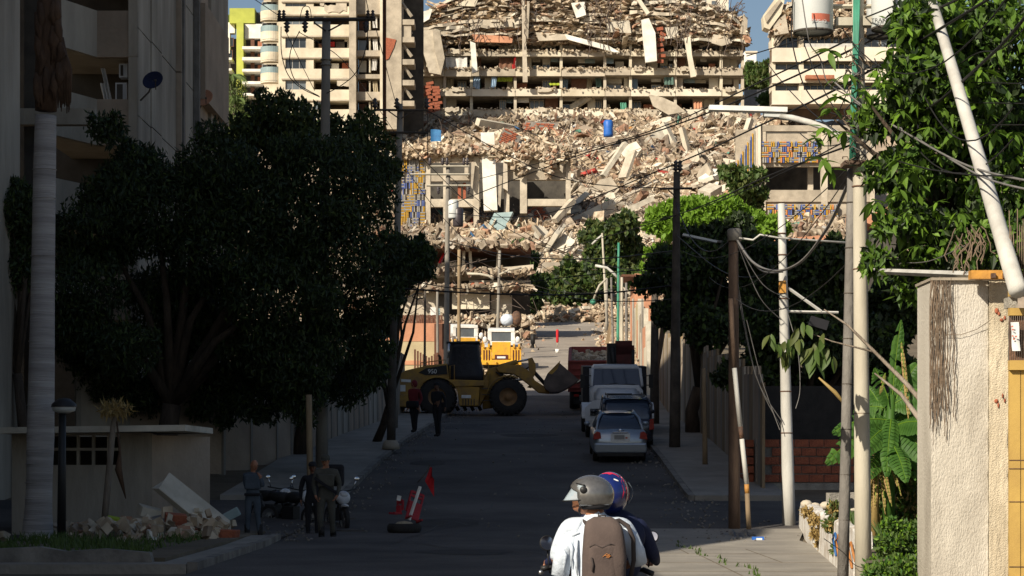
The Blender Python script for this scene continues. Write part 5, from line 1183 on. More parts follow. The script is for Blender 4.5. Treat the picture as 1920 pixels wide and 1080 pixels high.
wire('jumper loop hanging under the left end of the T crossarm',[(527,50,66.7),(528,100,66.7),(540,140,66.7),(565,165,66.7),(600,182,66.7)],.014)
wire('inner jumper loop beneath the T crossarm',[(562,58,66.7),(545,95,66.7),(545,130,66.7),(560,158,66.7),(598,180,66.7)],.014)
wire('right jumper loop from the T crossarm back to the pole',[(690,48,66.7),(686,90,66.7),(668,135,66.7),(640,160,66.7),(612,175,66.7)],.014)
wire('bow of wire above the left part of the T crossarm',[(562,36,66.7),(568,14,66.7),(580,14,66.7),(584,34,66.7)],.012)
wire('thin diagonal wire from the T crossarm down behind the pole',[(534,55,66.7),(560,110,67.5),(590,170,68)],.01)
wire('wire from the T crossarm down to the right over the beige tower',[(560,60,66.8),(640,110,70),(700,190,80),(740,248,88)],.012)
wire('wire leaving the T pole toward the upper left',[(524,30,66.8),(300,-120,50)],.012)
wire('wire leaving the T pole over the camera toward the upper edge',[(692,26,66.8),(670,-80,45)],.012)
for k,(x,y,x2,y2) in enumerate(((1380,445,1468,510),(1380,450,1480,560),(1382,455,1465,600),(1378,500,1464,800),(1378,520,1466,790))):
    wire(['pale twisted cable drooping between the rusty post and the white pole','pale cable second from the top at the rusty post','pale thin cable third from the top at the rusty post','long pale cable falling from the rusty post to the white pole foot','slack pale cable falling just inside the longest one'][k],[(x,y,50.4),((x+x2)/2-(6 if k>2 else 0),(y+y2)/2+(28 if k<3 else 46),50.8),(x2,y2,51.3)],.02 if k == 0 else .011,'cable_grey')
wire('thick twisted cable from the rusty post up to the cream pole',[(1382,450,50.4),(1410,490,48),(1450,508,45),(1500,492,40),(1550,430,34),(1588,350,29.4)],.026,'cable_grey')
wire('black loop of cable below the left transformer',[(1487,0,28.8),(1484,60,28.8),(1492,110,28.8),(1510,165,28.8),(1545,205,28.8),(1590,220,28.8)],.009)
wire('thin cable hanging in front of the left transformer',[(1503,-10,28.4),(1512,50,28.4),(1520,85,28.5),(1538,110,28.7),(1552,155,28.8),(1590,180,28.9)],.008,'cable_grey')
wire('cable hanging from the right transformer to the tangle',[(1678,-10,28.6),(1675,60,28.6),(1674,160,28.7),(1672,220,28.8),(1625,225,28.9)],.013)
wire('cable curving down left of the right transformer',[(1690,60,28.7),(1702,110,28.8),(1704,150,28.8),(1690,190,28.8)],.009)
wire('cable curving from the transformer into the leaves',[(1712,50,28.7),(1706,90,28.8),(1690,130,28.9),(1664,155,28.9),(1640,180,28.9)],.008,'cable_grey')
wire('thick bundle sweeping from the cream pole up to the right edge',[(1608,180,28.9),(1640,215,28),(1700,222,27),(1760,190,25),(1840,120,23),(1900,60,21),(1960,-20,20)],.018)
wire('twisted pale cable running down right across the leaning pipe',[(1560,150,28.9),(1620,200,28),(1700,250,26),(1790,300,23.5),(1860,325,21.5),(1960,345,20)],.012,'cable_grey')
wire('second pale twisted cable below it',[(1600,190,28.9),(1680,235,27),(1760,285,24.5),(1850,335,21.5),(1960,362,19.5)],.011,'cable_grey')
for k,(y0,y1) in enumerate(((150,158),(188,195),(230,234))):
    wire('straight thin cable behind the leaves at the right, '+['topmost','middle','lowest'][k]+' of three',[(1612,y0,29),(1800,y0+4,26),(1960,y1,23)],.007)
wire('thin line from the upper right corner down to the tangle of wires',[(1960,10,20),(1880,90,22),(1800,120,25),(1612,300,29)],.007)
wire('slack wire under the leaves joining the pillar',[(1620,470,28.9),(1680,490,27),(1740,490,24.5),(1810,460,22)],.006,'cable_grey')
wire('line rising left to right over the far right block',[(1400,105,40),(1560,55,31),(1700,0,27),(1800,-60,25)],.010)
wire('line from the lamp over the mural toward the lower left',[(1590,262,29),(1480,318,36),(1330,384,50),(1200,420,70)],.010)
wire('loose grey cable falling left of the white pole',[(1400,600,50.5),(1425,700,50.9),(1445,760,51.1),(1462,806,51.2)],.010,'cable_grey')
wire('hanging cable end right of the white pole',[(1478,590,51.3),(1496,660,51.3),(1500,730,51.3),(1492,766,51.3)],.009,'cable_grey')
wire('wire tied round the foot of the cream pole',[(1545,1010,28.6),(1580,1035,28.7),(1604,1060,28.8),(1630,1066,28.9)],.005)
for k,(a_,c_) in enumerate((((1440,120,38),(1900,330,20)),((1500,60,32),(1690,235,28)),((1560,20,30),(1900,-20,20)),((1470,300,45),(1606,130,29)),((1280,470,70),(1606,300,29)),((1330,520,66),(1590,330,30)),((1380,560,50),(1610,470,29)),((1700,90,27),(1900,200,20)),((1640,110,29),(1900,260,21)),((1500,250,36),(1700,130,27)))):
    wire('stray sagging wire, number one in height order from the transformers' if False else ['sagging wire crossing the whole upper right corner','short wire between the two transformers and the tangle','flat wire passing above the transformers','wire from the tangle towards the right mural','long low wire from the lamp over the truck to the cream pole','wire just under the long low one, ending at the bracket plate','slack wire from the rusty post to the cream pole middle','wire crossing the leaning pipe near its top','wire crossing the leaning pipe below the first one','wire passing right behind the green conduits'][k],[a_,c_],.008,sag=.5+.15*(k%3))
for k,(a_,c_) in enumerate((((748,250,88),(1128,560,150)),((842,330,111),(1160,500,140)),((842,352,111),(1228,510,92)),((750,300,88),(936,480,150)),((700,560,74),(838,470,111)),((842,470,111),(1266,560,75)),((932,500,150),(1160,540,140)),((1268,380,75),(1377,440,50.5)))):
    wire(['wire from the double crossarm pole down to the far lamps','thin far wire from the transformer pole to the pole cluster','thin wire from the transformer pole to the forked pole','wire from the grey pole down to the double-armed lamp','wire from behind the dark tree to the transformer pole','wire dipping across the street over the dump truck','far wire linking the double-armed lamp and the pole cluster','short wire from the dark crossarm pole to the rusty post'][k],[a_,c_],.016,sag=.9)
b = B('cable_black', True)
for i in range(26):
    x, y = 1607+rnd.uniform(-14,14), rnd.uniform(100,310); q = []
    for k in range(7): q.append(P(x,y,28.75+rnd.uniform(-.1,.1))); x = max(1580,min(1640,x+rnd.uniform(-18,18))); y += rnd.uniform(-14,16)
    b.use(rnd.choice(['cable_black','vine_dry','cable_grey','vine_dry'])); b.tube(q,.008,4,cap=False)
tag(b.build('cable_tangle'),'tangle of loose wires and dry vine wrapped round the cream pole below the transformers','cable bundle')
# ================================================================== TREES AND PLANTS
def tree(name, label, base, blobs, n, size, leaf, trunk=None, bark='bark', aspect=1, shell=.5, limbs=7, tr=.22, group=None, cat='tree', droop=0, extra=None):
    nb = []
    for q in blobs:
        for k in range(4):
            d = Vector((rnd.gauss(0,1),rnd.gauss(0,.6),rnd.gauss(0,1))).normalized(); r_ = q[3]*rnd.uniform(.22,.42); z_ = q[3]*(q[4] if len(q)>4 else .75); nb.append((q[0]+d.x*q[3]*1.02,q[1]+d.y*q[3],q[2]+d.z*z_*1.05,r_)+tuple(q[4:]))
    blobs = list(blobs)+nb
    t = thing(name, label, cat, base, group=group); C = blob_points(blobs, n, shell); V, Fq = leaves(C, size, aspect, droop)
    mats = leaf if isinstance(leaf, list) else [leaf]; mi = rng.choice(len(mats), n) if len(mats) > 1 else None
    c = npobj('crown', npmesh('crown', V, Fq, mats, mi=mi), t); c['kind'] = 'stuff'
    b = B(bark, True); base = Vector(base); cen = Vector((sum(q[0] for q in blobs)/len(blobs), sum(q[1] for q in blobs)/len(blobs), min(q[2] for q in blobs)))
    fork = base.lerp(cen, .55) if trunk is None else Vector(trunk)
    b.tube([base-Vector((0,0,.2)), base.lerp(fork,.5)+Vector((rnd.uniform(-.2,.2)*tr*4,0,0)), fork],[tr*1.25,tr,tr*.85],9); b.build('trunk', t, True)
    for q in sorted(blobs, key=lambda q:-q[3])[:limbs]:
        e = Vector(q[:3]); b = B(bark, True); mid = fork.lerp(e,.5)+Vector((rnd.uniform(-.3,.3),rnd.uniform(-.3,.3),.25)); b.tube([fork,mid,e],[tr*.6,tr*.35,tr*.1],6); b.build('limb', t, True)
    return t
def bl(lst, Y, jy=1.5): return [(X_(x,Y),Y+rnd.uniform(-jy,jy),Z_(y,Y),m_(r,Y)) for (x,y,r) in lst]
# big dark tree over the left sidewalk
big = bl([(200,440,95),(180,560,80),(300,400,120),(330,560,110),(420,330,90),(440,480,120),(520,420,120),(540,560,110),(600,330,95),(640,470,95),(690,380,60),(690,560,70),(250,660,70),(420,670,80),(560,680,80),(650,650,70),(150,660,50),(720,490,45),(130,470,45),(705,300,40),(700,650,35),(215,255,36),(238,290,38),(195,235,18),(225,330,46),(270,340,60),(470,700,60),(380,330,60),(190,700,60),(260,735,60),(340,600,90),(400,745,60),(490,755,55),(570,750,50),(640,725,50),(690,690,40),(150,620,60),(520,650,80)],64,2.2)
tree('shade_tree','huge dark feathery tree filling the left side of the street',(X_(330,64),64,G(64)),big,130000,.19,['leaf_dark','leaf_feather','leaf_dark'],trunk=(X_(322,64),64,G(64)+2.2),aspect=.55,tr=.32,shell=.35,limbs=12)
# its upper lit-through crowns
top_ = bl([(500,215,48),(545,225,50),(470,260,45),(585,215,36),(520,270,60),(690,225,28),(700,270,42),(655,300,45),(620,260,28),(640,250,32),(450,300,40),(735,320,26),(715,340,36),(560,290,50)],72,1.5)
tree('shade_tree','smaller dark tree whose leafy tops stand against the beige tower',(X_(560,72),72,G(72)),top_,13000,.19,['leaf_dark','leaf_olive','leaf_feather'],aspect=.8,tr=.2,shell=.3)
lf2 = bl([(20,400,50),(10,500,60),(60,430,40),(30,360,30)],60,1); tree('shade_tree','dark tree behind the palm trunk at the left edge',(X_(40,60),60,G(60)),lf2,9000,.18,['leaf_dark','leaf_feather'],aspect=.6,tr=.15)
rgt_ = bl([(770,470,36),(745,520,30),(790,510,26),(720,600,28),(715,690,26),(790,470,20)],76,1); tree('shade_tree','dark overhanging branch tree left of the transformer pole',(X_(700,78),78,G(78)),rgt_,6500,.2,['leaf_dark','leaf_feather'],aspect=.7,tr=.14)
# shrub in front of fence
# far green trees
tree('street_tree','olive green trees-and-vines clump at the left foot of the rubble slope',(X_(1000,205),205,G(205)),bl([(1045,545,36),(1075,520,34),(1035,575,22),(1080,560,30),(1110,540,34),(1065,555,38)],205,2),12000,.62,['leaf_mid','leaf_olive','leaf_dark'],tr=.25)
tree('street_tree','spreading olive tree in the middle behind the lamp with the long curved arm',(X_(1150,212),212,G(212)),bl([(1120,440,26),(1150,450,38),(1170,425,24),(1130,470,34),(1165,480,40),(1130,500,30),(1150,560,38),(1180,540,35)],212,2),14000,.6,['leaf_mid','leaf_olive','leaf_dark'],tr=.25)
tree('street_tree','leafy tree beside the wrecked house left of the slope foot',(X_(985,190),190,G(190)),bl([(985,490,22),(978,520,24),(990,560,26),(972,470,14),(995,535,22)],190,1.5),7000,.5,['leaf_mid','leaf_dark'],tr=.2)
tree('flat_topped_tree','bright yellow-green flat-topped tree right of centre',(X_(1330,150),150,G(150)),[(X_(x,150),150+rnd.uniform(-2,2),Z_(y,150),m_(r,150),.45) for (x,y,r) in ((1240,405,28),(1280,392,34),(1320,385,36),(1360,392,38),(1400,408,40),(1300,415,40),(1350,425,44),(1430,430,36),(1225,425,18),(1260,440,22),(1240,470,22),(1225,500,20))],22000,.42,'leaf_bright',tr=.25,shell=.4)
tree('sparse_tree','sparse grey-green tree in front of the right mural wing',(X_(1400,215),215,G(215)),bl([(1375,330,22),(1390,350,28),(1410,370,28),(1400,400,30),(1360,320,12),(1420,330,14)],215,1.5),4200,.55,['leaf_olive','leaf_mid'],tr=.2,shell=.2)
tree('hill_tree','dark bushy tree on the hill in the sky gap',(X_(1420,360),360,G(360)),bl([(1415,135,20),(1430,150,22),(1405,155,16),(1440,130,12),(1438,160,14)],360,2),5000,.9,['leaf_mid','leaf_olive'],tr=.3)
tree('hill_tree','low green tree over the garden wall in the sky gap',(X_(1435,335),335,G(335)),bl([(1435,190,12),(1445,185,10)],335,1),1500,.7,['leaf_mid'],tr=.2)
# right side dark trees
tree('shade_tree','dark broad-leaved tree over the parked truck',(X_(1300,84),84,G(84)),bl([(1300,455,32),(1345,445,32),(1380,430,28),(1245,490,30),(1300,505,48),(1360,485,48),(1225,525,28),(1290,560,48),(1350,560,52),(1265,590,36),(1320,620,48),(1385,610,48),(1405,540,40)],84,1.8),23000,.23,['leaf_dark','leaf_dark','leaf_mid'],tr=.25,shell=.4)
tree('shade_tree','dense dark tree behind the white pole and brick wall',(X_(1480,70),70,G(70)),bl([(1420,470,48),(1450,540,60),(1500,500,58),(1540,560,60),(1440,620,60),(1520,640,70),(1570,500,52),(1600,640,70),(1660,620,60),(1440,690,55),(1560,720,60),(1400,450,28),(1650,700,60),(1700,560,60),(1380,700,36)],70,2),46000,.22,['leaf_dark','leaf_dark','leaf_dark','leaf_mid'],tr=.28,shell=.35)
# fallen palm near the green building, far
def palm_fronds(t, c, n, L, m, up=.5, nl=22, w_=.5, vertical=False):
    rr = random.Random(int(c[0]*10)+n)
    V = []; Fq = []
    for k in range(n):
        a = 2*PI*k/n+rr.uniform(-.2,.2); el = rr.uniform(.1,1.2)*up; d = Vector((math.cos(a),math.sin(a),0)); pts = []
        for i in range(nl):
            u = i/(nl-1); pts.append(Vector(c)+d*L*(u*math.cos(el)+0*u)+Vector((0,0,L*(u*math.sin(el)-.75*u*u))))
        for i in range(1,nl-1):
            tdir = (pts[i+1]-pts[i-1]).normalized(); side = tdir.cross(Vector((0,0,1))).normalized()
            for s in (-1,1):
                tip = pts[i]+side*s*w_*L*.35*(1-(i/nl)**2*.7)+tdir*.15*L-Vector((0,0,.1*L)); q = tdir*.02*L; j = len(V); V += [pts[i]-q,pts[i]+q,tip+q*.3,tip-q*.3]; Fq.append((j,j+1,j+2,j+3))
    me = npmesh('fronds', np.array([tuple(v) for v in V]), np.array(Fq), [m]); o = npobj('fronds', me, t); return o
for (px,py,Y,L,lb) in ((432,150,210,2.6,'feather palm standing before the green and white apartments'),(440,196,205,2.4,'lower drooping palm in the gap beside the shaded building')):
    t = thing('palm_tree', lb, 'palm', (X_(px,Y),Y,G(Y))); b = B('bark_pale', True); b.tube([(X_(px,Y),Y,G(Y)),P(px,py,Y)],[.22,.16],8); b.build('trunk', t, True); palm_fronds(t, P(px,py,Y), 15, L, 'leaf_pale', 1.1); c = blob_points([(*P(px,py+40,Y),1.7,1.4)],2600,.1); V, Fq = leaves(c,.4,.4); npobj('hanging_leaves', npmesh('hanging_leaves', V, Fq, ['leaf_pale','leaf_olive'], mi=rng.choice(2,2600)), t)
tree('street_tree','yellowish shrubby tree below the palms at the left gap',(X_(480,150),150,G(150)),bl([(470,240,26),(520,250,30),(600,250,26),(560,230,24),(430,280,30)],150,1),5000,.4,['leaf_olive','leaf_mid'],tr=.15,shell=.2)
# royal palm trunk at left
Yp_ = 44
t = thing('palm_tree','thick pale royal palm trunk with brown fibrous top at the left edge','palm',(X_(75,Yp_),Yp_,.1))
b = B('trunk_palm', True); prof = [(70,1015,.32),(72,960,.27),(74,900,.255),(76,820,.27),(78,700,.255),(80,560,.235),(82,420,.225),(84,300,.22),(86,205,.205)]
pts = []; rs = []
for i in range(len(prof)-1):
    for k in range(8):
        u = k/8; a, c = prof[i], prof[i+1]; pts.append(P(a[0]+(c[0]-a[0])*u, a[1]+(c[1]-a[1])*u, Yp_)); rs.append((a[2]+(c[2]-a[2])*u)*(1+.012*math.sin(k*PI)+rnd.uniform(-.006,.006)))
b.tube(pts, rs, 20); b.build('trunk', t, True)
b = B('trunk_palm', True)
for y in (318,372,640,480,760,905,935,870,960): x = 70+(1015-y)/810*16; b.lathe([(.215+.04*(y-200)/800,-.012),(.236+.042*(y-200)/800,0),(.215+.04*(y-200)/800,.012)], P(x,y,Yp_), n=20)
b.build('trunk_ring', t, True)
b = B('fibre_brown', True); b.tube([P(86,208,Yp_),P(88,150,Yp_),P(92,80,Yp_),P(92,20,Yp_),P(94,-60,Yp_)],[.21,.24,.25,.24,.2],14); b.build('crownshaft', t, True)
for i in range(16):
    x = 88+rnd.uniform(-22,26); y = rnd.uniform(-20,150); b = B('fibre_brown', True); b.tube([P(x,y,Yp_-.2),P(x+rnd.uniform(-8,8),y+30,Yp_-.25),P(x+rnd.uniform(-10,10),y+rnd.uniform(50,80),Yp_-.2)],[.05,.09,.01],6); b.build('dead_sheath', t, True)
b = B('fibre_brown', True)
for i in range(26): x = 122+rnd.gauss(0,7); b.tube([P(112+rnd.uniform(-6,6),70,Yp_-.1),P(x,130,Yp_-.2),P(x+rnd.uniform(-3,6),rnd.uniform(185,214),Yp_-.2)],[.02,.05,.01],5)
b.build('dead_frond', t, True)
# broken little palm by the hut
t = thing('small_palm','small dry palm with a scruffy top leaning by the hut wall','palm',(X_(193,46.5),46.5,.15)); b = B('bark_pale', True); b.tube([(X_(193,46.5),46.5,.1),P(203,900,46.5),P(212,800,46.5),P(217,775,46.5)],[.07,.07,.06,.05],8); b.build('trunk', t, True)
C = blob_points([(*P(217,768,46.5),.32,.35)],260,.1); V, Fq = leaves(C,.2,.3); npobj('dry_top', npmesh('dry_top', V, Fq, ['leaf_dry']), t)
b = B('fibre_brown', True); b.tube([P(219,790,46.3),P(225,850,46.3),P(222,880,46.3),P(236,935,46.3)],[.02,.03,.08,.01],6); b.build('dead_frond', t, True)
# street lamp with black head at left (dark)
t = thing('lamp_post','black lamp post with a dark rounded head between the palm trunk and the hut','lamp post',(X_(115,43.5),43.5,.16)); b = B('black_plastic', True); b.tube([(X_(115,43.5),43.5,.1),P(117,770,43.5)],[.09,.07],8); b.build('post', t, True); b = B('black_plastic', True); b.lathe([(.01,.28),(.12,.26),(.24,.16),(.25,.1)], P(120,773,43.5), n=16); b.build('lamp_head', t, True); b = B('transformer_grey', True); b.lathe([(.235,.1),(.22,.03),(.1,-.02),(.01,-.02)], P(120,773,43.5), n=16); b.build('lamp_glass', t, True)
# leafy tree at the upper right: big leaves, the front ones each a part
t = thing('leafy_tree','large glossy-leaved tree filling the upper right corner','tree',(X_(1800,27),27,.3))
blobs = bl([(1720,60,70),(1800,60,110),(1900,80,110),(1700,170,70),(1780,200,110),(1880,220,120),(1660,210,50),(1700,320,70),(1800,340,110),(1890,360,110),(1680,420,50),(1750,450,80),(1850,460,100),(1900,480,80),(1640,330,34),(1660,480,34),(1720,520,60),(1640,440,26)],26.5,.8)
C = blob_points(blobs, 20000, .3); V, Fq = leaves(C,.14,.8,droop=.15)
o = npobj('crown', npmesh('crown', V, Fq, ['leaf_mango','leaf_dark','leaf_bright'], mi=rng.choice(3,20000,p=[.56,.36,.08])), t); o['kind'] = 'stuff'
def leafmesh(nm, L, W, m, seg=6, fold=.25, droop=.3):
    b = B(m, True); vs = []; fs = []
    for i in range(seg+1):
        u = i/seg; w_ = W*math.sin(PI*min(1,u*1.02+.02))**.8*.5*(1-.25*u); z = -droop*L*u*u; vs += [(-w_,u*L,z+fold*w_),(0,u*L,z),(w_,u*L,z+fold*w_)]
    for i in range(seg): a = i*3; fs += [(a,a+1,a+4,a+3),(a+1,a+2,a+5,a+4)]
    b.add(vs, fs, True); return b.mesh(nm)
LM = [leafmesh('leaf',.24,.085,'leaf_mango',droop=d) for d in (.1,.3,.5)]+[leafmesh('leaf',.26,.09,'leaf_bright',droop=.25)]
def spray(t, c, n, yaw0=None, sc=1.0, meshes=LM, spread=1.0):
    for k in range(n):
        o = bpy.data.objects.new('leaf', rnd.choice(meshes)); col.objects.link(o); o.parent = t; o.location = Vector(c)+Vector((rnd.uniform(-.04,.04),rnd.uniform(-.04,.04),rnd.uniform(-.03,.03)))*sc-t.location
        a = 2*PI*k/n+rnd.uniform(-.3,.3); o.rotation_euler = (rnd.uniform(-.9,.3)*spread, rnd.uniform(-.4,.4), a); s = rnd.uniform(.7,1.25)*sc; o.scale = (s,s,s)
sp = [(1670,95),(1640,130),(1560,95),(1590,140),(1700,50),(1740,30),(1730,110),(1770,150),(1660,160),(1690,210),(1720,190),(1560,205),(1545,240),(1580,250),(1570,180),(1530,260),(1680,300),(1720,320),(1760,290),(1800,250),(1850,180),(1870,90),(1820,40),(1900,30),(1760,380),(1700,400),(1690,360),(1800,400),(1850,330),(1900,250),(1660,410),(1720,460),(1640,380),(1620,170),(1865,250),(1780,90),(1840,130),(1740,240),(1565,150),(1545,300),(1560,320)]
for (x,y) in sp: spray(t, P(x,y,25.2+rnd.uniform(0,.6)), 7, sc=rnd.uniform(.6,1.0))
b = B('bark', True); b.tube([(X_(1800,27),27,.2),P(1815,700,27),P(1830,480,26.8),P(1810,300,26.5)],[.16,.14,.11,.07],8); b.build('trunk', t, True)
for (x,y) in ((1700,100),(1880,90),(1680,320),(1760,430),(1900,300),(1620,180),(1560,220)): b = B('bark', True); b.tube([P(1815,420,26.8),P((1815+x)/2,(420+y)/2+10,26.4),P(x,y,26)],[.06,.04,.01],6); b.build('limb', t, True)
b = B('vine_dry', True)
for i in range(22):
    x, y = 1815+rnd.uniform(-32,36), 440+rnd.uniform(-20,20); q = []
    for k in range(6): q.append(P(x,y,21.2)); x += rnd.uniform(-9,9); y += rnd.uniform(4,18)
    b.tube(q,.006,4,cap=False)
for i in range(9): x = 1895+i*4; b.tube([P(x,530,20.9),P(x+rnd.uniform(-4,4),rnd.uniform(385,440),20.9)],.005,4)
tag(b.build('dry_vine'),'bunch of dry grey vines hanging over the top of the gate pillar','vine')
# branch crossing left of conduit, with hanging leaves
t = thing('branch','thin bare branch with drooping leaves reaching left of the grey conduit pole','branch',P(1585,650,28)); b = B('bark_pale', True); b.tube([P(1760,790,27),P(1700,720,27.6),P(1640,660,27.9),P(1590,610,28),P(1545,580,28)],[.04,.03,.022,.015,.006],6); b.tube([P(1640,660,27.9),P(1600,650,28),P(1560,640,28),P(1520,625,28)],[.015,.012,.009,.005],5); b.tube([P(1745,880,27),P(1735,800,27),P(1690,740,27.3),P(1640,700,27.6)],[.05,.04,.025,.01],6); b.build('stem', t, True)
DM = [leafmesh('leaf',.23,.10,'leaf_mid',droop=.2), leafmesh('leaf',.21,.09,'leaf_olive',droop=.3)]
for (x,y) in ((1445,630),(1460,645),(1475,640),(1495,615),(1510,605),(1500,640),(1520,655),(1530,645),(1545,630),(1550,655),(1530,675),(1560,670),(1480,655)):
    for k in range(3):
        o = bpy.data.objects.new('leaf', rnd.choice(DM)); col.objects.link(o); o.parent = t; o.location = P(x+rnd.uniform(-6,6),y+rnd.uniform(-5,5),27.9)-t.location; o.rotation_euler = (rnd.uniform(-1.5,-.7), rnd.uniform(-.5,.5), rnd.uniform(2.2,4.2)); s = rnd.uniform(.8,1.3); o.scale = (s,s,s)
b = B('leaf_dry', True); b.tube([P(1535,708,30),P(1565,735,30),P(1590,765,30)],[.012,.03,.02],6); tag(b.build('dead_branch'),'dry seed stem sticking out left of the grey conduit pole','stem')
# banana plant
t = thing('banana_plant','banana plant with broad torn green leaves between the cream pole and the pillar','plant',(X_(1660,33),33,.6))
b = B('leaf_banana', True); b.tube([(X_(1665,33),33,.5),P(1668,820,33),P(1672,740,33)],[.10,.08,.05],8); b.build('stem', t, True); b = B('leaf_dry', True); b.tube([(X_(1640,33),33,.5),P(1640,900,33),P(1648,850,33)],[.07,.06,.03],7); b.build('old_stem', t, True)
def bleaf(root, p0, p1, W, m='leaf_banana', sag=.25, nm='banana_leaf', face=(0,-1,.4)):
    a = Vector(p0); c = Vector(p1); v = c-a; L = v.length; n = 16; f = Vector(face).normalized(); side = v.normalized().cross(f).normalized(); b = B(m, False); mid = []
    for i in range(n+1):
        u = i/n; mid.append(a+v*u+Vector((0,0,sag*L*(u-u*u)*1.6)))
    for s in (-1,1):
        for i in range(n):
            if rnd.random() < .07: continue
            u0, u1 = i/n, (i+1)/n-.012; w0 = W*math.sin(PI*min(1,(u0*.93+.06)))**.7*rnd.uniform(.85,1.05); w1 = W*math.sin(PI*min(1,(u1*.93+.06)))**.7*rnd.uniform(.85,1.05); dr = Vector((0,0,-.35))
            q0, q1 = mid[i], mid[i]+(mid[i+1]-mid[i])*.97
            b.add([q0,q1,q1+side*s*w1*.5+dr*w1*.25-f*-.02,q1+side*s*w1+dr*w1,q0+side*s*w0+dr*w0,q0+side*s*w0*.5+dr*w0*.25],[(0,1,2,5),(5,2,3,4)])
    b.use('leaf_bright', True); b.tube(mid,[.012*(1-.7*i/n) for i in range(n+1)],5); return b.build(nm, root, True)
BL = [((1672,790,33),(1560,812,32.6),.19),((1665,800,33),(1548,870,32.5),.2),((1670,790,33),(1745,870,32.6),.24),((1672,780,33),(1662,895,32.4),.15),((1672,760,33),(1745,740,32.8),.2),((1672,770,33),(1640,690,33),.16),((1672,760,33),(1690,600,33),.10),((1675,760,33),(1732,672,33),.16),((1676,800,33),(1752,800,32.4),.18),((1672,800,33),(1610,855,32.4),.2),((1672,770,33),(1600,770,33.4),.18),((1680,800,33.5),(1720,900,33),.2),((1670,790,33.5),(1740,700,33.6),.2),((1668,800,33.5),(1650,760,33.6),.2),((1670,830,32.8),(1700,905,32.1),.17),((1675,790,33.2),(1760,770,33),.19),((1665,790,33.2),(1590,800,33.6),.18),((1660,840,33),(1625,900,32.5),.15),((1700,830,33.6),(1760,900,33.4),.2),((1676,780,33.3),(1715,700,33.5),.15),((1660,780,33.3),(1620,720,33.6),.14)]
for (a,c,w_) in BL: bleaf(t, P(*a), P(*c), w_)
for (a,c,w_) in (((1645,860,33),(1640,955,32.6),.045),((1650,850,33),(1672,950,32.5),.035),((1640,870,33),(1622,930,32.6),.04),((1690,640,33),(1702,760,32.7),.035),((1660,700,33),(1650,740,32.7),.03),((1652,870,33),(1660,965,32.6),.03),((1635,880,33),(1632,975,32.6),.03),((1694,690,33),(1706,800,32.8),.03),((1660,840,33),(1690,930,32.4),.03)): bleaf(t, P(*a), P(*c), w_, 'leaf_dry', .05, 'dead_leaf')
# bushes bottom right
def bush(label, blobs, n, size, leaf, base, cat='bush', aspect=.8, nm='bush'):
    t = thing(nm, label, cat, base); C = blob_points(blobs, n, .2); V, Fq = leaves(C, size, aspect); ms = leaf if isinstance(leaf,list) else [leaf]
    o = npobj('foliage', npmesh('foliage', V, Fq, ms, mi=rng.choice(len(ms), n)), t); o['kind'] = 'stuff'; b = B('bark_pale', True)
    for q in blobs[:6]: b.tube([base, Vector(base).lerp(Vector(q[:3]),.6), q[:3]],[.012,.009,.004],4)
    b.build('stems', t, True); return t
bush('bright green feathery bush at the foot of the gate pillar', bl([(1690,1000,30),(1720,1005,34),(1658,1020,26),(1700,1045,40),(1738,1035,30),(1668,985,18),(1735,985,24),(1680,1072,40),(1730,1078,44),(1655,1065,28)],25.3,.35)+bl([(1650,1078,34),(1685,1070,38),(1725,1072,38),(1755,1080,34),(1700,1100,40)],21.95,.1), 21000,.06,['leaf_mid','leaf_banana','grass','leaf_bright'],(X_(1700,25.3),25.3,.55))
bush('straggly green weeds behind the low wall between the two poles', bl([(1575,955,16),(1560,985,16),(1600,1000,18),(1570,1030,14),(1632,960,20),(1650,1000,22)],36,.5), 3800,.09,['leaf_mid','leaf_olive','leaf_dry'],(X_(1600,36),36,.5))
bush('tangled yellow-green undergrowth below the banana leaves', bl([(1690,900,30),(1720,880,30),(1650,880,26),(1730,920,26),(1700,860,26),(1740,850,20),(1660,930,20),(1650,960,26),(1700,950,30),(1740,960,26)],34,.4), 8600,.10,['leaf_olive','leaf_mid','leaf_bright','leaf_dry'],(X_(1700,34),34,.5))
bush('dry brown creeper draped over the low white wall', bl([(1530,1000,16),(1545,1020,15),(1525,975,14),(1512,960,12),(1555,1000,10)],41,.25), 1500,.07,['leaf_dry','vine_leaf'] if 'vine_leaf' in M else ['leaf_dry'],(X_(1540,41),41,.6),cat='creeper',nm='creeper')
grassy('grass','tall grass growing behind the low white wall',4.9,9.5,26,41,9000,.22,z=.58,mask=lambda X,Y: X > 6.55-2.12*np.minimum((51.2-Y)/23,1)+.45)
b = B('paper', True)
for i in range(8): b.box((X_(1665+rnd.uniform(-16,18),28.6), 28.6+rnd.uniform(-.15,.15), Z_(1012+rnd.gauss(0,12),28.6)),(rnd.uniform(.015,.04),.01,rnd.uniform(.01,.02)),(rnd.uniform(-1,1),rnd.uniform(-1,1),rnd.uniform(-1,1)))
tag(b.build('white_litter'),'scraps of white litter caught in the grass beside the cream pole','litter',kind='stuff')
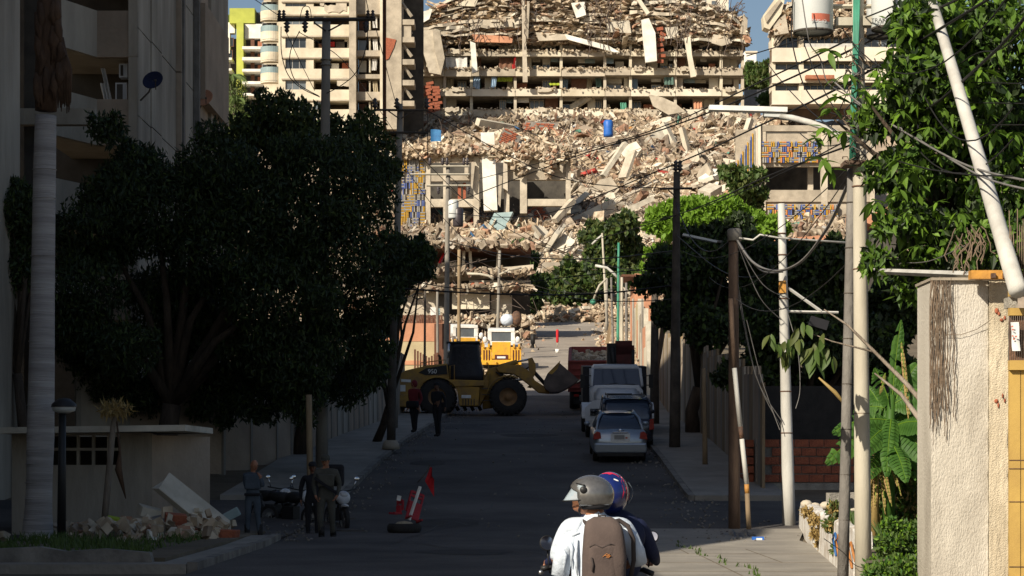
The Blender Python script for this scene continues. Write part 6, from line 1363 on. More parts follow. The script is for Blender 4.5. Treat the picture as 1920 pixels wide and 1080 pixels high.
# ================================================================== VEHICLES
def wheel(root, c, r, w_, rimm='chrome', axis='x', rr=.6, lugs=0, name='wheel'):
    b = B('rubber', True); h = w_/2
    b.lathe([(r*rr,-h*.9),(r*.9,-h),(r*.985,-h*.8),(r,-h*.4),(r,h*.4),(r*.985,h*.8),(r*.9,h),(r*rr,h*.9)], c, axis, 28)
    if lugs:
        for i in range(lugs):
            a = 2*PI*i/lugs
            for s in (-1,1):
                u, v = (r*1.0)*math.cos(a+s*.06), (r*1.0)*math.sin(a+s*.06); cc = (c[0]+s*h*.5,c[1]+u,c[2]+v) if axis == 'x' else (c[0]+u,c[1]+s*h*.5,c[2]+v)
                b.box(cc,(w_*.45,.09,.09) if axis=='x' else (.09,w_*.45,.09),((a+s*.06,0,0) if axis=='x' else (0,-(a+s*.06),0)))
    t = b.build('tyre', root)
    b = B(rimm, True); b.lathe([(.001,-h*.55),(r*rr*.35,-h*.6),(r*rr*.4,-h*.35),(r*rr*.85,-h*.45),(r*rr,-h*.88),(r*rr*1.02,-h*.9),(r*rr*1.02,h*.9),(r*rr*.85,h*.45),(r*rr*.4,h*.35),(r*rr*.35,h*.6),(.001,h*.55)], c, axis, 24); b.build('rim', t)
    return t
def car(name, label, cat, loc, L, W, H, body, suv=False, rot=0):
    t = thing(name, label, cat, loc, (slope(loc[1]),0,rot)); hw = W/2; belt = H*(.62 if suv else .655)
    def ring(y, w_, zb, zt): return [Vector((x,y,z)) for x,z in ((-w_*.86,zb),(w_*.86,zb),(w_*.97,zb+.1),(w_,zb+(zt-zb)*.5),(w_*.97,zt-.07),(w_*.88,zt),(0,zt+.03),(-w_*.88,zt),(-w_*.97,zt-.07),(-w_,zb+(zt-zb)*.5),(-w_*.97,zb+.1))]
    st = [(0.0,.86,.36,belt*.72),(.05,.93,.28,belt*.86),(.14,.97,.25,belt*(1.0)),(.5,1,.24,belt*1.02),(L*.4,1,.22,belt),(L*.72,1,.22,belt*.98),(L*.9,.95,.24,belt*.88),(L*.98,.86,.3,belt*.74),(L,.76,.36,belt*.6)]
    b = B(body, True); b.loft([ring(y,hw*a,zb,zt) for y,a,zb,zt in st]); b.build('body', t)
    r0 = .12 if suv else .60; r1 = .42 if suv else 1.40; f1 = L*.62; f0 = L*.76; tw = .80 if suv else .65
    def gr(y, wb, wt, z): return [Vector((x,y,zz)) for x,zz in ((-wb,belt-.03),(wb,belt-.03),(wt+(wb-wt)*.35,belt+(z-belt)*.7),(wt,z-.04),(wt*.85,z),(-wt*.85,z),(-wt,z-.04),(-wt-(wb-wt)*.35,belt+(z-belt)*.7))]
    b = B('car_glass', True); b.loft([gr(r0,hw*.88,hw*.87,belt),gr(r1,hw*.9,hw*tw,H-.03),(gr(f1,hw*.9,hw*tw,H-.02)),gr(f0,hw*.86,hw*.85,belt)]); b.build('windows', t)
    b = B(body, True); ny_ = 8
    b.sheet(lambda u,v: Vector(((v*2-1)*hw*tw*.97, r1-.05+(f1-r1+.1)*u, H-.015-.05*abs(v*2-1)**3+.02*math.sin(PI*u))), 8, 8); 
    for s in (-1,1):
        b.tube([(s*hw*.86,r0+.04,belt),(s*hw*(tw+.1),(r0*.35+r1*.65),belt+(H-belt)*.66),(s*hw*tw*.96,r1,H-.04)],.045,6); b.tube([(s*hw*tw*.97,r1,H-.04),(s*hw*tw*.97,f1,H-.03),(s*hw*.85,f0,belt)],.04,6); b.tube([(s*hw*tw,(r1+f1)/2,H-.05),(s*hw*.92,(r1+f1)/2,belt)],.035,6)
    b.build('roof', t)
    for x in (-hw+.12,hw-.12):
        for y in (L*.19,L*.81): wheel(t,(x,y,.32 if not suv else .36),.32 if not suv else .37,.2,'rod_steel')
    for s in (-1,1):
        b = B('tail_red', True); z = belt*.86
        if suv: b.prism([(s*hw*.80,z-.25),(s*hw*.98,z-.22),(s*hw*.95,z+.12),(s*hw*.82,z+.12)],-.02,.2,'xz')
        else: b.prism([(s*hw*.70,z-.09),(s*hw*.99,z-.12),(s*hw*.97,z+.05),(s*hw*.86,z+.13),(s*hw*.74,z+.10)],-.0,.32,'xz')
        b.build('tail_light', t); b = B(body, True); b.ball((s*(hw+.10),L*.64,belt+.07),(.10,.06,.07)); b.build('wing_mirror', t)
    return t, belt
Yc_ = 70
t, belt = car('sedan','silver four-door sedan seen from behind, parked last in the row','car',(X_(1163,Yc_),Yc_,G(Yc_)),4.3,1.70,1.5,'car_silver')
b = B('plate_white'); b.box((0,.0,.79),(.60,.03,.25)); pl = b.build('number_plate', t); b = B('frame_grey'); b.box((-.03,-.017,.80),(.32,.006,.13)); b.use('sticker_red'); b.box((.19,-.017,.78),(.07,.006,.05)); b.build('plate_print', pl)
b = B('chrome', True); b.box((0,.0,.945),(.50,.05,.045)); b.box((0,-.03,.36),(1.25,.03,.03)); b.build('chrome_trim', t, bevel=.008)
b = B('car_silver', True); b.prism([(-.80,.30),(.80,.30),(.84,.42),(.82,.62),(-.82,.62),(-.84,.42)],-.06,.2,'xz'); b.build('bumper', t, bevel=.05)
b = B('black_plastic'); b.box((0,-.02,.26),(1.45,.1,.10)); b.build('lower_bumper', t)
b = B('chrome', True); b.lathe([(.001,0),(.05,0),(.06,.012),(.05,.02)],(0,.03,1.0),'y',12); b.tube([(-.12,.02,1.0),(0,.01,1.025),(.12,.02,1.0)],.014,5); b.build('badge', t)
Ysv = 75.6
t, belt = car('suv','dark blue suv parked between the silver sedan and the white truck','car',(X_(1176,Ysv),Ysv,G(Ysv)),4.5,1.85,1.72,'car_navy',True)
b = B('black_plastic'); 
for s in (-1,1): b.tube([(s*.62,1.0,1.74),(s*.62,1.1,1.79),(s*.62,2.7,1.79),(s*.62,2.8,1.73)],.02,5)
b.tube([(-.62,1.3,1.79),(.62,1.3,1.79)],.018,5); b.build('roof_rack', t)
# ---- white truck, facing the camera
Yt2 = 82
t = thing('flatbed_truck','white conventional-cab truck facing the camera with dark crane behind its cab','truck',(X_(1160,Yt2),Yt2,G(Yt2)),(slope(Yt2),0,0))
b = B('truck_white', True)
def tr_(y, w_, zb, zt, c=.12): return [Vector((x,y,z)) for x,z in ((-w_,zb),(w_,zb),(w_,zt-c),(w_-c*.8,zt),(0,zt+.02),(-w_+c*.8,zt),(-w_,zt-c))]
b.loft([tr_(0.0,.50,.85,1.56,.18),tr_(.12,.56,.8,1.64,.2),tr_(1.0,.72,.8,1.74,.2),tr_(1.55,.88,.8,1.80,.2)]); b.build('hood', t)
b = B('truck_white', True); b.loft([tr_(1.5,.97,.8,1.86,.2),tr_(1.52,.98,.8,1.9,.2),tr_(3.1,.98,.8,1.95,.2)])
b.loft([tr_(1.95,.86,2.46,2.62,.1),tr_(3.1,.9,2.46,2.66,.1)])
for s in (-1,1): b.tube([(s*.95,1.56,1.86),(s*.88,1.93,2.52)],.06,6); b.bx(s*.98 if s<0 else .9, -.9 if s<0 else .98, 2.5,3.1,1.8,2.5); b.tube([(s*.93,2.5,1.88),(s*.88,2.5,2.52)],.05,6)
b.build('cab', t)
b = B('car_glass', True); b.add([(-.91,1.6,1.87),(.91,1.6,1.87),(.84,1.93,2.5),(-.84,1.93,2.5)],[(0,1,2,3)],False); b.build('windshield', t)
b = B('glass_rail'); b.bx(-.42,.42,2.95,3.0,1.95,2.42); b.build('rear_window', t)
for s in (-1,1):
    b = B('truck_white', True); pts = [Vector((s*1.0,.15+.62+.62*math.cos(a),.72+.50*math.sin(a))) for a in [PI*i/8 for i in range(9)]]
    b.loft([[p+Vector((-.34,0,0)),p+Vector((.30,0,0)),p+Vector((.30,0,.07)),p+Vector((-.34,0,.07))] for p in pts], smooth=False)
    b.prism([(s*.5,.62),(s*1.22,.62),(s*1.24,1.1),(s*.92,1.38),(s*.5,1.4)],.10,.22,'xz'); b.build('fender', t)
    b = B('lamp_glass'); b.box((s*.86,.07,.95),(.30,.05,.19)); hl = b.build('headlight', t); b = B('black_plastic'); b.box((s*.86,.06,.95),(.36,.03,.25)); b.box((s*.86,.04,.95),(.02,.03,.2)); b.build('light_frame', hl)
    wheel(t,(s*1.05,.78,.50),.50,.28,'truck_white',lugs=0); wheel(t,(s*.98,5.2,.50),.50,.45,'truck_white')
    b = B('black_plastic'); b.box((s*1.28,1.7,2.05),(.16,.08,.5)); b.tube([(s*.95,1.7,1.9),(s*1.28,1.7,1.9)],.02,5); b.tube([(s*.95,1.7,2.25),(s*1.28,1.7,2.25)],.02,5); b.build('mirror', t)
b = B('black_plastic')
for i in range(5): b.box((0,-.04,1.17+i*.095),(.88-.03*abs(i-2),.06,.022))
b.box((0,-.005,1.36),(.96,.02,.56)); b.build('grille', t)
b = B('chrome'); 
for i in range(4): b.box((0,-.06,1.21+i*.095),(.84,.03,.03))
b.build('grille_bar', t)
b = B('pole_white'); b.box((-.75,-.2,.56),(.7,.14,.24)); b.box((.75,-.2,.56),(.7,.14,.24)); b.use('black_plastic'); b.box((0,-.2,.55),(.8,.12,.22)); b.build('bumper', t)
b = B('black_plastic'); b.box((0,5.4,.85),(2.1,5.4,.25)); b.use('tarp_black'); b.box((0,4.4,1.9),(2.42,2.4,1.35)); b.build('dark_body', t); b = B('pole_dark'); b.box((0,6.6,1.25),(2.4,2.6,.2)); b.build('deck', t)
b = B('crane_red'); b.box((.35,3.6,2.5),(.62,.6,2.1)); b.box((.35,3.6,3.2),(.78,.6,.35)); b.use('black_plastic'); b.box((-.12,3.5,2.95),(.34,.5,1.0)); b.tube([(.0,3.3,2.2),(-.1,3.3,3.3)],.12,8); b.tube([(.68,3.3,2.2),(.7,3.3,3.2)],.06,8); b.build('crane', t)
b = B('black_plastic'); b.tube([(-.5,1.62,1.90),(-.1,1.6,1.96),(.1,1.6,1.93)],.015,4); b.tube([(0,1.62,1.90),(.4,1.6,1.94),(.7,1.6,1.92)],.015,4); b.build('wiper', t)
# ---- red dump truck from behind
Yr2 = 106.5
t = thing('dump_truck','rusty red dump truck body with debris in it, seen from behind beside the loader bucket','truck',(X_(1110,Yr2)+.1,Yr2,G(Yr2)),(slope(Yr2)+.05,0,-.03))
b = B('truck_red'); W = 1.18; L = 6.2; z0, z1 = .95, 2.35
b.bx(-W,W,0,.08,z0,z1); b.bx(-W,-W+.07,.085,L,z0,z1); b.bx(W-.07,W,.085,L,z0,z1); b.bx(-W,W,L,L+.08,z0,z1+.1); b.bx(-W+.07,W-.07,.085,L,z0,z0+.08); b.build('dump_body', t)
b = B('truck_red')
for z in (1.15,1.45,1.75,2.05): b.box((0,-.035,z),(2.2,.06,.06))
for x in (-W-.03,W+.03): 
    for i in range(7): b.box((x,.3+i*.9,1.6),(.07,.09,1.4))
b.bx(-W-.05,W+.05,-.06,.14,z1+.002,z1+.09); b.bx(-W-.05,-W+.1,.142,L,z1+.002,z1+.08); b.bx(W-.1,W+.05,.142,L,z1+.002,z1+.08); b.build('rib', t)
b = B('earth', True); b.sheet(lambda u,v: Vector((-W+.1+(2*W-.2)*u,.1+(L-.2)*v,z1-.35+.12*math.sin(u*7+v*5)+.1*math.sin(v*13))),14,20); b.build('debris_load', t)
n = 260; V, Fq = chunks(np.stack([rng.uniform(-1,1,n),rng.uniform(.3,6,n),z1-.25+rng.uniform(-.1,.1,n)],-1), rng.uniform(.06,.35,(n,3)), rotmats(n)); me = npmesh('debris_pieces',V,Fq,['rubble_dusty']); o = bpy.data.objects.new('debris_pieces',me); col.objects.link(o); o.parent = t; o['kind']='stuff'
for s in (-1,1): 
    for y in (1.0,2.3): wheel(t,(s*.92,y,.52),.52,.5,'steel_rust')
    b = B('tail_red'); b.box((s*.85,-.05,.78),(.22,.06,.12)); b.build('tail_light', t)
b = B('rubber'); b.bx(-.8,.8,.3,7.4,.6,.9); b.bx(-1.0,-.55,.0,.04,.35,.8); b.bx(.55,1.0,.0,.04,.35,.8); b.build('chassis', t); b = B('truck_red'); b.box((0,7.6,1.5),(2.2,1.6,1.5)); b.build('cab', t)
# ---- wheel loader, side on, bucket to the right
Yl = 104
def lx(px): return (px-880)/40.4
def lz(py): return (781-py)/40.4
t = thing('wheel_loader','big dusty yellow wheel loader side-on across the street with tarp-covered cab and raised bucket','wheel loader',(X_(880,Yl),Yl,G(Yl)-.02))
def LP(pts, y0, y1, m, name, bevel=.03): b = B(m); b.prism([(lx(a),lz(b_)) for a,b_ in pts], y0, y1, 'xz'); return b.build(name, t, bevel=bevel)
eh = LP([(742,765),(743,742),(752,704),(762,698),(800,689),(840,685),(843,710),(843,716),(812,712),(795,722),(788,745),(786,766)],-.95,.95,'loader_yellow','engine_hood')
b = B('black_plastic'); b.prism([(lx(a),lz(c)) for a,c in ((786,702),(800,694),(838,688),(840,705),(800,707))],-.975,-.95,'xz'); b.build('side_panel', eh)
b = B('plate_white'); b.prism([(lx(a),lz(c)) for a,c in ((754,714),(772,715),(772,720),(754,719))],-.97,-.952,'xz'); b.prism([(lx(a),lz(c)) for a,c in ((752,725),(762,725),(762,737),(752,737))],-.965,-.952,'xz'); b.build('sticker', eh)
txt(t,'950',(lx(812)+t.location.x,-.98+t.location.y,lz(700)+t.location.z),.28,'plate_white')
LP([(786,745),(846,720),(846,770),(790,772)],-.5,.5,'pole_dark','rear_frame'); LP([(740,742),(786,742),(786,766),(742,766)],-1.15,1.15,'loader_yellow','counterweight',.06)
LP([(842,715),(908,717),(908,727),(842,729)],-1.2,1.2,'loader_yellow','platform'); LP([(858,727),(900,729),(898,764),(862,764)],-1.15,1.15,'loader_yellow','tank_box'); LP([(866,744),(884,744),(884,750),(866,750)],-1.19,-1.15,'plate_white','tank_label')
b = B('tarp_black', True)
def cabr(z, x0, x1, w_, ph): 
    n = 28; out = []
    for i in range(n):
        a = 2*PI*i/n; c_, s_ = math.cos(a), math.sin(a); r1 = 1/max(abs(c_),abs(s_)); q = 1+.03*math.sin(i*2.3+ph)
        out.append(Vector(((x0+x1)/2+(x1-x0)/2*c_*r1**.8*q, w_*s_*r1**.8*q, z)))
    return out
b.loft([cabr(lz(718),lx(838),lx(912),.92,0),cabr(lz(705),lx(840),lx(908),.86,1),cabr(lz(680),lx(841),lx(902),.84,2),cabr(lz(655),lx(841),lx(900),.84,3),cabr(lz(646),lx(839),lx(899),.88,4)]); b.build('tarp_covered_cab', t); LP([(838,644),(900,643),(901,648),(838,648)],-.9,.9,'black_plastic','cab_roof')
b = B('rod_steel'); b.tube([(lx(843),-.95,lz(648)),(lx(842),-.97,lz(675))],.06,6); b.build('cab_mirror', t)
b = B('pole_dark', True); b.tube([(lx(826),-.3,lz(690)),(lx(826),-.3,lz(672)),(lx(822),-.3,lz(668))],.06,8); b.build('exhaust', t)
b = B('loader_yellow', True)
for (xa,xb) in ((908,912),(845,849)): b.tube([(lx(xa),-1.15,lz(716)),(lx(xa),-1.15,lz(690)),(lx(xb)+.1,-1.15,lz(688)),(lx(xb)+.1,-1.15,lz(716))],.025,5)
b.tube([(lx(790),-.9,lz(694)),(lx(790),-.9,lz(684)),(lx(836),-.9,lz(678)),(lx(836),-.9,lz(688))],.022,5); o = b.build('handrail', t); o['kind'] = 'stuff'
b = B('pole_dark')
for i in range(3): b.box((lx(912),-1.1,lz(732+i*11)),(.4,.22,.04))
o = b.build('step', t); o['kind'] = 'stuff'
b = B('cable_black', True)
for i in range(5): b.tube([(lx(930),-.3-.1*i,lz(700)),(lx(950),-.45,lz(704+i*3)),(lx(975),-.4,lz(700+i*2)),(lx(992),-.3,lz(690))],.025,5)
o = b.build('hydraulic_hose', t); o['kind'] = 'stuff'
for i in range(5): b = B('pole_dark'); b.box((lx(869+i*5.2),-1.17,lz(757)),(.05,.02,.28)); b.build('vent_slot', t)
# front frame, tower, fender
LP([(905,769),(905,712),(916,694),(930,690),(938,696),(942,712),(960,716),(960,760),(930,766)],-.42,.42,'loader_yellow','front_frame'); LP([(898,725),(920,700),(914,740),(900,764)],-.85,.85,'loader_yellow','articulation')
for s in (-1,1):
    b = B('loader_yellow'); pts = [Vector((lx(953)+1.0*math.cos(a),s*1.12,lz(750)+1.0*math.sin(a))) for a in [PI*(.35+.62*i/8) for i in range(9)]]; b.loft([[p+Vector((0,-.3,0)),p+Vector((0,.3,0)),p+Vector((0,.3,.06)),p+Vector((0,-.3,.06))] for p in pts],smooth=False); b.build('fender', t)
    b = B('loader_yellow'); pts = [Vector((lx(822)+1.0*math.cos(a),s*1.12,lz(752)+1.0*math.sin(a))) for a in [PI*(.08+.62*i/8) for i in range(9)]]; b.loft([[p+Vector((0,-.3,0)),p+Vector((0,.3,0)),p+Vector((0,.3,.06)),p+Vector((0,-.3,.06))] for p in pts],smooth=False); b.build('fender', t)
    wheel(t,(lx(953),s*1.1,.83),.82,.6,'rim_ochre','y',.50,26); wheel(t,(lx(821),s*1.1,.83),.82,.6,'rim_ochre','y',.50,26)
    b = B('loader_yellow'); b.prism([(lx(a),lz(c)) for a,c in ((930,692),(945,686),(975,688),(992,698),(1003,716),(1028,732),(1030,740),(1010,738),(985,718),(965,704),(935,700))], s*.5-.09, s*.5+.09,'xz'); b.build('lift_arm', t, bevel=.02)
    b = B('rod_steel', True); b.tube([(lx(958),s*.35,lz(716)),(lx(986),s*.35,lz(712))],.05,8); b.build('lift_cylinder', t)
LP([(990,674),(998,672),(1004,684),(1005,700),(999,712),(992,700)],-.14,.14,'loader_yellow','bell_crank'); LP([(995,722),(1002,722),(996,730),(988,728)],-.1,.1,'loader_yellow','link')
b = B('loader_yellow', True); b.tube([(lx(935),0,lz(690)),(lx(970),0,lz(680))],.11,8); b.use('rod_steel'); b.tube([(lx(970),0,lz(680)),(lx(994),0,lz(675))],.05,8); b.build('tilt_cylinder', t); b = B('black_plastic', True); b.tube([(lx(1002),0,lz(700)),(lx(1022),0,lz(722))],.09,8); b.build('bucket_link', t)
# bucket shell: back curve, two side plates, lip
bp = [(1048,683),(1040,695),(1026,704),(1019,718),(1021,732),(1032,739),(1048,738),(1065,730),(1086,716)]
b = B('bucket_steel', False); outer = [(lx(a),lz(c)) for a,c in bp]; k = len(outer); cx_, cz_ = lx(1052), lz(712)
inner = [(x+(cx_-x)*.07,z+(cz_-z)*.07) for x,z in outer]
rings = [[Vector((o_[0],-1.4,o_[1])),Vector((o_[0],1.4,o_[1])),Vector((i_[0],1.4,i_[1])),Vector((i_[0],-1.4,i_[1]))] for o_,i_ in zip(outer,inner)]; b.loft(rings,smooth=False)
for y in (-1.42,1.38): b.prism([(x,z) for x,z in inner], y, y+.045,'xz')
bo = b.build('bucket', t); b = B('loader_yellow'); b.prism([(lx(a),lz(c)) for a,c in ((1026,704),(1050,680),(1044,696),(1034,706))],-1.43,-1.425,'xz'); b.prism([(lx(a),lz(c)) for a,c in ((1046,686),(1050,680),(1040,694))],-1.4,1.4,'xz'); b.build('bucket_edge', bo)
b = B('rod_steel')
for i in range(8): b.box((lx(1086),-1.3+i*.37,lz(716)),(.28,.09,.05),(0,R(-35),0))
b.build('bucket_teeth', bo)
b = B('black_plastic', True); 
for i in range(5): b.tube([(lx(842+i*14),-.2,lz(764)),(lx(846+i*14),-.2,lz(772))],.09,6)
b.build('underside', t)
# ---- yellow and white heavy trucks
def ytruck(px, Y, label, rz=0, front=True):
    t = thing('heavy_truck', label, 'truck', (X_(px,Y),Y,G(Y)-.2), (slope(Y),0,rz)); u = Y/F
    b = B('truck_yellow'); b.box((0,0.15,1.42),(1.12,.3,1.0)); b.box((-.88,.1,1.1),(.62,.25,1.05)); b.box((.88,.1,1.1),(.62,.25,1.05)); b.box((0,.1,.72),(2.4,.3,.30)); b.build('front_block', t, bevel=.02)
    b = B('crane_red')
    for s in (-1,1):
        for k in range(3): b.box((s*(.72+k*.16),-.035,1.14),(.07,.03,.62))
    b.box((0,-.02,1.02),(.78,.05,.3)); b.build('grille_slot', t)
    b = B('truck_yellow')
    for x in (-1.05,-.75,.75,1.05): b.box((x,-.05,1.72),(.10,.2,.22))
    for x in (-.9,-.3,.3,.9): b.lathe([(.03,-.05),(.07,-.05),(.07,.05),(.03,.05)],(x,-.1,.70),'y',8)
    b.build('tow_hook', t); b = B('plate_white'); b.box((0,-.05,1.02),(.5,.03,.12)); b.build('plate', t)
    b = B('lamp_white'); b.bx(-.82,.82,.5,.6,1.7,1.95); b.bx(-.82,-.58,.5,.6,1.96,2.5); b.bx(.58,.82,.5,.6,1.96,2.5); b.bx(-.80,.80,.48,2.0,2.502,2.68); b.bx(-.82,-.74,.61,2.0,1.2,2.5); b.bx(.74,.82,.61,2.0,1.2,2.5); b.bx(-.8,.8,1.96,2.0,1.2,2.5); cb = b.build('cab', t, bevel=.06)
    b = B('glass_grey'); b.bx(-.57,.57,.54,.57,1.96,2.5); b.build('windscreen', t); b = B('green_tint'); b.bx(-.3,.05,.9,.95,2.0,2.35); b.build('sun_blind', t)
    for s in (-1,1): b = B('lamp_white', True); b.ball((s*.98,.3,2.05),(.14,.08,.2)); b.build('mirror', t); wheel(t,(s*.95,.9,.55),.55,.4,'truck_yellow'); wheel(t,(s*.95,4.2,.55),.55,.4,'truck_yellow')
    b = B('black_plastic'); b.bx(-1.0,1.0,.3,6.0,.35,.9); b.build('chassis', t); b = B('truck_white'); b.bx(-1.1,1.1,2.3,6.0,.92,1.6); b.build('rear_body', t)
    return t
ytruck(940,134,'bright yellow and white heavy truck facing the camera behind the loader arm')
ytruck(874,139,'white cab truck with yellow lattice front, partly hidden behind the loader cab',.25)
tt = bpy.data.objects[-1]
b = B('shirt_white'); tk = thing('water_tank','white round plastic tank and dark bundle behind the right yellow truck','tank',P(951,600,145)); b.ball((0,0,0),(.45,.4,.4),10,8); b.use('steel_rust'); b.ball((.6,0,.1),(.35,.3,.5),8,6); b.build('tank', tk)
# red delineator
t = thing('road_marker','red delineator post in a white bucket on the upper street','road marker',(X_(1045,152),152,G(152)+.02)); b = B('lamp_white', True); b.lathe([(.001,0),(.12,0),(.15,.26),(.001,.26)],n=12); b.build('bucket', t); b = B('pole_cream'); b.tube([(0,0,.4),(0,0,.95)],.04,6); b.build('post', t); b = B('flag_red', True); b.lathe([(.06,.7),(.09,.75),(.09,1.55),(.05,1.6),(.001,1.6)],n=10); b.build('red_drum', t)
t = thing('road_marker','small dark post left of the red delineator','road marker',(X_(999,158),158,G(158))); b = B('cable_black',True); b.lathe([(.12,0),(.10,.3),(.16,.32),(.16,1.0),(.001,1.0)],n=8); b.build('post', t)
# ---- makeshift barrier: tyre, red chairs, plank, flag
Yk2 = 49.4; s_ = F/Yk2
t = thing('tyre','black tyre lying flat in the street as the foot of the barrier','tyre',(X_(758,Yk2),Yk2,.0+G(Yk2))); b = B('rubber', True); b.lathe([(.20,.0),(.34,.0),(.38,.06),(.38,.14),(.34,.2),(.20,.2),(.22,.1),(.20,.0)],n=26); b.build('tread', t); b = B('curtain', True); b.lathe([(.001,.26),(.15,.235),(.21,.19)],n=16); b.build('sandbag_lid', t)
def chair(px, py, rot, lb, sc=1):
    t = thing('plastic_chair', lb, 'chair', P(px,py,Yk2), rot); b = B('plastic_red'); b.box((0,0,0),(.40*sc,.05,.5*sc)); b.build('seat', t, bevel=.02); b = B('plastic_red')
    for s in (-1,1): b.box((s*.19*sc,.05,.25*sc),(.035,.05,.6*sc))
    b.box((0,.05,.53*sc),(.36*sc,.04,.06)); b.box((0,.05,.42*sc),(.36*sc,.04,.05)); b.build('backrest', t); b = B('plastic_red')
    for s in (-1,1): b.box((s*.17*sc,-.12,-.27*sc),(.04,.28,.04))
    b.build('leg', t); return t
chair(776,958,(R(-12),R(20),R(24)),'red plastic chair tilted back inside the tyre behind the white plank',.80); chair(748,955,(R(-5),R(-4),R(-35)),'smaller red plastic stool at the left of the barrier',.36)
t = thing('plank','white plank leaning out of the tyre with the flag stick','plank',(X_(768,Yk2),Yk2-.15,.15)); b = B('lamp_white'); q = P(788,912,Yk2-.15)-Vector(t.location); v = q; p0 = P(767,975,Yk2-.15)-t.location; b.tube([p0,q],.035,4,smooth=False); b.use('pole_dark'); b.tube([P(783,905,Yk2)-t.location,P(800,885,Yk2)-t.location,P(806,872,Yk2)-t.location],.012,5); b.build('board', t)
t = thing('flag','drooping dark red flag hanging from the barrier stick','flag',P(806,876,Yk2)); b = B('flag_red', True); b.sheet(lambda u,v: P(806+ (8 if v>.3 else 4)*u*1.0-10*(v)*(1-u)*.9, 876+ (26+30*u)*v, Yk2)-P(806,876,Yk2)+Vector((0,.05*math.sin(u*9+v*5),0)),8,10); b.build('cloth', t)
b = B('cloth_white'); b.box((0,0,0),(.09,.02,.11),(0,.2,.2)); o = b.build('paper_cup'); o.location = P(748,934,Yk2-.1); tag(o,'crumpled white paper cup on the small red stool','cup')

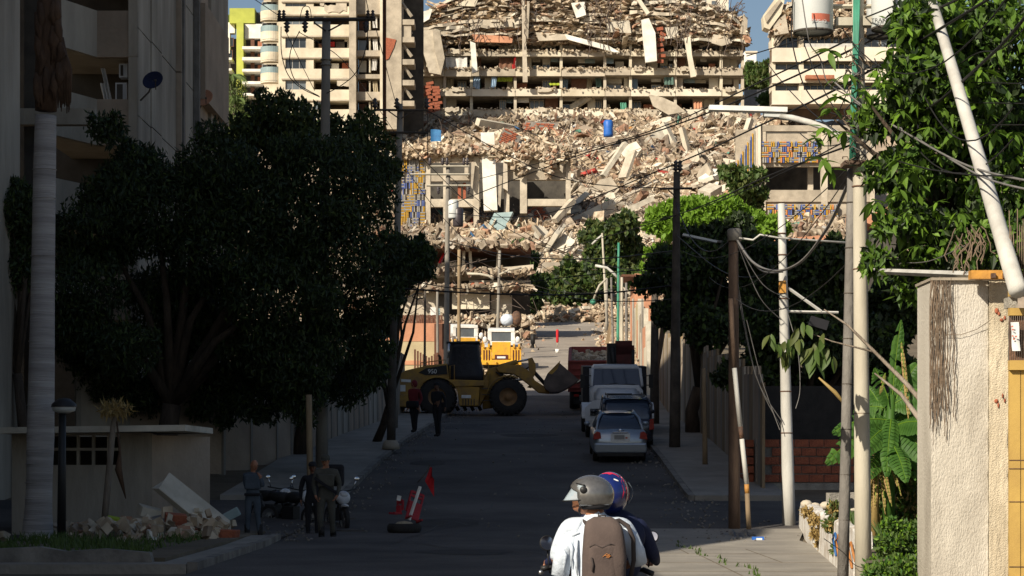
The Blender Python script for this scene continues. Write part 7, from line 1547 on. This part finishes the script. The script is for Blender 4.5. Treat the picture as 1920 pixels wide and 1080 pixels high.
# ================================================================== PEOPLE
def person(name, label, loc, H, J, cols, rz=0, fing=True, head=(0,0,0), skin='skin', hatfn=None, hair=True):
    """J: joint positions as fractions of H in (x,y,z); y<0 faces the camera side"""
    t = thing('person', label, 'person', loc, (0,0,rz))
    N = ['pelvis','waist','chest','neck','head0','sl','el','wl','hl','sr','er','wr','hr','pl','kl','al','tl','pr','kr','ar','tr']
    D = dict(pelvis=(0,0,.53),waist=(0,0,.61),chest=(0,.0,.74),neck=(0,.0,.845),head0=(0,-.005,.93),
      sl=(-.105,0,.80),el=(-.135,.01,.63),wl=(-.14,-.03,.485),hl=(-.14,-.04,.44),sr=(.105,0,.80),er=(.135,.01,.63),wr=(.14,-.03,.485),hr=(.14,-.04,.44),
      pl=(-.055,0,.50),kl=(-.06,-.005,.285),al=(-.06,.01,.045),tl=(-.065,-.06,.018),pr=(.055,0,.50),kr=(.06,-.005,.285),ar=(.06,.01,.045),tr=(.065,-.06,.018)); D.update(J)
    rad = dict(pelvis=(.078,.06),waist=(.070,.052),chest=(.083,.060),neck=(.030,.032),head0=(.040,.046),sl=(.036,.036),el=(.026,.026),wl=(.017,.017),hl=(.020,.012),pl=(.050,.052),kl=(.033,.034),al=(.023,.025),tl=(.022,.016))
    for k in list(rad): 
        if k.endswith('l'): rad[k[:-1]+'r'] = rad[k]
    E = [('pelvis','waist'),('waist','chest'),('chest','neck'),('neck','head0'),('chest','sl'),('sl','el'),('el','wl'),('wl','hl'),('chest','sr'),('sr','er'),('er','wr'),('wr','hr'),('pelvis','pl'),('pl','kl'),('kl','al'),('al','tl'),('pelvis','pr'),('pr','kr'),('kr','ar'),('ar','tr')]
    me = bpy.data.meshes.new('body'); me.from_pydata([tuple(c*H for c in D[k]) for k in N], [(N.index(a),N.index(b)) for a,b in E], [])
    o = bpy.data.objects.new('body', me); col.objects.link(o); sm = o.modifiers.new('skin','SKIN'); sm.use_smooth_shade = True; sd = o.modifiers.new('sub','SUBSURF'); sd.levels = 2; sd.render_levels = 2
    sv = me.skin_vertices[0].data
    bulk = cols.get('bulk',1.12)
    for i,k in enumerate(N): r_ = rad[k]; f = bulk if k not in ('neck','head0','hl','hr','wl','wr') else 1; sv[i].radius = (r_[0]*H*f, r_[1]*H*f); sv[i].use_root = (k == 'pelvis')
    dg = bpy.context.evaluated_depsgraph_get(); m2 = bpy.data.meshes.new_from_object(o.evaluated_get(dg)); bpy.data.objects.remove(o)
    # shade the surface by the nearest limb: shirt, trousers, skin, shoes
    m2.materials.clear(); zones = ['shirt','trousers','skin','shoes']
    for z in zones: m2.materials.append(M[skin if z == 'skin' else cols[z]])
    segs = []
    for a,b_ in E:
        if 'head0' in (a,b_) : z = 2
        elif b_ in ('neck',): z = 0
        elif b_ in ('hl','hr'): z = 2
        elif b_ in ('wl','wr','el','er'): z = 0 if (cols.get('sleeve','long') == 'long' or b_ in ('el','er')) else 2
        elif b_ in ('tl','tr'): z = 3
        elif a in ('pelvis',) and b_ == 'waist': z = 0
        elif a in ('pelvis','pl','pr','kl','kr'): z = 1
        else: z = 0
        segs.append((Vector(D[a])*H, Vector(D[b_])*H, z))
    for p in m2.polygons:
        c = p.center; best = None
        for a,b_,z in segs:
            ab = b_-a; u = max(0,min(1,(c-a).dot(ab)/ab.length_squared)); d = (a+ab*u-c).length
            if best is None or d < best[0]: best = (d,z,u,a)
        p.material_index = best[1]; p.use_smooth = True
    # head, face, fingers joined into the same surface object
    bm = bmesh.new(); bm.from_mesh(m2)
    b = B(skin, True); hc = Vector(D['head0'])*H; hm = Matrix.Translation(hc)@Euler(head).to_matrix().to_4x4(); q = H*.0665
    b.ball((0,0,0),(q*.66,q*.82,q),14,10,M4=hm); b.ball((0,-q*.28,-q*.52),(q*.48,q*.5,q*.46),10,8,M4=hm)   # skull and jaw
    b.ball((0,-q*.86,-q*.12),(q*.10,q*.2,q*.2),6,5,M4=hm)
    for s in (-1,1): b.ball((s*q*.68,0,-q*.1),(q*.08,q*.16,q*.24),6,5,M4=hm)
    for h_,w_ in (('hl','wl'),('hr','wr')):
        a, c = Vector(D[w_])*H, Vector(D[h_])*H; d = (c-a).normalized(); side = d.orthogonal().normalized(); cu = cols.get('curl',Vector((0,-.5,0)))
        if abs(d.z) > .5: side = Vector((0,1,0)) if h_ == 'hl' else Vector((0,1,0))
        side = (side-d*side.dot(d)).normalized(); inw = d.cross(side); inw = inw if inw.x*(1 if h_ == 'hl' else -1) > 0 else -inw
        for k in range(4):
            L = H*(.044,.052,.048,.038)[k]; st = c+side*H*.0085*(k-1.5)+d*H*.004; b.tube([st-d*H*.01, st+d*L*.45+inw*L*.1, st+d*L*.8+inw*L*.35],[H*.0052,H*.0048,H*.0035],6)
        st = c-d*H*.012-side*H*.015; b.tube([st, st-side*H*.012+d*H*.014+inw*H*.008, st-side*H*.010+d*H*.032+inw*H*.012],[H*.006,H*.0055,H*.004],6)
    hmsh = b.mesh('h'); nf = len(m2.polygons); bm.from_mesh(hmsh); bm.to_mesh(m2); bm.free()
    idx = list(range(nf, len(m2.polygons)))
    for i in idx: m2.polygons[i].material_index = 2; m2.polygons[i].use_smooth = True
    bo = bpy.data.objects.new('body', m2); col.objects.link(bo); bo.parent = t
    b = B('hair_black', True)
    for s in (-1,1): b.ball((s*q*.26,-q*.76,q*.05),(q*.09,q*.06,q*.06),6,4,M4=hm)
    b.build('eyes', t); b = B('tail_red', True); b.ball((0,-q*.80,-q*.5),(q*.2,q*.05,q*.05),6,4,M4=hm); b.build('mouth', t)
    if hair: b = B('hair_black', True); b.ball((0,q*.08,q*.14),(q*.72,q*.84,q*.94),12,8,M4=hm@Matrix.Rotation(-.2,4,'X')); b.build('hair', t)
    return t, D, hm, q
def cap(t, hm, q, m, peak=True, hard=False):
    b = B(m, True); b.lathe([(q*.80,q*.22),(q*.84,q*.45),(q*.76,q*.85),(q*.5,q*1.14),(.001,q*1.22)],n=16,M4=hm@Matrix.Scale(1.12,4,(0,1,0)))
    if peak: b.prism([(-q*.6,-q*.7),(q*.6,-q*.7),(q*.5,-q*1.5),(-q*.5,-q*1.5)],q*.24,q*.34,'xy',M4=hm)
    b.build('cap', t)
def foot(px, py): Y = ground_Y(py); return (X_(px,Y),Y,G(Y))
# soldier looking at a phone, left
def bx_part(t, name, m, c, d, H, bevel=.015, rot=None): b = B(m); b.box(tuple(k*H for k in c), tuple(k*H for k in d), rot); return b.build(name, t, bevel=bevel)
H = 1.70; Ys1 = 47.6
t, D, hm, q = person('person','bald man in a grey-blue uniform standing at left with hands raised to his face',(X_(474,Ys1),Ys1,.015),H,dict(sl=(-.10,.01,.80),el=(-.09,.02,.655),wl=(.06,-.03,.74),hl=(.09,-.05,.775),sr=(.09,-.03,.80),er=(.13,-.05,.66),wr=(.10,-.06,.765),hr=(.09,-.06,.80),head0=(.02,-.02,.93),al=(-.07,.01,.045),tl=(-.02,-.04,.018),kl=(-.06,-.01,.28),kr=(.06,-.01,.29),ar=(.09,.01,.045),tr=(.15,-.02,.018)),dict(shirt='uniform_blue',trousers='uniform_blue',shoes='boot_black'),head=(R(12),0,R(35)),hair=False)
bx_part(t,'duty_belt','cloth_black',(0,0,.565),(.20,.16,.035),H); bx_part(t,'vest','uniform_blue',(0,.0,.72),(.20,.165,.19),H,.04); bx_part(t,'holster','cloth_black',(.10,.02,.50),(.03,.06,.10),H)
for s,kx in ((-1,'al'),(1,'ar')): b = B('boot_black', True); a = Vector(D[kx])*H; b.tube([a+Vector((0,0,.25)),a+Vector((0,0,.05)),a+Vector((0,0,-.02))],[.065,.06,.06],10); tp = Vector(D['tl' if kx=='al' else 'tr'])*H; b.tube([a+Vector((0,0,-.03)),tp+Vector((0,0,.01))],[.055,.045],8); b.build('boot', t)
# soldier walking with cap and pack
H = 1.80; Ys2 = 47.6
t, D, hm, q = person('person','man in olive camouflage fatigues and cap with a pack walking towards the camera',(X_(612,Ys2),Ys2,.01),H,dict(sl=(-.115,0,.80),el=(-.15,.0,.64),wl=(-.12,-.08,.52),hl=(-.105,-.10,.48),sr=(.115,0,.80),er=(.155,.02,.64),wr=(.13,-.06,.52),hr=(.11,-.09,.485),kl=(-.07,-.05,.285),al=(-.055,-.03,.045),tl=(-.06,-.10,.018),kr=(.065,.0,.285),ar=(.075,.07,.05),tr=(.085,.0,.018),head0=(-.01,-.01,.93)),dict(shirt='uniform_olive',trousers='uniform_olive',shoes='boot_black',bulk=1.22),head=(R(8),0,R(-6)))
cap(t,hm,q,'uniform_olive'); bx_part(t,'chest_rig','uniform_olive',(0,-.06,.70),(.19,.05,.15),H,.03); b = bx_part(t,'rifle','cloth_black',(0,-.10,.64),(.32,.02,.035),H,.005,(0,R(35),0))
for kx in ('al','ar'): b = B('boot_black', True); a = Vector(D[kx])*H; b.tube([a+Vector((0,0,.22)),a+Vector((0,0,-.02))],[.07,.065],10); tp = Vector(D['tl' if kx=='al' else 'tr'])*H; b.tube([a+Vector((0,0,-.03)),tp+Vector((0,0,.015))],[.06,.05],8); b.build('boot', t)
bx_part(t,'backpack','cloth_black',(.08,.12,.76),(.24,.13,.26),H,.06)
H = 1.64; Ys3 = 49.0
t, D, hm, q = person('person','smaller man in dark clothes half hidden behind the soldier in fatigues',(X_(586,Ys3),Ys3,.02),H,dict(sl=(-.115,0,.80),el=(-.16,.02,.64),wl=(-.15,-.02,.49),hl=(-.15,-.04,.45)),dict(shirt='cloth_black',trousers='cloth_black',shoes='boot_black',bulk=1.2),skin='skin_dark')
cap(t,hm,q,'cloth_black')
# two people near the loader
H = 1.94; Yv = 83.5
t, D, hm, q = person('person','person in a red hooded top and dark trousers standing on the sidewalk before the loader',(X_(777,Yv),Yv,G(Yv)+.14),H,dict(el=(-.13,.05,.64),wl=(-.10,.03,.52),er=(.13,.05,.64),wr=(.11,-.02,.52),kl=(-.03,-.01,.28),kr=(.03,.0,.28),al=(-.02,.01,.045),ar=(.02,.01,.045),tl=(-.06,-.03,.018),tr=(-.02,-.05,.018),head0=(.0,-.01,.935)),dict(shirt='shirt_red',trousers='cloth_black',shoes='boot_black',bulk=1.28),rz=R(-30))
b = B('shirt_red', True); b.ball((0,q*.15,0),(q*.95,q*1.0,q*1.2),12,8,M4=hm); b.build('hood', t); bx_part(t,'waist_bag','cloth_black',(0,-.07,.54),(.26,.10,.13),H,.05)
H = 1.93; Yv = 80
t, D, hm, q = person('person','thin person all in black standing at the kerb in front of the loader wheel',(X_(820,Yv),Yv,G(Yv)+.14),H,dict(sl=(-.10,0,.80),el=(-.10,.03,.65),wl=(-.02,-.07,.60),hl=(.0,-.09,.62),sr=(.10,0,.8),er=(.15,.02,.66),wr=(.17,-.02,.54),hr=(.17,-.03,.50),kl=(-.02,-.01,.28),kr=(.03,.0,.28),al=(-.01,.01,.045),ar=(.04,.01,.045),tl=(-.05,-.04,.018),tr=(.0,-.05,.018),head0=(-.01,-.01,.935)),dict(shirt='cloth_black',trousers='cloth_black',shoes='boot_black',bulk=1.12),rz=R(-20),skin='skin_dark')
cap(t,hm,q,'cloth_black',False); bx_part(t,'shoulder_bag','cloth_black',(.10,.03,.56),(.10,.10,.16),H,.03)
# parked motorcycles, left in the dark
def moto(loc, rz, label, bodym='black_plastic'):
    t = thing('motorcycle', label, 'motorcycle', loc, (0,0,rz)); L = 1.28
    wheel(t,(0,-L/2,.30),.30,.10,'rod_steel','x',.72); wheel(t,(0,L/2,.30),.30,.12,'rod_steel','x',.72)
    b = B(bodym, True); b.ball((0,-.12,.78),(.15,.28,.14)); b.build('fuel_tank', t); b = B('seat_black', True); b.tube([(0,.1,.78),(0,.35,.77),(0,.68,.82)],[.12,.14,.08],8,flat=.8); b.build('seat', t)
    b = B('black_plastic', True); b.tube([(-.09,-L/2,.3),(-.09,-.42,.9)],.03,6); b.tube([(.09,-L/2,.3),(.09,-.42,.9)],.03,6); b.tube([(0,-.4,.85),(0,.0,.45),(0,L/2,.3)],.04,6); b.box((0,.0,.42),(.24,.36,.3)); b.tube([(.14,.1,.28),(.16,.7,.36)],.05,8); b.tube([(-.36,-.30,1.0),(-.1,-.42,.95),(.1,-.42,.95),(.36,-.30,1.0)],.018,6); b.build('frame', t)
    b = B('lamp_glass', True); b.ball((0,-.58,.86),(.11,.06,.09)); b.build('headlight', t); b = B('truck_white', True); b.ball((0,-.52,.80),(.17,.12,.16)); b.ball((0,-L/2,.62),(.07,.26,.04)); b.build('fairing', t)
    for s in (-1,1): b = B('chrome', True); b.tube([(s*.28,-.32,1.0),(s*.36,-.34,1.2)],.01,5); b.ball((s*.37,-.34,1.23),(.07,.02,.05)); b.build('mirror', t)
    return t
moto((X_(545,53),53,.05),R(55),'white and black motorcycle parked with others in the dark by the fence'); moto((X_(512,54),54,.08),R(40),'black motorcycle parked left of the white and black one','car_navy'); moto((X_(632,51.5),51.5,.05),R(20),'dark motorcycle standing right behind the walking soldiers','cloth_black')
# ---- the two riders
Yd = 15.6
def PP(px, py, dy=0): return P(px,py,Yd+dy)
t = thing('motorcycle','motorcycle ridden away from the camera by two people, with round chrome mirrors','motorcycle',(X_(1118,Yd),Yd,0)); ox = t.location.x
wheel(t,(0,-.35,.30),.30,.12,'rod_steel','x',.7); wheel(t,(0,1.05,.30),.30,.10,'rod_steel','x',.7)
b = B('car_navy', True); b.ball((0,.45,.62),(.15,.28,.13)); b.ball((0,-.35,.60),(.13,.35,.08)); b.build('body_panel', t); b = B('seat_black', True); b.tube([(0,-.55,.68),(0,-.1,.66),(0,.3,.66)],[.11,.14,.10],8,flat=.7); b.build('seat', t)
b = B('black_plastic', True); b.tube([(-.09,1.05,.3),(-.08,.78,.85)],.03,6); b.tube([(.09,1.05,.3),(.08,.78,.85)],.03,6); b.tube([(0,.8,.8),(0,.35,.4),(0,-.35,.3)],.04,6); b.box((0,.3,.38),(.26,.4,.3)); b.tube([(.15,.2,.25),(.17,-.6,.33)],.05,8)
b.tube([P(1016,1068,Yd+.45)-t.location,P(1060,1058,Yd+.65)-t.location,P(1118,1056,Yd+.7)-t.location,P(1170,1060,Yd+.65)-t.location,P(1222,1074,Yd+.45)-t.location],.016,8); b.build('frame', t)
b = B('tail_red', True); b.ball((0,-.72,.62),(.09,.04,.05)); b.build('tail_light', t)
for (px,py,r_,dy) in ((1026,1018,.054,.5),(1222,1007,.048,.5)):
    b = B('chrome', True); c = P(px,py,Yd+dy)-t.location; mm = Matrix.Translation(c)@Euler((R(-8 if px<1100 else -24),0,R(14 if px<1100 else -16))).to_matrix().to_4x4(); b.lathe([(.001,-.004),(r_*.9,-.002),(r_*.93,.004)],axis='y',n=20,M4=mm) if False else b.lathe([(.001,-.002),(r_*.92,.0)],axis='y',n=24,M4=mm); gl = b
    b.use('black_plastic'); b.lathe([(r_*.92,-.004),(r_,-.006),(r_*1.03,.006),(r_*.8,.03),(.001,.045)],axis='y',n=24,M4=mm); b.tube([c+Vector((0,.03,-r_*.6)),c+Vector((.02 if px<1100 else -.02,.05,-.22))],.006,6); b.build('mirror', t)
b = B('black_plastic', True); b.tube([P(1205,1068,Yd+.45)-t.location,P(1224,1076,Yd+.4)-t.location],.02,8); b.build('grip', t); b = B('black_plastic', True); b.tube([P(1014,1066,Yd+.45)-t.location,P(1030,1064,Yd+.45)-t.location],.02,8); b.build('grip', t); b = B('rod_steel', True); b.ball(P(1014,1073,Yd+.4)-t.location,.018,8,6); b.build('indicator', t)
# driver
def rider(label, px, Y, ztop, H, J, cols, skin='skin', headrot=(0,0,0), lean=0):
    t, D, hm, q = person('person', label, (X_(px,Y),Y,ztop-H*1.0), H, J, cols, head=headrot, skin=skin, hair=False); return t, D, hm, q
Hd = 1.74; zt = 1.585                                   # seated: hips sit 0.45 H below the top of the head
SD = dict(pelvis=(0,0,.53),waist=(0,.02,.60),chest=(0,.04,.72),neck=(0.0,.05,.825),head0=(0,.055,.90),
  sl=(-.125,.04,.765),el=(-.19,.12,.635),wl=(-.245,.26,.60),hl=(-.25,.29,.60),sr=(.125,.04,.765),er=(.185,.12,.635),wr=(.21,.25,.60),hr=(.20,.28,.60),
  pl=(-.06,.02,.51),kl=(-.14,.22,.46),al=(-.13,.18,.22),tl=(-.13,.26,.20),pr=(.06,.02,.51),kr=(.14,.22,.46),ar=(.13,.18,.22),tr=(.13,.26,.20))
Yv = Yd+.28; td, D, hmd, qd = rider('motorcycle driver in a navy jacket and blue helmet with red flames',1142,Yv,1.60,Hd,SD,dict(shirt='jacket_navy',trousers='cloth_black',shoes='boot_black',bulk=1.22),headrot=(0,0,R(160)))
b = B('jacket_navy', True); 
cc = Vector(D['chest'])*Hd
b.ball(cc+Vector((-.005,-.02,-.0)),(.27,.16,.20),18,12); b.ball(cc+Vector((0,-.02,-.16)),(.24,.17,.24),18,12); b.build('jacket', td)
# driver's helmet
hc = Vector((X_(1143,Yv),Yv,Z_(925,Yv)))-td.location
b = B('helmet_blue', True); rr = .137; b.ball(hc+Vector((0,0,0)),(rr,rr*1.2,rr*1.12),24,16); hmt = b.build('helmet', td)
b = B('helmet_red', True)
def onball(th, ph, k=1.012): return hc+Vector((rr*k*math.sin(th)*math.cos(ph), rr*1.2*k*math.sin(th)*math.sin(ph), rr*1.12*k*math.cos(th)))
def ribbon(b, pts, w_):
    rings = []
    for i,(th,ph) in enumerate(pts):
        ww = w_*math.sin(PI*(i+.6)/(len(pts)+.2)); rings.append([onball(th-ww,ph),onball(th-ww*.3,ph,1.02),onball(th+ww,ph)])
    b.loft(rings, close=False, cap=False)
ribbon(b,[(.45,-2.7),(.38,-2.3),(.35,-1.9),(.42,-1.6),(.36,-1.3),(.5,-1.0),(.7,-.8)],.12); ribbon(b,[(.6,-.55),(.85,-.5),(1.05,-.55),(1.3,-.5),(1.6,-.6),(1.9,-.5)],.20); ribbon(b,[(.95,-.8),(1.2,-.85),(1.5,-.8),(1.8,-.9)],.10); ribbon(b,[(1.0,-.1),(1.3,-.15),(1.7,-.1),(2.0,-.2)],.22)
b.build('flame_decal', hmt)
b = B('visor_clear', True); b.sheet(lambda u,v: hc+Vector((rr*1.0*math.cos(-.2+.5*u)+.03-.03*(2*v-1)**2, rr*1.2*math.sin(-.2+.5*u)+.02, (-.07+.15*v))), 8, 5); b.build('visor', hmt)
b = B('lamp_white', True); ribbon(b,[(.85,-1.35),(.9,-1.2),(.95,-1.05)],.05); b.build('helmet_mark', hmt)
# passenger
Yp2 = Yd-.15; Hp = 1.70
SP = dict(pelvis=(0,0,.53),waist=(0,.0,.61),chest=(0,.01,.73),neck=(-.005,.012,.825),head0=(-.012,.01,.895),
  sl=(-.118,.01,.775),el=(-.165,.03,.645),wl=(-.13,.16,.58),hl=(-.12,.19,.575),sr=(.118,.01,.775),er=(.175,.04,.645),wr=(.15,.15,.61),hr=(.12,.18,.60),
  pl=(-.06,.02,.51),kl=(-.15,.22,.47),al=(-.14,.14,.24),tl=(-.14,.22,.22),pr=(.06,.02,.51),kr=(.15,.22,.47),ar=(.14,.14,.24),tr=(.14,.22,.22))
t, D, hm, q = rider('passenger in a white shirt and silver helmet with a brown backpack, head turned left',1118,Yp2,1.585,Hp,SP,dict(shirt='shirt_white',trousers='uniform_blue',shoes='boot_black',sleeve='short',bulk=1.16),headrot=(0,0,R(-80)))
O = t.location
def LPp(px, py, dy=0): return P(px,py,Yp2+dy)-O
# short sleeves, loose shirt and collar
b = B('shirt_white', True)
b.tube([LPp(1082,1000),LPp(1064,1020),LPp(1055,1045),LPp(1050,1080)],[.070,.070,.066,.062],14); b.tube([LPp(1160,1000),LPp(1180,1012),LPp(1192,1035,.02),LPp(1197,1056,.05)],[.075,.075,.066,.062],14)
b.loft([[LPp(1119,0)*0+Vector(((px-960)*Yp2/F-O.x+rx*math.cos(a), .0+ry*math.sin(a), Z_(py,Yp2)-O.z)) for a in [2*PI*i/20 for i in range(20)]] for (px,py,rx,ry) in ((1117,972,.05,.05),(1118,978,.085,.075),(1120,988,.155,.10),(1120,1005,.19,.12),(1120,1040,.185,.13),(1119,1090,.175,.14),(1119,1150,.17,.15))]); b.build('shirt', t)
b = B('shirt_white', True); b.lathe([(.052,0),(.060,.018),(.056,.03),(.05,.015)],LPp(1117,975),n=16); b.build('collar', t)
b = B('skin', True); b.tube([LPp(1118,985),LPp(1112,962),LPp(1106,945,-.0)],[.062,.056,.058],12); b.build('neck_skin', t)
# helmet: open shell with lower rim, pivot, clear visor, chin strap
hcn = P(1108,929,Yp2)-O; hr = .122
b = B('helmet_silver', True); n1, n2 = 32, 18; rings = []
for i in range(n2+1):
    th = .02+(PI*.66)*i/n2; ring = []
    for k in range(n1+1):
        ph = R(25)+(2*PI-R(50)*min(1,max(0,(th-.9)/.5)))*k/n1+PI   # opening faces -x
        ph = PI+R(180)*(2*k/n1-1)
        open_ = math.radians(52)*min(1,max(0,(th-1.05)/.35)); ph = PI+open_+(2*PI-2*open_)*k/n1
        bul = 1+.05*math.sin(th*1.4)
        ring.append(hcn+Vector((hr*1.18*bul*math.sin(th)*math.cos(ph), hr*.98*bul*math.sin(th)*math.sin(ph), hr*1.06*math.cos(th))))
    rings.append(ring)
b.loft(rings, close=False, cap=False); hs = b.build('helmet', t); sol = hs.modifiers.new('thickness','SOLIDIFY'); sol.thickness = .012; sol.offset = -1
b = B('black_plastic', True); b.tube(rings[-1],.006,6); b.build('helmet_rim', hs)
b = B('black_plastic', True); pv = P(1093,918,Yp2)-O; b.use('black_plastic'); b.lathe([(.001,-hr*1.14),(.022,-hr*1.13),(.025,-hr*1.08),(.025,-hr*.9)],(pv.x,hcn.y,pv.z),'y',18); b.lathe([(.001,hr*1.14),(.022,hr*1.13),(.025,hr*1.08),(.025,hr*.9)],(pv.x,hcn.y,pv.z),'y',18); b.build('visor_pivot', hs)
b = B('rod_steel', True)
for (px,py) in ((1140,908),(1128,939),(1095,945)): c = P(px,py,Yp2)-O; dx, dz = (c.x-hcn.x)/(hr*1.2), (c.z-hcn.z)/(hr*1.06); yy = -math.sqrt(max(0,1-dx*dx-dz*dz))*hr*1.0; b.ball((c.x,hcn.y+yy-.002,c.z),.0035,6,4)
b.build('rivet', hs)
b = B('visor_clear', True); 
def vis(u,v):
    a = PI-R(80)+R(160)*u; c_ = -math.cos(a); s_ = math.sin(a); k = 1-v; return Vector((hcn.x-.032-c_*(.080+.070*k)-.012*k, hcn.y+hr*(1.04-.10*k)*s_, hcn.z+.068*(1-k)-.028*k+.012*(1-c_)*(1-k)*0-.0+c_*(.018*(1-k)-.010*k)))
b.sheet(vis,16,8); vo = b.build('visor', hs); sol = vo.modifiers.new('t','SOLIDIFY'); sol.thickness = .003
b = B('black_plastic', True); b.tube([vis(i/16,0)+Vector((-.002,0,0)) for i in range(17)],.005,6); b.tube([vis(.5+.06*math.sin(i),1-.0) if False else vis(i/16,1) for i in range(17)],.006,6); b.build('visor_edge', hs)
b = B('cloth_black', True); b.lathe([(hr*.92,.0),(hr*.95,-.015),(hr*.80,-.035),(hr*.6,-.03)],hcn+Vector((.02,0,-hr*.50)),n=20); b.tube([hcn+Vector((-.07,-.07,-.05)),hcn+Vector((-.085,-.05,-.10)),hcn+Vector((-.075,.0,-.125))],.008,6); b.build('helmet_lining', t)
b = B('skin', True); b.ball(hcn+Vector((-.045,0,-.035)),(.085,.07,.095),16,12); b.ball(hcn+Vector((-.095,0,-.075)),(.035,.035,.035),8,6); b.ball(hcn+Vector((-.125,0,-.02)),(.018,.012,.018),6,5); b.build('face', t)
# backpack
bk = []
for (py,hwx,d,cx_) in ((968,.060,.05,1128),(975,.105,.09,1128),(985,.128,.115,1129),(1005,.140,.135,1130),(1040,.152,.145,1131),(1080,.150,.14,1130),(1120,.14,.13,1130),(1150,.11,.10,1130)):
    z = Z_(py,Yp2)-O.z; x = X_(cx_,Yp2)-O.x; bk.append([Vector((x+hwx*math.copysign(abs(math.cos(a))**.55,math.cos(a)), -.12-d*.5+d*.62*math.copysign(abs(math.sin(a))**.7,math.sin(a)), z)) for a in [2*PI*i/28 for i in range(28)]])
b = B('bag_brown', True); b.loft(bk); pk = b.build('backpack', t)
bk2 = []
for (py,hwx) in ((1020,.075),(1026,.098),(1050,.108),(1090,.108),(1130,.10),(1150,.06)):
    z = Z_(py,Yp2)-O.z; x = X_(1126,Yp2)-O.x; bk2.append([Vector((x+hwx*math.copysign(abs(math.cos(a))**.5,math.cos(a)), -.235+.05*math.copysign(abs(math.sin(a))**.7,math.sin(a)), z)) for a in [2*PI*i/24 for i in range(24)]])
b = B('bag_brown', True); b.loft(bk2); b.build('front_pocket', pk)
def bp(px, py, y): return Vector((X_(px,Yp2)-O.x, y, Z_(py,Yp2)-O.z))
b = B('bag_dark', True)
b.tube([bp(1103,1023,-.27),bp(1112,1018,-.28),bp(1126,1024,-.285),bp(1142,1017,-.28),bp(1155,1022,-.262)],.0045,6)
for (xa,ya,xb,yb) in ((1113,985,1115,1012),(1127,983,1128,1012),(1141,984,1140,1012),(1155,990,1158,1040),(1100,990,1098,1040)): b.tube([bp(xa,ya,-.185),bp((xa+xb)/2,(ya+yb)/2,-.215),bp(xb,yb,-.225)],.004,6)
b.tube([bp(1106,1042,-.292),bp(1109,1055,-.294),bp(1108,1068,-.292)],.007,6); b.build('zip', pk)
b = B('bag_dark', True); b.tube([bp(1100,982,-.10),bp(1093,978,-.02),bp(1090,985,.08)],.02,8,flat=.4); b.tube([bp(1150,978,-.10),bp(1160,975,-.05),bp(1176,985,-.09),bp(1186,1010,-.10),bp(1187,1050,-.08),bp(1180,1090,-.06)],.017,8,flat=.5); b.build('strap', pk)
b = B('bag_dark', True); b.tube([bp(1122,972,-.10),bp(1122,966,-.13),bp(1134,966,-.13),bp(1134,972,-.10)],.006,6); b.build('top_handle', pk)
for (xa,ya,xb,yb) in ((1096,1000,1092,1085),(1166,1000,1168,1085)): b = B('bag_dark', True); b.tube([bp(xa,ya,-.17),bp((xa+xb)/2,(ya+yb)/2,-.19),bp(xb,yb,-.17)],.006,5); b.build('side_seam', pk)
b = B('shirt_white', True)
for (q0,q1,q2) in ((( 1066,1005,-.05),(1072,1030,-.075),(1070,1062,-.07)),((1052,1020,-.05),(1060,1040,-.07),(1056,1072,-.06)),((1082,1010,-.10),(1078,1045,-.12),(1082,1078,-.12)),((1188,1010,-.02),(1184,1030,-.04),(1192,1046,-.02)),((1060,998,-.03),(1074,1002,-.06),(1086,998,-.09))):
    b.tube([bp(*q0),bp(*q1),bp(*q2)],[.006,.016,.005],6)
o = b.build('shirt_folds', t); o['kind'] = 'stuff'
b = B('thread_orange', True)
for i in range(5): b.tube([bp(1127+i*3,1041-(i%2)*3,-.291),bp(1134+i*2,1035+(i%3)*4,-.291),bp(1143-i*2,1040,-.290)],.0022,4)
b.build('embroidery', pk)
b = B('bag_dark', True); b.tube([bp(1111,976,-.09),bp(1115,970,-.10),bp(1121,980,-.13),bp(1121,962,-.08)],.004,5); b.tube([bp(1121,978,-.13),bp(1130,974,-.13),bp(1138,970,-.12),bp(1143,976,-.1)],.004,5); b.build('drawstring', pk)
